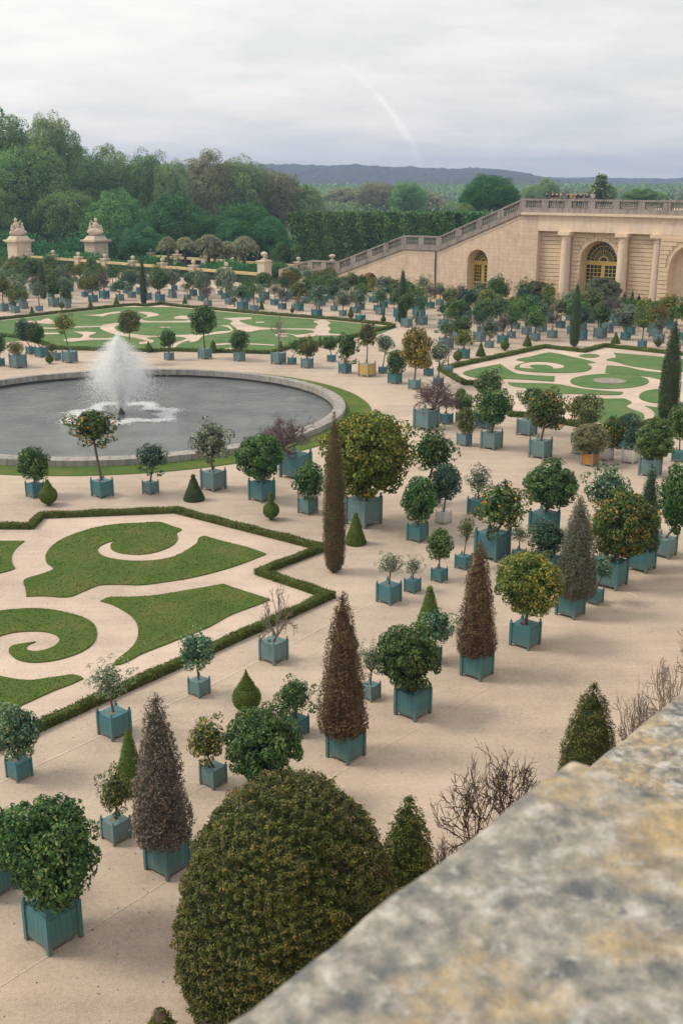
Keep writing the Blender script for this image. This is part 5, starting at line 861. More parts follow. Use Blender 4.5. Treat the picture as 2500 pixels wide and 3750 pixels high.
o, q = sheet('lawn', FAR_LAWN, .045, .002, M['lawn_far'], False)
for si, sw in enumerate(SWIRLS): sheet('parterre_path', sw, .052 + .002*si, None, M['gravel_path'], True)
for li, ln in enumerate(LINES):
    mb = MB()
    for (x0, y0), (x1, y1) in zip(ln, ln[1:]):
        L_ = math.hypot(x1-x0, y1-y0); nx, ny = -(y1-y0)/L_*(.03 if li == 0 else .016), (x1-x0)/L_*(.03 if li == 0 else .016)
        mb.add([(x0+nx,y0+ny,.008),(x0-nx,y0-ny,.008),(x1-nx,y1-ny,.008),(x1+nx,y1+ny,.008)], [(0,1,2,3)])
    tag(put('gravel_line', mb.mesh('gravel_line', [M['line']])), kind='structure')
# hedges
for pts, wd, ht, lab in HEDGES:
    dense = pts is HEDGES[0][0]
    n = len(pts); P_ = [np.array(p) for p in pts]; mb = MB(); off = []
    for i in range(n):
        d1 = P_[i] - P_[i-1] if i else P_[1] - P_[0]; d2 = P_[(i+1) % n] - P_[i] if i < n-1 else d1
        d1 = d1/np.linalg.norm(d1); d2 = d2/np.linalg.norm(d2); m_ = np.array([-(d1+d2)[1], (d1+d2)[0]]); m_ /= np.linalg.norm(m_) + 1e-9
        k = 1/max(.45, m_ @ np.array([-d1[1], d1[0]])); off.append(m_*k)
    vs = []
    for p, o_ in zip(P_, off):
        for sx, z in ((-.5, 0), (-.5, ht*.92), (0, ht), (.5, ht*.92), (.5, 0)): vs.append((p[0] + o_[0]*sx*wd*.92, p[1] + o_[1]*sx*wd*.92, z))
    fs = []
    for i in range(n-1):
        for j in range(4): a_ = i*5 + j; fs.append((a_, a_+1, a_+6, a_+5))
    fs += [(0, 1, 2, 3, 4), tuple((n-1)*5 + j for j in (4, 3, 2, 1, 0))]
    Cs = []; Ns = []
    for i in range(n-1):
        d1 = P_[i+1] - P_[i]; L_ = np.linalg.norm(d1); u = d1/L_; v = np.array([-u[1], u[0]])
        k = int(L_*(1150 if dense else 260)); t = rng.random(k); side = rng.choice(3, k, p=[.3, .4, .3])
        x = np.where(side == 0, -.5, np.where(side == 2, .5, rng.uniform(-.5, .5, k)))*wd; z = np.where(side == 1, ht, rng.uniform(0, ht, k))
        x += rng.normal(size=k)*.02; z += rng.normal(size=k)*.022 + .02*np.sin(t*L_*3)
        o_ = (1-t)[:, None]*off[i] + t[:, None]*off[i+1]
        C = np.c_[P_[i][None] + d1*t[:, None] + o_*x[:, None], z]
        nr_ = np.where((side == 1)[:, None], [[0, 0, 1.0]], np.c_[v[0]*np.sign(x), v[1]*np.sign(x), np.zeros(k)]); Cs.append(C); Ns.append(nr_)
    C = np.vstack(Cs); Nn = np.vstack(Ns)
    me = quads_mesh('box_hedge', leaves(C, Nn, .055 if dense else .11, .6, .7), len(C), np.clip(rng.normal(.5, .28, len(C)), 0, 1), (vs, fs))
    tag(put('box_hedge', me, None, mat=FOL['box']), lab, 'hedge')
# ------------------------------------------------------------ pool
PC = (-14.93, 72.62); PR = 15.2
t_ = empty('round_pool', (PC[0], PC[1], 0)); tag(t_, 'large round pool with a weathered stone rim and a fountain in it', 'pool')
mb = MB(); mb.lathe([(14.47, .28), (14.47, -.64)], 120); mb.f = mb.f[:-2]; mb.mi = mb.mi[:-2]
mb.f = [f[::-1] for f in mb.f]
put('basin_wall', mb.mesh('basin_wall', [M['basin']]), t_)
NS = 84; mb = MB(); da = 2*math.pi/NS; r0, r1 = 14.42, PR; k = 4; vs = []
for zz_ in (.02, .40):
    for rr in (r0, r1):
        for i in range(k+1): a = da*.985*i/k; vs.append((rr*math.cos(a), rr*math.sin(a), zz_ + (0.035 if rr == r0 and zz_ > .1 else 0)))
n1_ = k+1; fs = []
for i in range(k):
    fs += [(2*n1_+i, 3*n1_+i, 3*n1_+i+1, 2*n1_+i+1), (i, 2*n1_+i, 2*n1_+i+1, i+1), (n1_+i, n1_+i+1, 3*n1_+i+1, 3*n1_+i)]
fs += [(0, n1_, 3*n1_, 2*n1_), (k, 2*n1_+k, 3*n1_+k, n1_+k)]
mb.add(vs, fs); rim = mb.mesh('rim_stone', [M['rim']])
for i in range(NS):
    put('rim_stone', rim, t_, (0, 0, random.uniform(-.012, .012)), da*i, (1 + random.uniform(-.0012, .0012),)*2 + (1,))
mb = MB(); mb.lathe([(.001, -.16), (7, -.16), (14.48, -.16)], 96); mb.f = mb.f[:-1][:len(mb.f)-2]; 
wo = put('water', mb.mesh('water', [M['water']]), None, (PC[0], PC[1], 0)); tag(wo, kind='structure')
mb = MB(); seg = 140; vs = []
for i in range(seg):
    a = 2*math.pi*i/seg; vs += [((PR-.02)*math.cos(a), (PR-.02)*math.sin(a), .05), (16.95*math.cos(a), 16.95*math.sin(a), .05), (17.0*math.cos(a), 17.0*math.sin(a), .0)]
fs = []
for i in range(seg):
    j = (i+1) % seg; fs += [(3*i, 3*i+1, 3*j+1, 3*j), (3*i+1, 3*i+2, 3*j+2, 3*j+1)]
mb.add(vs, fs); tag(put('grass_ring', mb.mesh('grass_ring', [M['lawn']]), None, (PC[0], PC[1], 0)), kind='structure')
# fountain: nozzle and a burst of droplets, foam where it falls
ft = empty('fountain', (PC[0] + .05, PC[1] - .2, -.12)); tag(ft, 'white jet fountain bursting up from the middle of the round pool', 'fountain')
mb = MB(); mb.lathe([(.30, -.3), (.22, .1), (.13, .2), (.11, .55), (.16, .6), (.1, .75)], 12)
put('nozzle', mb.mesh('nozzle', [M['iron']], True), ft)
def drops(n, f, size):
    C = f(n); u = sph(len(C)); return leaves(C, u, size, .9, 1.0, .6)
def jetpts(n):
    # parabolic sprays: many nozzles; the wide ones rise less high than the middle ones
    sp = np.abs(rng.normal(0, 1.5, n)) + .05; vz = (9.9 - .95*sp)*np.sqrt(rng.uniform(.55, 1, n)); vz = np.maximum(vz, 3.5); a = rng.uniform(0, 2*math.pi, n)
    tt = rng.beta(1.3, 1.3, n)*2*vz/9.8; r = sp*tt*(1.15 + .22*rng.normal(size=n)); z = vz*tt - 4.9*tt*tt + .5
    k_ = rng.random(n) < np.exp(-np.maximum(r - 1.5, 0)**2/.9); r, z, a = r[k_], z[k_], a[k_]
    return np.c_[np.cos(a)*r, np.sin(a)*r, np.maximum(z, .02)]
def corepts(n):
    z = rng.beta(1.1, 1.3, n)*4.6 + .4; r = np.abs(rng.normal(0, 1, n))*(.10 + .16*(4.8 - z)/4)
    a = rng.uniform(0, 2*math.pi, n); return np.c_[np.cos(a)*r, np.sin(a)*r, z]
A1 = drops(170000, jetpts, .05); A2 = drops(14000, corepts, .085)
Q = np.vstack([A1, A2]); me = quads_mesh('jet', Q, len(Q), np.ones(len(Q)))
jo = put('water_jet', me, ft, mat=M['spray'])
def foam(n):
    a = rng.uniform(0, 2*math.pi, n); k = .5 + .5*np.sin(a*5 + 1)*np.sin(a*2); r = 2.3 + k*1.6 + rng.normal(0, .35, n); 
    return np.c_[np.cos(a)*r, np.sin(a)*r*1.0, rng.uniform(.005, .03, n)]
C = foam(15000); fm = leaves(C, np.tile([0, 0, 1.0], (len(C), 1)), .13, .7, .25, .6)
put('foam', quads_mesh('foam', fm, len(fm), np.ones(len(fm))), ft, mat=M['spray'])
# ------------------------------------------------------------ long stone wall with stairs balustrade and arched windows
XA = math.atan2(E2[1], E2[0])
def W0(s_, d, z): return (s_, d, z)
wall = empty('orangery_wall', (P0[0], P0[1], 0), XA); tag(wall, 'long pale stone garden wall stepping up to a columned front with arched yellow windows', 'stone building')
TOP = [(-49.0, .55), (-48.5, .6), (-42.6, 2.1), (-37.4, 2.15), (-25.6, 6.1), (-19.8, 6.15), (-7.4, 11.0), (11.25, 11.0)]      # top of plain wall below the coping
def topz(s_):
    for (a, za), (b, zb) in zip(TOP, TOP[1:]):
        if a <= s_ <= b: return za + (zb - za)*(s_ - a)/(b - a)
    return TOP[-1][1] if s_ > 0 else TOP[0][1]
def arch_wall(name, s0, s1, topf, dpt, arches, mat, thick=.4, step=1.0, parent=None):
    """arches: (centre, halfwidth, springing, reveal depth)"""
    mb = MB(); ss = set([s0, s1]); x = s0
    while x < s1: ss.add(round(x, 3)); x += step
    for p, _ in TOP:
        if s0 < p < s1: ss.add(p)
    for c0, hw, sp, rv in arches:
        for i in range(17): ss.add(round(c0 - hw*math.cos(math.pi*i/16), 4))
    ss = sorted(x for x in ss if s0 <= x <= s1)
    def lo(x, side):
        for c0, hw, sp, rv in arches:
            if abs(x - c0) < hw - 1e-3 or (abs(abs(x - c0) - hw) <= 1e-3 and side*(c0 - x) > 0): return sp + math.sqrt(max(0, hw*hw - (x - c0)**2))
        return 0
    for a, b in zip(ss, ss[1:]):
        mid = (a + b)/2; inn = any(abs(mid - c0) < hw for c0, hw, _, _ in arches)
        za, zb = (lo(a, 1), lo(b, -1)) if inn else (0, 0)
        mb.add([(a, dpt, za), (b, dpt, zb), (b, dpt, topf(b)), (a, dpt, topf(a))], [(0, 1, 2, 3)])
    for c0, hw, sp, rv in arches:
        pr = [(c0 - hw, 0)] + [(c0 - hw*math.cos(math.pi*i/16), sp + hw*math.sin(math.pi*i/16)) for i in range(17)] + [(c0 + hw, 0)]
        for (a, za), (b, zb) in zip(pr, pr[1:]): mb.add([(a, dpt, za), (b, dpt, zb), (b, dpt + rv, zb), (a, dpt + rv, za)], [(3, 2, 1, 0)])
    return put(name, mb.mesh(name, [mat]), parent or wall)
arch_wall('stair_wall', -49.0, -5.1, topz, 0, [(-13.75, 1.55, 5.05, 1.5), (-31.5, 1.45, 1.35, 1.3)], M['stone'])
# recessed wall behind the columns, faced in courses
RD = .75
mb = MB(); mb.box(-5.1, 11.25, -.0, 1.6, 9.15, 11.0); put('entablature', mb.mesh('ent', [M['stone_plain']]), wall)
mb = MB(); mb.add([(-5.1, 0, 0), (-5.1, RD+.2, 0), (-5.1, RD+.2, 9.15), (-5.1, 0, 9.15)], [(3, 2, 1, 0)]); put('wall_return', mb.mesh('ret', [M['stone_plain']]), wall)
AC, AH, AS = 2.86, 2.43, 5.75
arch_wall('recess_wall', -5.1, 11.25, lambda x: 9.15, RD + .14, [(AC, AH, AS, 1.4)], M['stone_warm'])
ch = .47; nrow = int(9.1/ch)
cmesh = {}
def course(sa, sb, z, h=ch, dp=.14, d0=RD, parent=wall, arch=None):
    if sb - sa < .15: return
    key = (round(sb - sa, 2), round(h, 2), dp)
    if key not in cmesh:
        m_ = MB(); L_ = sb - sa; g_ = .035; m_.add([(0,dp,0),(L_,dp,0),(L_,dp,h),(0,dp,h),(0,g_,g_*.6),(L_,g_,g_*.6),(L_,g_,h-g_*.6),(0,g_,h-g_*.6)][:8], [(4,5,6,7),(0,1,5,4),(7,6,2,3),(0,4,7,3),(1,2,6,5)])
        m_.v = [(x, (y if y == dp else 0), z_) for x, y, z_ in m_.v]
        cmesh[key] = m_.mesh('stone_course', [M['stone_warm']])
    put('stone_course', cmesh[key], parent, (sa, d0 + random.uniform(-.015, .015), z))
for r_ in range(nrow):
    z = r_*ch + .02; zm = z + ch
    for sa, sb in ((-5.08, -1.95), (6.8, 9.88)): course(sa, sb, z, ch*.93)
    hw = AH + .02 if zm <= AS else (math.sqrt(max(0, (AH+.42)**2 - (z - AS)**2)) if z - AS < AH + .42 else 0)
    course(-.65, AC - hw, z, ch*.93) if hw else course(-.65, AC - .05, z, ch*.93)
    course(AC + hw, 5.5, z, ch*.93) if hw else course(AC + .0, 5.5, z, ch*.93)
nv = 17
for i in range(nv):
    a0, a1 = math.pi*i/nv + .008, math.pi*(i+1)/nv - .008; m_ = MB(); vs = []
    for dd in (RD - .03, RD + .14):
        for rr in (AH + .005, AH + .46):
            for a in (a0, a1): vs.append((AC - rr*math.cos(a), dd, AS + rr*math.sin(a)))
    m_.add(vs, [(0,1,3,2),(4,6,7,5),(0,4,5,1),(2,3,7,6),(0,2,6,4),(1,5,7,3)]); put('arch_stone', m_.mesh('arch_stone', [M['stone_warm']]), wall)
# columns
mb = MB(); r_ = .62
mb.box(-.85, .85, -.85, .85, 0, .35); mb.lathe([(r_*1.28, .35), (r_*1.28, .55), (r_*1.08, .62), (r_*1.03, .8), (r_, 3), (r_*.88, 8.1), (r_*.88, 8.2), (r_*.98, 8.25), (r_*.9, 8.3), (r_*.9, 8.5), (r_*1.2, 8.75)], 24); mb.box(-.78, .78, -.78, .78, 8.75, 9.15)
colm = mb.mesh('column', [M['stone_plain']])
for s_ in (-1.3, 6.14, 10.5): put('column', colm, wall, (s_, .25, 0))
# mouldings along the flat and sloping tops, coping plinth, rail, piers and balusters
def strip(name, mat, prof_lo, prof_hi, d0, d1, segs, zf=None, parent=None):
    """a band that follows the wall top: z from topz+prof_lo to topz+prof_hi between depth d0..d1"""
    mb = MB()
    for sa, sb in segs:
        za, zb = topz(sa), topz(sb)
        vs = [(sa, d0, za+prof_lo), (sb, d0, zb+prof_lo), (sb, d1, zb+prof_lo), (sa, d1, za+prof_lo), (sa, d0, za+prof_hi), (sb, d0, zb+prof_hi), (sb, d1, zb+prof_hi), (sa, d1, za+prof_hi)]
        mb.add(vs, [(3,2,1,0),(4,5,6,7),(0,1,5,4),(1,2,6,5),(2,3,7,6),(3,0,4,7)])
    return put(name, mb.mesh(name, [mat]), parent or wall)
SEG = [(TOP[i][0], TOP[i+1][0]) for i in range(1, len(TOP)-1)]
bal = empty('balustrade', (P0[0], P0[1], 0), XA); tag(bal, 'grey weathered stone balustrade climbing in three flights along the top of the wall', 'balustrade')
strip('cornice', M['stone_plain'], 0, .28, -.42, .5, SEG[-1:]); strip('string_course', M['stone_plain'], -.35, -.22, -.06, .02, SEG[:-1])
strip('plinth', M['stone_grey'], .28, .82, -.12, .6, SEG[-1:], parent=bal); strip('plinth', M['stone_grey'], .002, .72, -.10, .6, SEG[:-1], parent=bal)
strip('plinth_moulding', M['stone_grey'], .06, .2, -.2, .5, SEG[:-1], parent=bal)
strip('handrail', M['stone_grey'], 1.66, 1.86, -.13, .42, SEG, parent=bal)
mb = MB(); mb.lathe([(.10, 0), (.10, .08), (.06, .12), (.12, .32), (.115, .42), (.055, .66), (.085, .78), (.10, .82), (.10, .86)], 8); balm = mb.mesh('baluster', [M['stone_grey']])
mb = MB(); mb.box(-.45, .45, -.05, .35, -.1, .95); pierm = mb.mesh('pier', [M['stone_grey']])
nbal = 0
for sa, sb in SEG:
    L_ = sb - sa; npan = max(1, round(L_/3.2)); pl = L_/npan
    for i in range(npan + 1):
        s_ = sa + i*pl
        if i == npan and sb != SEG[-1][1]: continue
        put('pier', pierm, bal, (s_, -.05, topz(s_) + .76))
    for i in range(npan):
        nb_ = int((pl - 1.0)/.30)
        for k in range(nb_):
            s_ = sa + i*pl + .5 + (pl - 1.0)*(k + .5)/nb_; put('baluster', balm, bal, (s_, .12, topz(s_) + .80)); nbal += 1
# projecting block at the right
mb = MB()
blk = empty('wall_projection', (P0[0], P0[1], 0), XA); tag(blk, 'rusticated block of the stone front cut by the right edge, with an arched niche', 'stone building')
arch_wall('block_face', 11.26, 24.0, lambda x: 9.15, -.9, [(14.9, 2.43, 5.75, 1.3)], M['stone_warm'], parent=blk)
mb = MB(); mb.box(11.26, 24, -.92, 3, 9.15, 11.0); mb.add([(11.26, -.9, 0), (11.26, 1.4, 0), (11.26, 1.4, 9.15), (11.26, -.9, 9.15)], [(0, 1, 2, 3), (3, 2, 1, 0)]); put('block_entablature', mb.mesh('be', [M['stone_plain']]), blk)
mb = MB(); mb.box(12.3, 17.5, .35, .45, 0, 8.5); put('niche_back', mb.mesh('nb', [M['stone_plain']]), blk)
for r_ in range(nrow):
    z = r_*ch + .02; zm = z + ch; hw = 2.46 if zm <= 5.75 else (math.sqrt(max(0, 2.85**2 - (z - 5.75)**2)) if z - 5.75 < 2.85 else 0)
    course(11.28, 14.9 - (hw or .02), z, ch*.93, d0=-1.03, parent=blk); course(14.9 + (hw or .02), 23.9, z, ch*.93, d0=-1.03, parent=blk)
mb = MB(); mb.box(11.1, 24, -1.35, 3, 11.0, 11.28); put('block_cornice', mb.mesh('bc', [M['stone_plain']]), blk)
mb = MB(); mb.box(11.2, 24, -1.05, -.3, 11.28, 11.82); mb.box(11.2, 24, -1.08, -.4, 12.7, 12.88); put('block_rail', mb.mesh('br', [M['stone_grey']]), blk)
for i in range(5): put('block_pier', pierm, blk, (11.65 + i*3.1, -.98, 11.78))
for i in range(4):
    for k in range(7): put('baluster', balm, blk, (12.3 + i*3.1 + k*.30, -.75, 11.82))
# terrace fill behind the wall and stair slope
mb = MB(); mb.box(-7.4, 30, 2.9, 40, 0, 11.05); put('terrace_body', mb.mesh('tb', [M['gravel_path']]), wall)
mb = MB()
for (a, za), (b, zb) in zip(TOP[1:-2], TOP[2:-1]): mb.add([(a, .45, za), (b, .45, zb), (b, 8, zb), (a, 8, za), (a, 8, 0), (b, 8, 0)], [(0, 1, 2, 3), (3, 2, 5, 4)])
mb.add([(-7.4, 3, 0), (-7.4, 8, 0), (-7.4, 8, 11), (-7.4, 3, 11)], [(0, 1, 2, 3)]); put('stair_slope', mb.mesh('ss', [M['stone_grey']]), wall)
mb = MB(); mb.tube((-20.3, -.1, 0), (-20.3, -.1, 6.2), .08, .08, 8); tag(put('downpipe', mb.mesh('dp', [M['iron']]), None, (P0[0], P0[1], 0), XA), 'dark downpipe running down the middle of the stair wall', 'pipe')
# urn-topped finials
mb = MB(); mb.box(-.35, .35, -.35, .35, 0, .25); mb.lathe([(.22, .25), (.14, .4), (.14, .5), (.42, .75), (.55, 1.0), (.5, 1.1), (.3, 1.2), (.05, 1.32)], 12); urn = mb.mesh('urn', [M['stone_pier']])
tag(put('stone_urn', urn, None, WP(-38.5, .1, 4.0), XA, (.9, .9, .75)), 'pale stone urn on the lowest landing of the stair balustrade', 'urn')
# windows
def window(cx, hw, sp, dpt, parent, doorh, cols, door=False):
    t = put('window_frame', None, parent) if False else None
    mb = MB(); bar = .1
    # outer arch frame
    def ring(r0_, r1_, d0, d1, n=20, base=sp):
        for i in range(n):
            a0, a1 = math.pi*i/n, math.pi*(i+1)/n; vs = []
            for dd in (d0, d1):
                for rr in (r0_, r1_):
                    for a in (a0, a1): vs.append((cx - rr*math.cos(a), dd, base + rr*math.sin(a)))
            mb.add(vs, [(0,1,3,2),(4,6,7,5),(0,4,5,1),(2,3,7,6)])
    ring(hw - .2, hw, dpt - .12, dpt)
    ring(hw*.20, hw*.27, dpt - .08, dpt); ring(hw*.50, hw*.53, dpt - .06, dpt); ring(hw*.72, hw*.75, dpt - .06, dpt)
    nr = 13 if door else 9
    for i in range(1, nr):
        a = math.pi*i/nr; u = Vector((-math.cos(a), 0, math.sin(a))); p = Vector((cx, dpt - .04, sp)) + u*hw*.25; q = Vector((cx, dpt - .04, sp)) + u*(hw - .1); mb.tube(p, q, .035, .035, 4)
    mb.box(cx - hw, cx + hw, dpt - .14, dpt, sp - .45, sp + .05)
    for x0, x1 in ((cx - hw, cx - hw + .22), (cx - .24, cx + .24), (cx + hw - .22, cx + hw)): mb.box(x0, x1, dpt - .10, dpt, 0, sp - .45)
    z = sp - .45; rows = []
    while z > .6:
        z2 = max(z - doorh, .5); rows.append((z2, z)); mb.box(cx - hw + .22, cx + hw - .22, dpt - .09, dpt, z2 - .22, z2); z = z2 - .22
    for z2, z1 in rows:
        for x0, x1 in ((cx - hw + .22, cx - .24), (cx + .24, cx + hw - .22)):
            for k in range(1, cols): x = x0 + (x1 - x0)*k/cols; mb.box(x - .035, x + .035, dpt - .06, dpt, z2, z1)
            nr2 = max(2, int((z1 - z2)/.42))
            for k in range(1, nr2): zz_ = z2 + (z1 - z2)*k/nr2; mb.box(x0, x1, dpt - .055, dpt, zz_ - .035, zz_ + .035)
    fr = put('window_frame', mb.mesh('window_frame', [M['gold']]), parent)
    mb = MB(); pts = [(cx - hw, 0)] + [(cx - hw*math.cos(math.pi*i/20), sp + hw*math.sin(math.pi*i/20)) for i in range(21)] + [(cx + hw, 0)]
    mb.add([(x, dpt + .03, z) for x, z in pts], [tuple(range(len(pts)))]); put('glass', mb.mesh('glass', [M['glass']]), fr)
window(AC, AH, AS, RD + 1.3, wall, 2.2, 4, True)
window(-13.75, 1.55, 5.05, 1.4, wall, 2.1, 3)
window(-31.5, 1.45, 1.35, 1.2, wall, 2.1, 3)
mb = MB(); mb.box(-49, -5.12, -.12, .0, 0, .95); mb.box(-49, -5.12, -.16, .0, .95, 1.05)
put('wall_base', mb.mesh('wb', [M['stone_plain']]), wall) if False else None
# ------------------------------------------------------------ stone barrier, gate piers, sculptures
br = empty('stone_barrier', (P0[0], P0[1], 0), XA); tag(br, 'low stone barrier with pale yellow coping and square posts, running left from the wall', 'barrier')
mb = MB(); mb.box(0, 7.6, -.3, .3, 1.22, 1.62); cop = mb.mesh('coping', [M['coping_yellow']])
mb = MB(); mb.box(-.55, .55, -.55, .55, 0, 1.9); mb.box(-.68, .68, -.68, .68, 1.9, 2.08); mb.lathe([(.3, 2.08), (.16, 2.2), (.38, 2.5), (.32, 2.75), (.05, 2.9)], 10); post = mb.mesh('post', [M['stone_pier']])
mb = MB(); mb.box(0, 7.6, -.22, .22, 0, .35)
for k in range(24): mb.box(.2 + k*.31, .26 + k*.31, -.03, .03, .35, 1.22)
gril = mb.mesh('grille', [M['iron']])
for k in range(8):
    s_ = -113.5 + 7.6*k; put('coping', cop, br, (s_, 0, 0)); put('grille', gril, br, (s_, 0, 0)); put('post', post, br, (s_, 0, 0))
br2 = empty('stone_barrier', WP(-98, 16, 0), XA); tag(br2, 'second stone barrier with pale coping seen behind the first one', 'barrier')
for k in range(6): put('coping', cop, br2, (7.6*k, 0, 0)); put('grille', gril, br2, (7.6*k, 0, 0)); put('post', post, br2, (7.6*k, 0, 0))
mb = MB(); mb.box(-.75, .75, -.75, .75, 0, 3.3); mb.box(-.9, .9, -.9, .9, 3.3, 3.5); ep = put('end_pier', mb.mesh('ep', [M['stone_pier']]), None, WP(-52.0, 0, 0), XA)
ep.name = 'gate_post'; tag(ep, 'square pale stone post at the right end of the barrier', 'stone post')
tag(put('stone_urn', urn, None, WP(-52.0, 0, 3.5), XA), 'pale stone urn on the square post at the end of the barrier', 'urn')
def lump(mb, c, r, sc=(1, 1, 1), n=10, seed=0):
    rr = np.random.default_rng(seed)
    vs = []; fs = []; ph = rr.uniform(0, 6, 3)
    for j in range(n+1):
        th = math.pi*j/n
        for i in range(12):
            a = 2*math.pi*i/12; k = 1 + .12*math.sin(3*a + ph[0]) + .10*math.sin(4*th + 2*a + ph[1])
            vs.append((c[0] + r*k*sc[0]*math.sin(th)*math.cos(a), c[1] + r*k*sc[1]*math.sin(th)*math.sin(a), c[2] + r*k*sc[2]*math.cos(th)))
    for j in range(n):
        for i in range(12): p = j*12 + i; q = j*12 + (i+1) % 12; fs.append((p, p+12, q+12, q))
    mb.add(vs, fs)
def gate_pier(x, y, lab, sd_, lab2):
    t = empty('gate_pier', (x, y, 0), XA); tag(t, lab, 'gate pier')
    mb = MB(); mb.box(-1.75, 1.75, -1.75, 1.75, 0, .5); mb.box(-1.55, 1.55, -1.55, 1.55, .5, 3.9)
    for k in range(1, 7): z = .5 + k*.5
    put('shaft', mb.mesh('shaft', [M['stone_pier']]), t)
    mb = MB(); mb.box(-1.75, 1.75, -1.75, 1.75, 3.9, 4.1); mb.box(-2.05, 2.05, -2.05, 2.05, 4.1, 4.4); mb.box(-1.6, 1.6, -1.6, 1.6, 4.4, 5.1, taper=.45)
    put('cornice', mb.mesh('gp_cornice', [M['stone_pier']]), t)
    s_ = empty('sculpture', (x, y, 5.08), XA); s_.rotation_euler[2] += sd_*.4; s_.scale = (1.25, 1.25, 1.45); tag(s_, lab2, 'sculpture')
    mb = MB(); r2 = np.random.default_rng(sd_); k = 1
    lump(mb, (0, 0, .45), .62, (1.9, 1.5, .85), seed=sd_); lump(mb, (-.15, 0, 1.15), .5, (.95, .75, 1.25), seed=sd_+1); lump(mb, (-.2*k, 0, 1.95), .24, (1, 1, 1.15), seed=sd_+2)
    lump(mb, (.65, .1, .95), .36, (.9, .8, 1.2), seed=sd_+3); lump(mb, (.7, .1, 1.45), .19, (1, 1, 1.1), seed=sd_+4); lump(mb, (-.8, -.2, .8), .33, (1, .8, 1.1), seed=sd_+5); lump(mb, (-.85, -.2, 1.2), .17, seed=sd_+6)
    mb.tube((.1, 0, 1.5), (.6, .2, 1.9), .14, .08, 6); mb.tube((-.4, 0, 1.5), (-.75, -.1, 1.15), .13, .09, 6); mb.tube((.1, -.4, .6), (.7, -.7, .2), .22, .14, 6)
    put('figure_group', mb.mesh('figure_group', [M['stone_pier']], True), s_)
gate_pier(-60.2, 209.0, 'left big square stone gate pier with moulded cornice', 3, 'stone sculpture group on the left gate pier')
gate_pier(-45.8, 209.0, 'right big square stone gate pier, half hidden by trees', 9, 'stone sculpture group on the right gate pier')
# ------------------------------------------------------------ plants in tubs
def leafprofile(kind):
    if kind == 'cone': return [(.01, 1.0), (.10, .975), (.26, .90), (.44, .76), (.62, .58), (.80, .38), (.94, .20), (1.0, .10), (.93, .04), (.70, .0)]
CR = dict(
 round=[crown('crown_round', 46, 115, .115, .70, .17, .27, aspect=.6) for _ in range(3)],
 loose=[crown('crown_loose', 30, 80, .12, .66, .20, .27, .3, aspect=.6) for _ in range(3)],
 sparse=[crown('crown_sparse', 34, 46, .085, .70, .22, .20, .35, aspect=.5) for _ in range(3)],
 big=[crown('crown_large', 95, 150, .085, .79, .09, .19, .3, aspect=.55), crown('crown_large', 80, 170, .088, .78, .10, .20, .3, aspect=.55)],
)
CR['ball'] = [crown('crown_ball', 70, 60, .09, .80, .03, .22, .2)]
def sortflip(p): return p[::-1]
CONE = [revolve_leaves('conical_yew', sortflip(leafprofile('cone')), 9000, .05, 20, .55, .035, .9, .90, .3, .03) for _ in range(1)]
def scaled_cone(h, a, seed):   # real-size conical yew
    pr = [(r*a, z*h) for r, z in sortflip(leafprofile('cone'))]
    return revolve_leaves('conical_yew', pr, int(min(30000, 8500*h*a)), .052, 24, .42, .035, .9, .86, .5, .05, .5, .05)
LM = dict(bare=[limbs('bare_branches', 8, .024, 4, .8, .86, -.95, M['twig'], 2, .7, .12) for _ in range(2)], norm=[limbs('branches', 6, .030, 2, .8, .75, -1.0) for _ in range(3)])
mb = MB(); mb.lathe([(1.25, 0), (1.0, .08), (.85, .5), (.8, 1.0)], 8); TR = mb.mesh('trunk', [M['bark']], True)
# tub pieces in unit side, height 1.12
mb = MB(); mb.box(-.44, .44, -.44, .44, .13, 1.02)
for z in (.12, .96): mb.box(-.475, .475, -.475, .475, z, z + .085)
T_BODY = mb.mesh('tub_body', [TUBM['teal']])
mb = MB(); mb.box(-.055, .055, -.055, .055, 0, 1.12); mb.lathe([(.03, 1.12), (.03, 1.15), (.055, 1.19), (.045, 1.24), (.01, 1.26)], 8); T_POST = mb.mesh('tub_post', [TUBM['teal']])
mb = MB(); mb.box(-.08, .08, -.49, -.46, .19, .97); T_PLANK = mb.mesh('plank', [TUBM['teal']])
mb = MB()
for k in range(5): mb.box(-.42 + k*.168, -.42 + k*.168 + .158, -.485, -.46, .205, .96)
T_PANEL = mb.mesh('side_panel', [TUBM['teal']])
mb = MB()
n = 7; pts = []
for i in range(n+1):
    for j in range(n+1):
        x, y = -.44 + .88*i/n, -.44 + .88*j/n; pts.append((x, y, 1.0 + random.uniform(0, .03) + .03*(1 - (x*x + y*y)*4)))
mb.add(pts, [(i*(n+1)+j, (i+1)*(n+1)+j, (i+1)*(n+1)+j+1, i*(n+1)+j+1) for i in range(n) for j in range(n)]); T_SOIL = mb.mesh('soil', [M['soil']])
count = 0
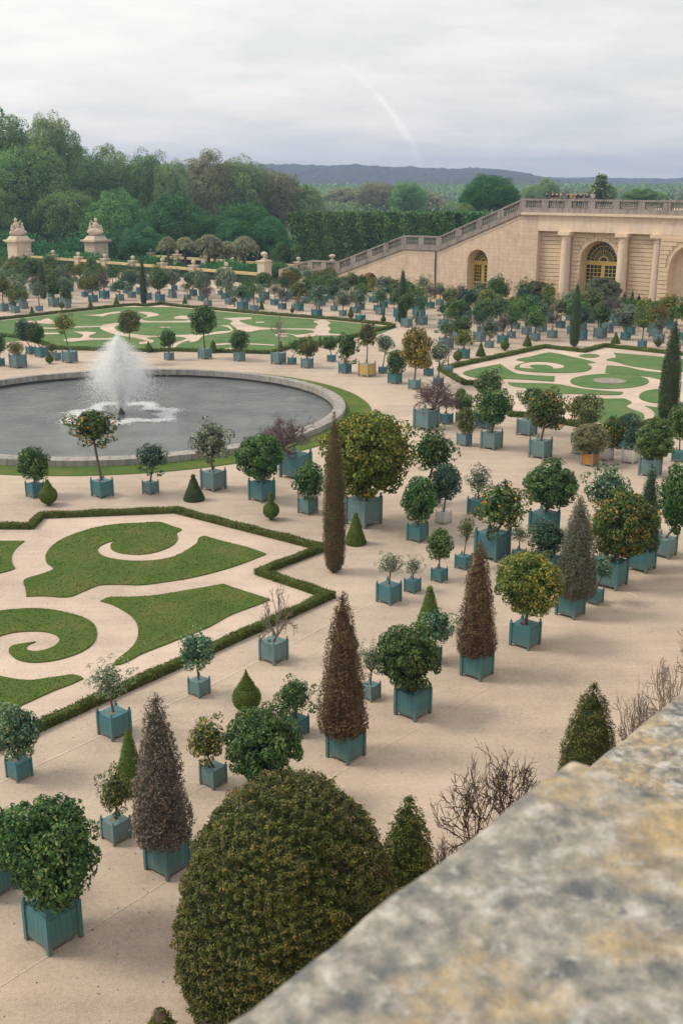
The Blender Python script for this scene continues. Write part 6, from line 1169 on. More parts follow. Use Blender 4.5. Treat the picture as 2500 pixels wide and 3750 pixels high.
def potted(row, near=True, group=None):
    global count
    kind, x, y, side, p4, p5, p6, p7, mat, tub, lab = row
    count += 1
    rz = R(49.3) + random.uniform(-.04, .04)
    root = empty('potted_tree', (x, y, 0), rz); tag(root, lab, 'potted tree', group)
    tm = TUBM[tub]; S = (side, side, side)
    tb = put('tub', T_BODY, root, sc=S, mat=tm)
    d = math.hypot(x, y)
    if d < 150:
        for q in range(4):
            a = q*math.pi/2
            c0 = (-.475*math.cos(a + math.pi/4)*1.4142, -.475*math.sin(a + math.pi/4)*1.4142)
            put('corner_post', T_POST, tb, (c0[0], c0[1], 0), 0, mat=tm)
            pm = tm
            if tub == 'woodframe': pm = M['wood_orange']
            if tub == 'woodtub': pm = M['wood_yellow']
            if d < 46 or tub in ('woodframe', 'woodtub'):
                for k in range(5):
                    off = -.336 + .168*k
                    put('plank', T_PLANK, tb, (off*math.cos(a), off*math.sin(a), random.uniform(-.004, .004)), a, mat=pm)
            else: put('side_panel', T_PANEL, tb, rz=a, mat=pm)
    put('soil', T_SOIL, root, sc=S, mat=random.choice([M['soil'], M['soil'], M['soil_pale']]))
    v = (Matrix.Rotation(-rz, 3, 'Z') @ Vector((1, 0, 0)))
    if kind == 'cone':
        zb, h, a = p5, p6, p7
        fm = {'greygreen': 'greygreenyew', 'darkteal': 'darkteal'}.get(mat, mat)
        put('trunk', TR, root, (0, 0, side*.95), 0, (.06, .06, .5))
        put('foliage', scaled_cone(h, a, count), root, (v.x*p4, v.y*p4, side*.98), random.uniform(0, 6), mat=FOL[fm]); return root
    dx, zc, c, a = p4, p5, p6, p7
    cx, cy = v.x*dx, v.y*dx
    tb_z = side*1.0; z1 = zc - c*.72; tr = max(.028, a*.055)
    if kind in ('bare',):
        z1 = zc - c*.8
    Lh = max(.12, z1 - tb_z)
    q = Vector((cx, cy, z1)) - Vector((0, 0, tb_z)); 
    tmb = put('trunk', TR, root, (0, 0, tb_z), 0, (tr, tr, q.length)); tmb.rotation_mode = 'QUATERNION'; tmb.rotation_quaternion = q.normalized().to_track_quat('Z', 'Y')
    bm = M['twigpurple'] if mat == 'twigpurple' else (M['twig'] if kind == 'bare' else M['bark_dark'])
    if kind == 'bare':
        k = LM['bare'][count % 2]
        kz = 1.45 if mat == 'twig' else 1.0; zc = z1 + .92*c*kz
        put('branches', k, root, (cx, cy, zc), random.uniform(0, 6), (a*.95, a*.95, c*kz), mat=bm)
        if mat == 'twigpurple': [put('branches', LM['bare'][(count+j) % 2], root, (cx, cy, zc), random.uniform(0, 6), (a*(.95 - .1*j), a*(.95 - .1*j), c*(1 - .1*j)), mat=bm) for j in range(1, 4)]
        return root
    if d < 110: put('branches', LM['norm'][count % 3], root, (cx, cy, zc), random.uniform(0, 6), (a*.9, a*.9, c*.72), mat=bm)
    src = CR['big'] if (kind == 'bigbush' or (a > .9 and kind == 'round' and d < 60)) else CR[{'round': 'round', 'loose': 'loose', 'sparse': 'sparse', 'ball': 'ball'}[kind]]
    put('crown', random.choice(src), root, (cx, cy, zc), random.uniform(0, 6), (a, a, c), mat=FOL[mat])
    return root
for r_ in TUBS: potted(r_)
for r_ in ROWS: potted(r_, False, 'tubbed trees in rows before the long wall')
# ------------------------------------------------------------ clipped topiary in the ground, cypresses
def arc(cx_, r, z, a0, a1, n=8): return [(max(.002, cx_ + r*math.cos(a0 + (a1-a0)*i/n)), z + r*math.sin(a0 + (a1-a0)*i/n)) for i in range(n+1)]
def topi(kind, h, r):
    if kind == 'cone': return [(r*.9, 0), (r, .06*h), (r*.52, .5*h), (r*.12, .96*h), (.002, h)]
    if kind == 'ballcone':
        b = r*.22; return [(r*.9, 0), (r, .06*h), (r*.6, .45*h), (r*.25, h - 2*b)] + arc(0, b, h - b, -1.2, 1.57)
    if kind == 'coneball':
        b = r; return [(.12*r, 0)] + arc(0, b, b + .08*h, -1.4, 1.2) + [(r*.35, 2*b + .02), (r*.62, 2*b + .06), (r*.3, h*.8), (.002, h)]
    if kind == 'pear':
        b = r; return [(.10, 0)] + arc(0, b, b + .06, -1.45, .95) + [(r*.56, 2*b*.9 + .06), (r*.42, h*.78), (.12*r, h*.97), (.002, h)]
    if kind == 'bottle':
        b = r; return [(.10, 0)] + arc(0, b, b + .08, -1.45, 1.15) + [(r*.38, 2*b + .05), (r*.42, 2*b + .2*r), (r*.22, h*.82), (r*.25, h*.93), (.002, h)]
    if kind == 'ball':
        zc = h - r; return [(.05, 0), (.05, max(.02, zc - r))] + arc(0, r, zc, -1.5, 1.57)
    if kind == 'egg': return [(r*.5, 0), (r*.95, .25*h), (r, .45*h), (r*.7, .78*h), (.002, h)]
for kind, x, y, h, r, mat, lab in TOPIARY:
    d = math.hypot(x, y); lf = .035 if d < 60 else .07
    me = revolve_leaves('topiary', topi(kind, h, r), 5200 if d < 60 else 1200, lf, 20, .6, .010, .55, .95, .2)
    t = empty('topiary', (x, y, 0), random.uniform(0, 6)); tag(t, lab, 'topiary'); put('foliage', me, t, mat=FOL[mat]); put('stem', TR, t, (0, 0, 0), 0, (.04, .04, .25))
for x, y, h, r, mat, lab in CYPRESS:
    d = math.hypot(x, y)
    pr = [(r*.55, .12*1), (r*.8, .05*h), (r*.98, .16*h), (r, .35*h), (r*.86, .58*h), (r*.6, .78*h), (r*.32, .92*h), (.01, h)]
    me = revolve_leaves('cypress', pr, 16000 if d < 60 else (7000 if d < 80 else 2600), .06 if d < 60 else .11, 20, .35, .03, .7, .9, .9, .03)
    t = empty('cypress', (x, y, 0), random.uniform(0, 6)); tag(t, lab, 'cypress'); put('foliage', me, t, mat=FOL[mat]); put('trunk', TR, t, (0, 0, 0), 0, (.09, .09, .6))
# big yew dome and its small neighbours under the parapet
pr = [(2.05, 0), (2.1, .5), (2.08, 1.2), (2.0, 1.9), (1.85, 2.5), (1.62, 3.1), (1.30, 3.6), (.92, 4.0), (.46, 4.25), (.01, 4.33)]
def yew(name, loc, pr, n, leaf, lab, mat='dome', wob=.02):
    me = revolve_leaves(name, pr, n, leaf, 40, .40, .03, .85, .86 if n > 20000 else .84, .8, wob, .8, .085 if n > 20000 else .05)
    t = empty(name, loc, 0); tag(t, lab, 'yew'); put('foliage', me, t, mat=FOL[mat]); put('trunk', TR, t, (0, 0, 0), 0, (.14, .14, 1.0))
yew('yew_dome', (-1.0, 17.75, 0), pr, 150000, .060, 'huge olive-brown clipped yew dome below the stone parapet')
def cone_pr(r, h): return [(r*.85, 0), (r, .12*h), (r*.92, .35*h), (r*.68, .62*h), (r*.36, .86*h), (.01, h)]
yew('yew_bush', (1.40, 19.9, 0), cone_pr(.62, 2.75), 17000, .055, 'ragged dark pointed yew squeezed between the huge dome and the parapet', 'dome', .05)
yew('yew_bush', (6.35, 24.9, 0), cone_pr(.72, 2.9), 19000, .052, 'dark pointed yew standing behind the parapet corner at right', 'dome', .03)
yew('yew_bush', (-3.2, 15.75, 0), cone_pr(.33, 1.0), 8000, .055, 'little yew tip peeping up at the bottom edge, left of the huge dome', 'dome', .05)
yew('yew_bush', (13.3, 34.6, 0), cone_pr(1.0, 3.3), 19000, .06, 'green-brown yew cut by the right edge above the bare shrubs', 'dome', .03)
# bare shrubs behind the parapet
SH = [limbs('bare_shrub_twigs', 15, .011, 4, 1.0, .70, 0, M['twig'], 2, .76, .25) for _ in range(3)]
def shrub(x, y, s_, h, lab, k, mat='twig'):
    t = empty('bare_shrub', (x, y, 0), random.uniform(0, 6)); tag(t, lab, 'shrub', 'leafless shrubs along the foot of the parapet wall')
    put('twigs', SH[k % 3], t, sc=(s_, s_, h), mat=M['bark_dark'] if mat == 'dark' else M[mat])
shrub(3.0, 22.0, 1.3, 1.95, 'leafless dark shrub with open branches behind the parapet, left half of the pair', 0, 'dark')
shrub(4.1, 23.0, 1.35, 1.9, 'leafless dark shrub behind the parapet, right half of the pair', 1, 'dark')
shrub(2.25, 20.9, .6, 1.0, 'smallest leafless shrub beside the ragged dark yew', 2, 'dark')
shrub(7.9, 25.9, .95, 2.0, 'pale twiggy shrub just right of the pointed yew at the parapet corner', 2)
shrub(9.2, 27.6, 1.1, 2.4, 'dense grey-brown twiggy shrub near the right edge', 0)
shrub(10.6, 29.6, 1.2, 2.6, 'brown twiggy shrub cut by the right edge', 1)
# ------------------------------------------------------------ parapet the photographer leans on
def slab(name, line0, line1, width, ztop, zbot, bev, lab, sub=46):
    a = np.array(line0); b = np.array(line1); u = (b - a); L_ = np.linalg.norm(u); u /= L_; v = np.array([u[1], -u[0]])      # v points towards the camera side
    mb = MB(); nx, ny = sub, max(6, int(sub*width/L_)); rr = np.random.default_rng(4); ph = rr.uniform(0, 6, 6)
    prof = [(0, zbot - ztop), (0, -.30), (0, -bev), (bev*.3, -bev*.3), (bev, 0)] + [(bev + (width - 2*bev)*j/ny, 0) for j in range(1, ny+1)] + [(width - bev*.3, -bev*.3), (width, -bev), (width, zbot - ztop)]
    vs = []
    for i in range(nx+1):
        s_ = L_*i/nx
        for w_, dz in prof:
            n_ = .0016*math.sin(s_*31 + ph[0]) + .002*math.sin(s_*57 + w_*43 + ph[1]) + .0016*math.sin(w_*71 + ph[2]) 
            ww = w_ + (.0012*math.sin(s_*23 + ph[3]) + .0012*math.sin(s_*61 + ph[4]) if w_ < bev*1.1 else 0)
            p = a + u*s_ + v*ww; vs.append((p[0], p[1], ztop + dz + (n_ if dz > -.1 else 0)))
    m_ = len(prof); fs = [(i*m_ + j, i*m_ + j+1, (i+1)*m_ + j+1, (i+1)*m_ + j) for i in range(nx) for j in range(m_-1)]
    fs += [tuple(range(m_))[::-1], tuple(nx*m_ + j for j in range(m_))]
    mb.add(vs, fs); me = mb.mesh(name, [M['lichen']], True); me.set_sharp_from_angle(angle=R(40)) if hasattr(me, 'set_sharp_from_angle') else None
    o = put(name, me); tag(o, lab, 'parapet'); return o
E1 = np.array([math.cos(R(49.3)), math.sin(R(49.3))])
c0 = np.array([.245, 1.050]); slab('parapet_pier', c0 - E1*1.6, c0, 1.1, 14.4, 13.3, .008, 'thick lichen-spotted stone pier top filling the lower right corner')
c1 = np.array([.605, 2.378]); slab('parapet_ledge', c1 - E1*2.6, c1 + E1*5.5, 1.25, 13.62, 12.5, .01, 'lower lichen-covered stone ledge running away beyond the pier at right', 120)
mb = MB(); w0 = np.array([.605 + .06, 2.378 - .05])
a_ = w0 - E1*20; b_ = w0 + E1*60; v_ = np.array([E1[1], -E1[0]])
def tri(p, d, z): q_ = p + v_*d; return (q_[0], q_[1], z)
mb.add([tri(a_, .0, 0), tri(b_, .0, 0), tri(b_, .0, 12.6), tri(a_, .0, 12.6), tri(a_, 40, 0), tri(b_, 40, 0), tri(b_, 40, 12.6), tri(a_, 40, 12.6)], [(0,3,2,1),(3,7,6,2),(4,5,6,7),(0,4,7,3),(1,2,6,5)])
o = put('terrace', mb.mesh('terrace', [M['stone']])); tag(o, kind='structure')
# ------------------------------------------------------------ woods, hedges and trees beyond
BC = [crown('tree_crown', 110, 330, .036, .76, .09, .22, .15, aspect=.8) for _ in range(3)] + [crown('tree_crown', 150, 240, .035, .80, .07, .17, .2, aspect=.8) for _ in range(2)]
FC = [crown('far_crown', 50, 60, .12, .76, .10, .27, .2, aspect=.8) for _ in range(3)]
F_ = 2497; PT = R(16.97)
def zd(Y_, Z_): return Y_*math.cos(PT) - (Z_ - 15)*math.sin(PT)
def tree(name, X_, Y_, zc, a, c, mat, lab, group=None, src=None, k=0, trunk=True):
    t = empty(name, (X_, Y_, 0), random.uniform(0, 6)); tag(t, lab, 'tree', group)
    put('crown', (src or BC)[k % len(src or BC)], t, (0, 0, zc), random.uniform(0, 6), (a, a, c), mat=FOL[mat])
    if trunk: put('trunk', TR, t, (0, 0, 0), 0, (max(.2, a*.07), max(.2, a*.07), max(1, zc)), mat=M['bark'])
WOOD = [  # X, Y, crown centre z, radius, half height, material, label
 (-77.3, 262, 19.6, 9.2, 10.9, 'plane', 'tall green tree at the far left, its lighter top against the sky', None, 1),
 (-65.0, 258, 20.7, 6.3, 9.0, 'planeolive', 'tall tree with yellowish top, second from the left edge', None, 1),
 (-69.6, 250, 12.2, 10.4, 11.6, 'plane', 'broad green tree below the two tallest ones at left', None, 1),
 (-74.1, 235, 6.6, 6.9, 8.6, 'plane', 'dark green tree cut by the left edge behind the left gate pier', None, 1),
 (-63.8, 280, 13.2, 7.5, 10.0, 'plane', 'green tree right of the two tallest ones, between them and the wood', None, 1),
 (-58.1, 290, 12.4, 7.8, 10.8, 'planeolive', 'green tree above the right gate pier, in the wood line', None, 1),
 (-50.0, 290, 11.7, 7.2, 11.1, 'plane', 'green tree in the wood line left of the notch', None, 1),
 (-42.7, 285, 10.8, 5.3, 9.9, 'planeolive', 'rounded tree just left of the notch in the wood line', None, 1),
 (-58.9, 240, 6.0, 7.5, 8.3, 'plane', 'dark green tree between the two gate piers', None, 1),
 (-47.4, 238, 5.2, 7.5, 8.2, 'plane', 'dark green tree right of the right gate pier', None, 1),
 (-35.6, 300, 12.4, 8.7, 9.9, 'planebrown', 'olive-brown domed tree just right of the notch in the wood line', None, 1),
 (-26.9, 305, 11.2, 9.5, 10.1, 'planeolive', 'olive domed tree, second right of the notch', None, 1),
 (-18.4, 310, 9.8, 8.4, 8.8, 'planebrown', 'olive-brown tree, third right of the notch', None, 1),
 (-11.3, 312, 8.6, 5.8, 6.3, 'planeolive', 'last olive tree where the wood slopes down to the valley', None, 1),
 (-33.7, 225, 5.7, 7.5, 6.9, 'planedark', 'broad deep green chestnut before the wood, the largest dark one', None, 1),
 (-37.5, 212, 3.1, 4.9, 3.9, 'planedark', 'low deep green tree at the left foot of the broad chestnut', None, 1),
 (-26.9, 222, 4.2, 5.1, 5.0, 'planedark', 'deep green tree right of the broad chestnut', None, 1),
 (-20.4, 230, 5.0, 6.3, 6.5, 'planedark', 'dark bluish-green tree left of the boxy hedge', None, 1),
 (-20.3, 214, 4.2, 4.0, 4.4, 'planedark', 'bright-edged dark green tree before the dark bluish one', None, 1),
 (-14.0, 220, 3.5, 4.2, 4.9, 'planedark', 'dark tree touching the left end of the boxy hedge', None, 1),
 (-10.3, 196, 1.4, 2.6, 3.2, 'hedge', 'small rounded green tree at the foot of the boxy hedge', None, 1),
 (-10.2, 180, 1.1, 1.9, 1.5, 'hedge', 'bush between the end post and the boxy hedge', None, 1),
 (32.1, 245, 12.7, 5.1, 4.0, 'planedark', 'big deep green tree above the stair balustrade', None, 1),
 (34.7, 240, 11.2, 3.5, 3.2, 'planedark', 'right bulge of green growth beside the big deep green tree', None, 1),
 (27.6, 238, 10.7, 3.5, 3.6, 'planedark', 'left lower green tree beside the big deep green tree', None, 1),
 (25.2, 232, 8.1, 2.9, 2.4, 'planeolive', 'olive tree between the boxy hedge and the big deep green tree', None, 1),
 (22.5, 380, 8.7, 6.6, 6.3, 'plane', 'dark rounded tree standing alone in the valley middle', None, 1),
 (16.8, 520, 8.4, 10.8, 6.6, 'planebrown', 'brownish tree left of the dark rounded valley tree', None, 1),
 (1.3, 560, 5.7, 12.8, 7.0, 'planebrown', 'pale brown tree group in the valley left of centre', None, 1),
 (79.2, 300, 10.9, 5.6, 2.2, 'plane', 'low green tree top showing over the terrace rail at right', None, 1),
 (76.0, 420, 10.8, 5.2, 4.9, 'planeolive', 'bluish tree left of the crowd on the terrace', None, 1),
 (72.9, 430, 9.7, 4.5, 3.9, 'planeolive', 'bluish tree above the top end of the stair balustrade', None, 1),
 (92.4, 400, 10.1, 5.0, 3.6, 'plane', 'greenish tree at the foot of the conifer', None, 1),
 (29.8, 880, 4.3, 7.2, 5.7, 'planeolive', 'fourth from the left of the pale olive tree crowns in the hazy valley wood', 'trees of the hazy valley wood', 0),
 (129.6, 740, 3, 5.2, 7.0, 'planeolive', 'ninth from the left of the pale olive tree crowns in the hazy valley wood', 'trees of the hazy valley wood', 0),
 (97.8, 520, 3, 5.0, 6.8, 'planeolive', 'eleventh from the left of the pale olive tree crowns in the hazy valley wood', 'trees of the hazy valley wood', 0),
 (227.3, 1000, 3, 5.0, 6.9, 'planeolive', 'fourteenth from the left of the pale olive tree crowns in the hazy valley wood', 'trees of the hazy valley wood', 0),
 (25.0, 430, 3, 5.3, 6.0, 'planeolive', 'fifth from the left of the pale olive tree crowns in the hazy valley wood', 'trees of the hazy valley wood', 0),
 (160.5, 740, 3.5, 6.9, 5.6, 'planebrown', 'ninth from the left of the brownish tree crowns in the hazy valley wood', 'trees of the hazy valley wood', 0),
 (120.5, 430, 6.2, 6.0, 5.1, 'planeolive', 'eighteenth from the left of the pale olive tree crowns in the hazy valley wood', 'trees of the hazy valley wood', 0),
 (149.9, 620, 3, 7.0, 5.9, 'planeolive', 'fifteenth from the left of the pale olive tree crowns in the hazy valley wood', 'trees of the hazy valley wood', 0),
 (103.5, 620, 3, 7.3, 6.6, 'planebrown', 'sixth from the left of the brownish tree crowns in the hazy valley wood', 'trees of the hazy valley wood', 0),
 (130.8, 620, 3, 7.2, 5.9, 'planebrown', 'eighth from the left of the brownish tree crowns in the hazy valley wood', 'trees of the hazy valley wood', 0),
 (163.4, 880, 3.5, 4.9, 5.7, 'planeolive', 'tenth from the left of the pale olive tree crowns in the hazy valley wood', 'trees of the hazy valley wood', 0),
 (-10.2, 430, 3.9, 5.0, 5.2, 'planeolive', 'second from the left of the pale olive tree crowns in the hazy valley wood', 'trees of the hazy valley wood', 0),
 (119.5, 430, 3, 6.8, 5.4, 'plane', 'sixth from the left of the green tree crowns in the hazy valley wood', 'trees of the hazy valley wood', 0),
 (202.3, 620, 4.2, 4.8, 5.8, 'planebrown', 'fourteenth from the left of the brownish tree crowns in the hazy valley wood', 'trees of the hazy valley wood', 0),
 (195.8, 620, 3, 5.0, 4.6, 'plane', 'seventh from the left of the green tree crowns in the hazy valley wood', 'trees of the hazy valley wood', 0),
 (32.8, 520, 3, 5.6, 5.7, 'planeolive', 'seventh from the left of the pale olive tree crowns in the hazy valley wood', 'trees of the hazy valley wood', 0),
 (167.1, 880, 3, 4.8, 6.9, 'plane', 'third from the left of the green tree crowns in the hazy valley wood', 'trees of the hazy valley wood', 0),
 (223.7, 740, 3, 6.1, 5.9, 'planeolive', 'twentieth from the left of the pale olive tree crowns in the hazy valley wood', 'trees of the hazy valley wood', 0),
 (216.0, 880, 3, 5.6, 6.0, 'planebrown', 'thirteenth from the left of the brownish tree crowns in the hazy valley wood', 'trees of the hazy valley wood', 0),
 (-34.6, 1000, 3, 5.6, 6.8, 'plane', 'first from the left of the green tree crowns in the hazy valley wood', 'trees of the hazy valley wood', 0),
 (97.2, 430, 3.5, 7.4, 4.6, 'plane', 'fourth from the left of the green tree crowns in the hazy valley wood', 'trees of the hazy valley wood', 0),
 (28.8, 740, 4.7, 6.3, 4.9, 'planebrown', 'third from the left of the brownish tree crowns in the hazy valley wood', 'trees of the hazy valley wood', 0),
 (38.8, 620, 3, 5.3, 6.5, 'planeolive', 'sixth from the left of the pale olive tree crowns in the hazy valley wood', 'trees of the hazy valley wood', 0),
 (102.9, 430, 3, 6.6, 4.8, 'planebrown', 'eleventh from the left of the brownish tree crowns in the hazy valley wood', 'trees of the hazy valley wood', 0),
 (120.1, 620, 3.0, 5.1, 5.6, 'planeolive', 'twelfth from the left of the pale olive tree crowns in the hazy valley wood', 'trees of the hazy valley wood', 0),
 (-11.5, 620, 3, 6.5, 5.1, 'planebrown', 'second from the left of the brownish tree crowns in the hazy valley wood', 'trees of the hazy valley wood', 0),
 (-26.9, 1000, 3, 7.2, 5.6, 'planebrown', 'first from the left of the brownish tree crowns in the hazy valley wood', 'trees of the hazy valley wood', 0),
 (105.3, 430, 3, 5.1, 6.5, 'planebrown', 'twelfth from the left of the brownish tree crowns in the hazy valley wood', 'trees of the hazy valley wood', 0),
 (170.1, 620, 3, 6.4, 6.5, 'plane', 'fifth from the left of the green tree crowns in the hazy valley wood', 'trees of the hazy valley wood', 0),
 (125.0, 740, 4.5, 6.9, 5.2, 'plane', 'second from the left of the green tree crowns in the hazy valley wood', 'trees of the hazy valley wood', 0),
 (115.4, 620, 3, 5.7, 6.8, 'planebrown', 'seventh from the left of the brownish tree crowns in the hazy valley wood', 'trees of the hazy valley wood', 0),
 (14.1, 740, 3, 7.1, 7.0, 'planeolive', 'third from the left of the pale olive tree crowns in the hazy valley wood', 'trees of the hazy valley wood', 0),
 (229.0, 1000, 3, 7.4, 5.9, 'planebrown', 'tenth from the left of the brownish tree crowns in the hazy valley wood', 'trees of the hazy valley wood', 0),
 (240.7, 880, 3, 4.9, 5.1, 'planeolive', 'seventeenth from the left of the pale olive tree crowns in the hazy valley wood', 'trees of the hazy valley wood', 0),
 (289.7, 1000, 3, 5.1, 6.7, 'planeolive', 'nineteenth from the left of the pale olive tree crowns in the hazy valley wood', 'trees of the hazy valley wood', 0),
 (70.6, 430, 3, 4.9, 5.8, 'planebrown', 'fifth from the left of the brownish tree crowns in the hazy valley wood', 'trees of the hazy valley wood', 0),
 (173.5, 880, 3, 4.7, 6.8, 'planeolive', 'thirteenth from the left of the pale olive tree crowns in the hazy valley wood', 'trees of the hazy valley wood', 0),
 (45.6, 620, 3, 6.1, 6.5, 'planeolive', 'eighth from the left of the pale olive tree crowns in the hazy valley wood', 'trees of the hazy valley wood', 0),
 (40.4, 520, 5.3, 7.2, 4.8, 'planebrown', 'fourth from the left of the brownish tree crowns in the hazy valley wood', 'trees of the hazy valley wood', 0),
 (128.3, 520, 3, 4.5, 6.1, 'planeolive', 'sixteenth from the left of the pale olive tree crowns in the hazy valley wood', 'trees of the hazy valley wood', 0),
 (-23.9, 620, 3, 6.4, 5.8, 'planeolive', 'first from the left of the pale olive tree crowns in the hazy valley wood', 'trees of the hazy valley wood', 0),

]
for i, r_ in enumerate(WOOD): tree('tree', r_[0], r_[1], r_[2], r_[3], r_[4], r_[5], r_[6], r_[7], None if r_[8] else FC, i)
# dark undergrowth so that no bare horizon shows under the crowns
def brush(lab, pts, h, n, leaf, mat, thick=3):
    P_ = [np.array(p, float) for p in pts]; Cs = []
    Ls = [np.linalg.norm(b - a) for a, b in zip(P_, P_[1:])]; tot = sum(Ls)
    for a, b, l_ in zip(P_, P_[1:], Ls):
        k = int(n*l_/tot); t = rng.random(k); x = a + (b - a)*t[:, None] + rng.normal(size=(k, 2))*thick; Cs.append(np.c_[x, rng.random(k)**.8*h*(.8 + .3*np.sin(t*l_*.35) + .12*np.sin(t*l_*1.3))])
    C = np.vstack(Cs); me = quads_mesh('undergrowth', leaves(C, np.tile([0, -1.0, .4], (len(C), 1)), leaf, .8, .6), len(C), np.clip(rng.normal(.4, .25, len(C)), 0, 1))
    tag(put('undergrowth', me, mat=FOL[mat]), lab, 'undergrowth', None, 'stuff')
brush('dark leafy undergrowth beneath the wood at the left', [(-90, 226), (-40, 230), (-5, 232)], 4.5, 26000, .4, 'planedark', 2)
brush('dark bushes behind the stone barrier', [(-68, 218), (-50, 203), (-14, 176)], 2.4, 16000, .26, 'planedark', 1.2)
brush('olive scrub filling the valley before the hills', [(-60, 520), (40, 560), (170, 520)], 5, 40000, 1.1, 'planeolive', 20)
brush('far grey-green woodland band below the hills', [(-150, 1150), (120, 1100), (420, 1150)], 10, 40000, 2.4, 'planeolive', 60)
# clipped palisade hedges
def palisade(x, y, ang_, L_, dp, h, lab):
    a = R(ang_); 
    def P3(u_, v_, z): return np.stack([x + np.cos(a)*u_ - np.sin(a)*v_, y + np.sin(a)*u_ + np.cos(a)*v_, z], -1)
    Cs = []; Ns = []
    nfr = int(L_*h*38)
    for n_, fu, fv, fz, nr_ in ((nfr, (0, L_), (0, 0), (0, h), (0, -1, 0)), (int(dp*h*38), (0, 0), (0, dp), (0, h), (-1, 0, 0)), (int(L_*dp*38), (0, L_), (0, dp), (h, h), (0, 0, 1))):
        u_ = rng.uniform(*fu, n_) if fu[0] != fu[1] else np.zeros(n_); v_ = rng.uniform(*fv, n_) if fv[0] != fv[1] else np.zeros(n_); z = rng.uniform(*fz, n_) if fz[0] != fz[1] else np.full(n_, float(h))
        b_ = .28*np.sin(u_*2.1 + z*.5) + .22*np.sin(z*1.3 + u_*.7) + .2*rng.normal(size=n_)
        v_ = v_ + b_*(nr_[1] != 0); u_ = u_ + b_*(nr_[0] != 0); z = z + (b_*.2)*(nr_[2] != 0)
        Cs.append(P3(u_, v_, z)); nn_ = np.array([np.cos(a)*nr_[0] - np.sin(a)*nr_[1], np.sin(a)*nr_[0] + np.cos(a)*nr_[1], nr_[2]]); Ns.append(np.tile(nn_, (n_, 1)))
    C = np.vstack(Cs); Nn = np.vstack(Ns); i_ = .45
    ev = [tuple(P3(u_, v_, z)) for z in (0, h - i_) for u_, v_ in ((i_, i_), (L_ - i_, i_), (L_ - i_, dp - i_), (i_, dp - i_))]
    me = quads_mesh('palisade', leaves(C, Nn, .38, .75, .5, .4, .2), len(C), np.clip(rng.normal(.5, .28, len(C)), 0, 1), (ev, [(0,1,5,4),(1,2,6,5),(2,3,7,6),(3,0,4,7),(4,5,6,7)]))
    tag(put('clipped_hedge', me, mat=FOL['hedge']), lab, 'hedge')
palisade(-8.6, 190.5, -14, 17.5, 9, 9.7, 'tall boxy clipped hedge behind the stairs, the longer left one')
palisade(7.0, 183.5, -10, 11.5, 8, 9.9, 'tall boxy clipped hedge behind the stairs, the shorter right one')
palisade(17.5, 186, -8, 7, 8, 9.8, 'low olive end of the clipped hedge beside the big green tree')
# palms
def palm(x, y, h, r, lab, sd_):
    rr = np.random.default_rng(sd_); t = empty('palm_tree', (x, y, 0)); tag(t, lab, 'palm tree'); put('trunk', TR, t, sc=(.28, .28, h), mat=M['bark'])
    Cs = []; Ns = []
    for i in range(60):
        a = rr.uniform(0, 6.28); e = rr.uniform(-.1, 1.3); L_ = r*rr.uniform(.85, 1.1)
        for k in range(46):
            u = (k + rr.random())/46; rad = L_*u*math.cos(e)*1.0; z = L_*u*math.sin(e) - 1.15*L_*u*u*(.75 if e > .5 else .55)
            w_ = rr.normal()*.16*r*(.3 + u)
            Cs.append((math.cos(a)*rad - math.sin(a)*w_, math.sin(a)*rad + math.cos(a)*w_, h + z - abs(w_)*.8)); Ns.append((math.cos(a)*.3, math.sin(a)*.3, .8))
    C = np.array(Cs); me = quads_mesh('fronds', leaves(C, np.array(Ns), .75, .16, .5), len(C), rr.random(len(C))); put('fronds', me, t, mat=FOL['palm'])
PALMS = [
 (-28.7, 185, 5.4, 1.9, 'leftmost palm behind the barrier, in the row of palms'),
 (-25.9, 185, 5.4, 1.9, 'palm before the slate-roofed house, in the row of palms'),
 (-22.0, 185, 5.6, 3.0, 'largest pale palm with hanging fronds, in the row of palms'),
 (-21.0, 185, 4.5, 2.2, 'lower palm touching the largest one, in the row of palms'),
 (-19.0, 185, 4.8, 1.6, 'slim palm right of the largest one, in the row of palms'),
 (-16.1, 185, 5.4, 2.7, 'umbrella-shaped palm nearest the end post, in the row of palms'),
 (-17.6, 185, 3.8, 1.6, 'short palm between the last two palms, in the row of palms'),

]
for i, (x, y, h, r, lab) in enumerate(PALMS): palm(x, y, h, r, lab, 20 + i)
# lodge roof with two chimneys among the trees
hs = empty('house', (-37.0, 238, 0)); tag(hs, 'small house with blue slate roof and two pale chimneys among the trees', 'house')
mb = MB(); mb.box(-4.5, 5, 0, 6, 0, 2.6); put('walls', mb.mesh('walls', [M['stone_pier']]), hs)
mb = MB(); mb.add([(-5,-.4,2.6),(5.5,-.4,2.6),(5.5,6.4,2.6),(-5,6.4,2.6),(-3.4,3,4.9),(3.9,3,4.9)], [(0,1,5,4),(1,2,5),(2,3,4,5),(3,0,4)]); rf = put('roof', mb.mesh('roof', [M['slate']]), hs)
mb = MB(); mb.box(-.35, .35, -.35, .35, 0, 3.4); mb.box(-.42, .42, -.42, .42, 3.4, 3.6); mb.lathe([(.14, 3.6), (.14, 4.2)], 8); chm = mb.mesh('chimney', [M['stone_pier']])
put('chimney', chm, rf, (-.5, 2, 2.6)); put('chimney', chm, rf, (3.0, 2, 2.9))
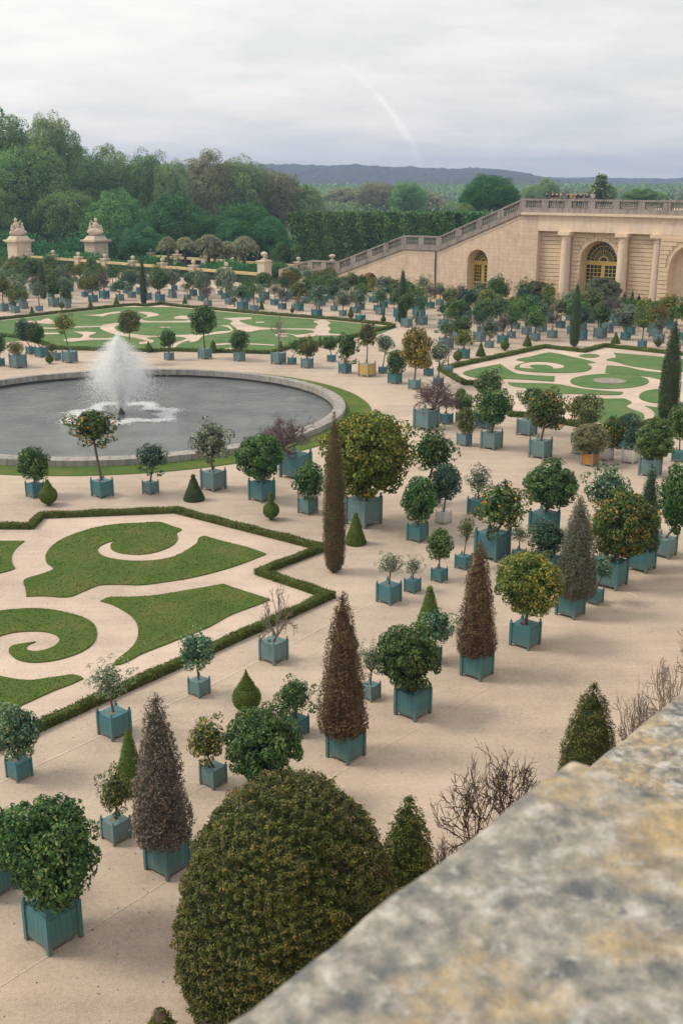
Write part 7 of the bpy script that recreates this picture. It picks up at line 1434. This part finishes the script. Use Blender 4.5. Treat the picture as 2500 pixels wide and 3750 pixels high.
# conifer
def conifer(x, y, h, r, lab):
    t = empty('conifer', (x, y, 0)); tag(t, lab, 'conifer'); put('trunk', TR, t, sc=(.3, .3, h*.9), mat=M['bark'])
    Cs = []; Ns = []
    for i in range(16):
        z = h*(.25 + .72*i/16); rr_ = r*(1 - i/16.5)**.8
        for k in range(7):
            a = rng.uniform(0, 6.28); L_ = rr_*rng.uniform(.7, 1.15); m_ = 60; u = rng.random(m_)
            Cs.append(np.c_[np.cos(a)*L_*u + rng.normal(size=m_)*.25, np.sin(a)*L_*u + rng.normal(size=m_)*.25, z + L_*u*.12 + rng.normal(size=m_)*.22]); Ns.append(np.tile([0, 0, 1.0], (m_, 1)))
    C = np.vstack(Cs); put('foliage', quads_mesh('conifer', leaves(C, np.vstack(Ns), .7, .6, .7), len(C), rng.random(len(C))), t, mat=FOL['planeolive'])
conifer(62.0, 271, 16.9, 6.0, 'ragged open conifer rising behind the crowd on the terrace')
# ------------------------------------------------------------ hills
def ridge(name, prof, y0, y1, base):
    """prof: (x, height). Woodland edge with uneven tree tops."""
    xs = np.arange(prof[0][0], prof[-1][0], 7.0); hz = np.interp(xs, [p[0] for p in prof], [p[1] for p in prof]); mb = MB(); rows = 14; vs = []
    hn = hz + rng.uniform(-1, 1.6, len(xs)) + 1.3*np.sin(xs*.05) + .9*np.sin(xs*.021 + 1)
    for j in range(rows+1):
        t = j/rows
        for i, x in enumerate(xs):
            z = base + (hn[i] - base)*math.sin(t*math.pi/2)**.9 + (rng.uniform(-1.5, 1.5) if 0 < j < rows else 0); vs.append((x, y0 + (y1-y0)*t + (rng.uniform(-12, 12) if 0 < j < rows else 0), z))
    n = len(xs); mb.add(vs, [(j*n+i, j*n+i+1, (j+1)*n+i+1, (j+1)*n+i) for j in range(rows) for i in range(n-1)])
    k = len(mb.v); back = [(xs[i], y1 + 150, base) for i in range(n)]; mb.v += back; mb.f += [(rows*n+i, rows*n+i+1, k+i+1, k+i) for i in range(n-1)]; mb.mi += [0]*(n-1)
    tag(put(name, mb.mesh(name, [M['hill']])), kind='structure')
RS = 2400*.956/2497
ridge('hills', [(x, 15 + (414 - y)*2400/2497*1.045) for x, y in [((-400-784)*RS*1.05, 392), ((200-784)*RS*1.05, 386), ((640-784)*RS*1.05, 382), ((700-784)*RS*1.05, 384), ((900-784)*RS*1.05, 387), ((1080-784)*RS*1.05, 392), ((1150-784)*RS*1.05, 397), ((1190-784)*RS*1.05, 413), ((1235-784)*RS*1.05, 417), ((1320-784)*RS*1.05, 424)]], 1700, 2400, -1)
ridge('hills', [(-1800, 18), (0, 19), (500, 21), (800, 19), (1400, 18), (1900, 18)], 2300, 3000, -1)
# ------------------------------------------------------------ people on the terrace
def skin(name, V, Ed, Rd, mat, sub=1):
    me = bpy.data.meshes.new(name); me.from_pydata(V, Ed, []); me.materials.append(mat); o = bpy.data.objects.new(name, me)
    COL.objects.link(o); md = o.modifiers.new('skin', 'SKIN'); md.use_smooth_shade = True
    for i, r in enumerate(Rd): me.skin_vertices[0].data[i].radius = (r, r) if not isinstance(r, tuple) else r
    me.skin_vertices[0].data[0].use_root = True
    ms = o.modifiers.new('sub', 'SUBSURF'); ms.levels = sub; ms.render_levels = sub; return o
def person(x, y, z, rz, pose, shirt, trousers, hr, lab):
    t = empty('person', (x, y, z), rz); tag(t, lab, 'person', 'people standing along the terrace balustrade')
    k = pose; ax = .10 + .12*k
    V = [(0,0,.95),(0,0,1.15),(0,0,1.38),(0,0,1.50),(0,.01,1.60),(0,.015,1.72),(.18,0,1.42),(.24,ax*.4,1.16),(.20,ax+.12,1.0+.12*k),(-.18,0,1.42),(-.24,ax*.2,1.15),(-.22,ax*.6,.92),(.10,0,.88),(.11,.02,.48),(.11,0,.06),(.11,.12,.03),(-.10,0,.88),(-.12,-.03*k,.48),(-.12,0,.06),(-.12,.12,.03)]
    Ed = [(0,1),(1,2),(2,3),(3,4),(4,5),(2,6),(6,7),(7,8),(2,9),(9,10),(10,11),(0,12),(12,13),(13,14),(14,15),(0,16),(16,17),(17,18),(18,19)]
    Rd = [(.15,.11),(.13,.10),(.15,.10),.05,(.085,.10),(.08,.09),.055,.042,.032,.055,.042,.032,.085,.06,.045,.035,.085,.06,.045,.035]
    b = skin('body', V, Ed, Rd, M['skin']); b.parent = t
    c = skin('shirt', [V[i] for i in (0,1,2,6,7,9,10)], [(0,1),(1,2),(2,3),(3,4),(2,5),(5,6)], [(.18,.14),(.155,.125),(.17,.12),.075,.058,.075,.058], M[shirt]); c.parent = t
    l_ = skin('trousers', [V[i] for i in (0,12,13,14,16,17,18)], [(0,1),(1,2),(2,3),(0,4),(4,5),(5,6)], [(.17,.13),.10,.078,.062,.10,.078,.062], M[trousers]); l_.parent = t
    h_ = skin('hair', [(0,-.02,1.62),(0,-.01,1.71),(0,0,1.755)], [(0,1),(1,2)], [(.085,.085),(.10,.105),(.06,.07)], M[hr]); h_.parent = t
PPL = [(-4.9,0,'cloth2','cloth6','hair','person in black top, leftmost of the crowd on the terrace'),(-4.2,1,'cloth2','cloth5','hair2','fair-haired person in black, second from left of the terrace crowd'),(-3.5,2,'cloth1','cloth6','hair','person in navy, third from left of the terrace crowd'),
 (-2.9,0,'cloth5','cloth2','hair2','person in khaki, fourth from left of the terrace crowd'),(-2.2,1,'cloth1','cloth2','hair','person in navy jacket, fifth from left of the terrace crowd'),(-1.6,2,'cloth4','cloth6','hair','person in orange top in the middle of the terrace crowd'),
 (-1.0,0,'cloth2','cloth2','hair','dark-clothed person just right of the one in orange'),(-.3,1,'cloth2','cloth6','hair2','person in black, third from right of the terrace crowd'),(.5,2,'cloth1','cloth5','hair','person in navy, second from right of the terrace crowd'),(1.3,1,'cloth3','cloth6','hair2','person in white top, rightmost of the terrace crowd')]
for s_, pz, a, b, c_, lab in PPL:
    q = WP(s_, 1.15 + random.uniform(0, .5), 11.95); person(q[0], q[1], q[2], XA + random.uniform(-.7, .7), pz, a, b, c_, lab)
mb = MB(); mb.box(-6, 8, .75, 4, 11.06, 11.95); put('terrace_step', mb.mesh('ts', [M['gravel_path']]), wall)
# ------------------------------------------------------------ small litter on the gravel
mb = MB(); mb.box(-.28, .28, -.03, .03, 0, .02)
lo_ = put('loose_board', mb.mesh('board', [M['stone_pier']]), None, (11.0, 38.4, .002), R(118)); tag(lo_, 'thin pale slat lying on the gravel alley at right', 'slat')
def in_any(p):
    for q in list(LAWNS.values()) + [FAR_LAWN]:
        c = False
        for i in range(len(q)):
            (x1, y1), (x2, y2) = q[i], q[i-1]
            if (y1 > p[1]) != (y2 > p[1]) and p[0] < (x2 - x1)*(p[1] - y1)/(y2 - y1) + x1: c = not c
        if c: return True
    return math.hypot(p[0] - PC[0], p[1] - PC[1]) < 17.1
P_ = []
for _ in range(2600):
    y = 15 + 45*random.random()**1.2; x = random.uniform(-.42, .42)*y*1.05
    if not in_any((x, y)): P_.append((x, y, .012))
P_ = np.array(P_); k = len(P_)
q = leaves(P_, np.tile([0, 0, 1.0], (k, 1)), .036, .6, .35, .6)
tag(put('fallen_leaves', quads_mesh('fallen_leaves', q, k, np.clip(rng.normal(.35, .3, k), 0, 1)), mat=FOL['twigleaf']), 'small fallen leaves and pebbles scattered over the gravel', 'litter', None, 'stuff')
# ------------------------------------------------------------ air
s = NB('air_haze'); vn = s.n('ShaderNodeVolumePrincipled', {'Color': (.52, .66, 1.0, 1), 'Density': .00034, 'Anisotropy': .3}); s.t.links.new(vn.outputs[0], s.out.inputs['Volume'])
mb = MB(); mb.box(-2600, 2600, -320, 3300, -2, 75); hz = put('haze', mb.mesh('haze', [s.m])); tag(hz, kind='stuff'); tag(hz, 'thin bluish air haze over the whole valley', 'haze')
print('potted', count, 'balusters', nbal, 'objects', len(bpy.data.objects))
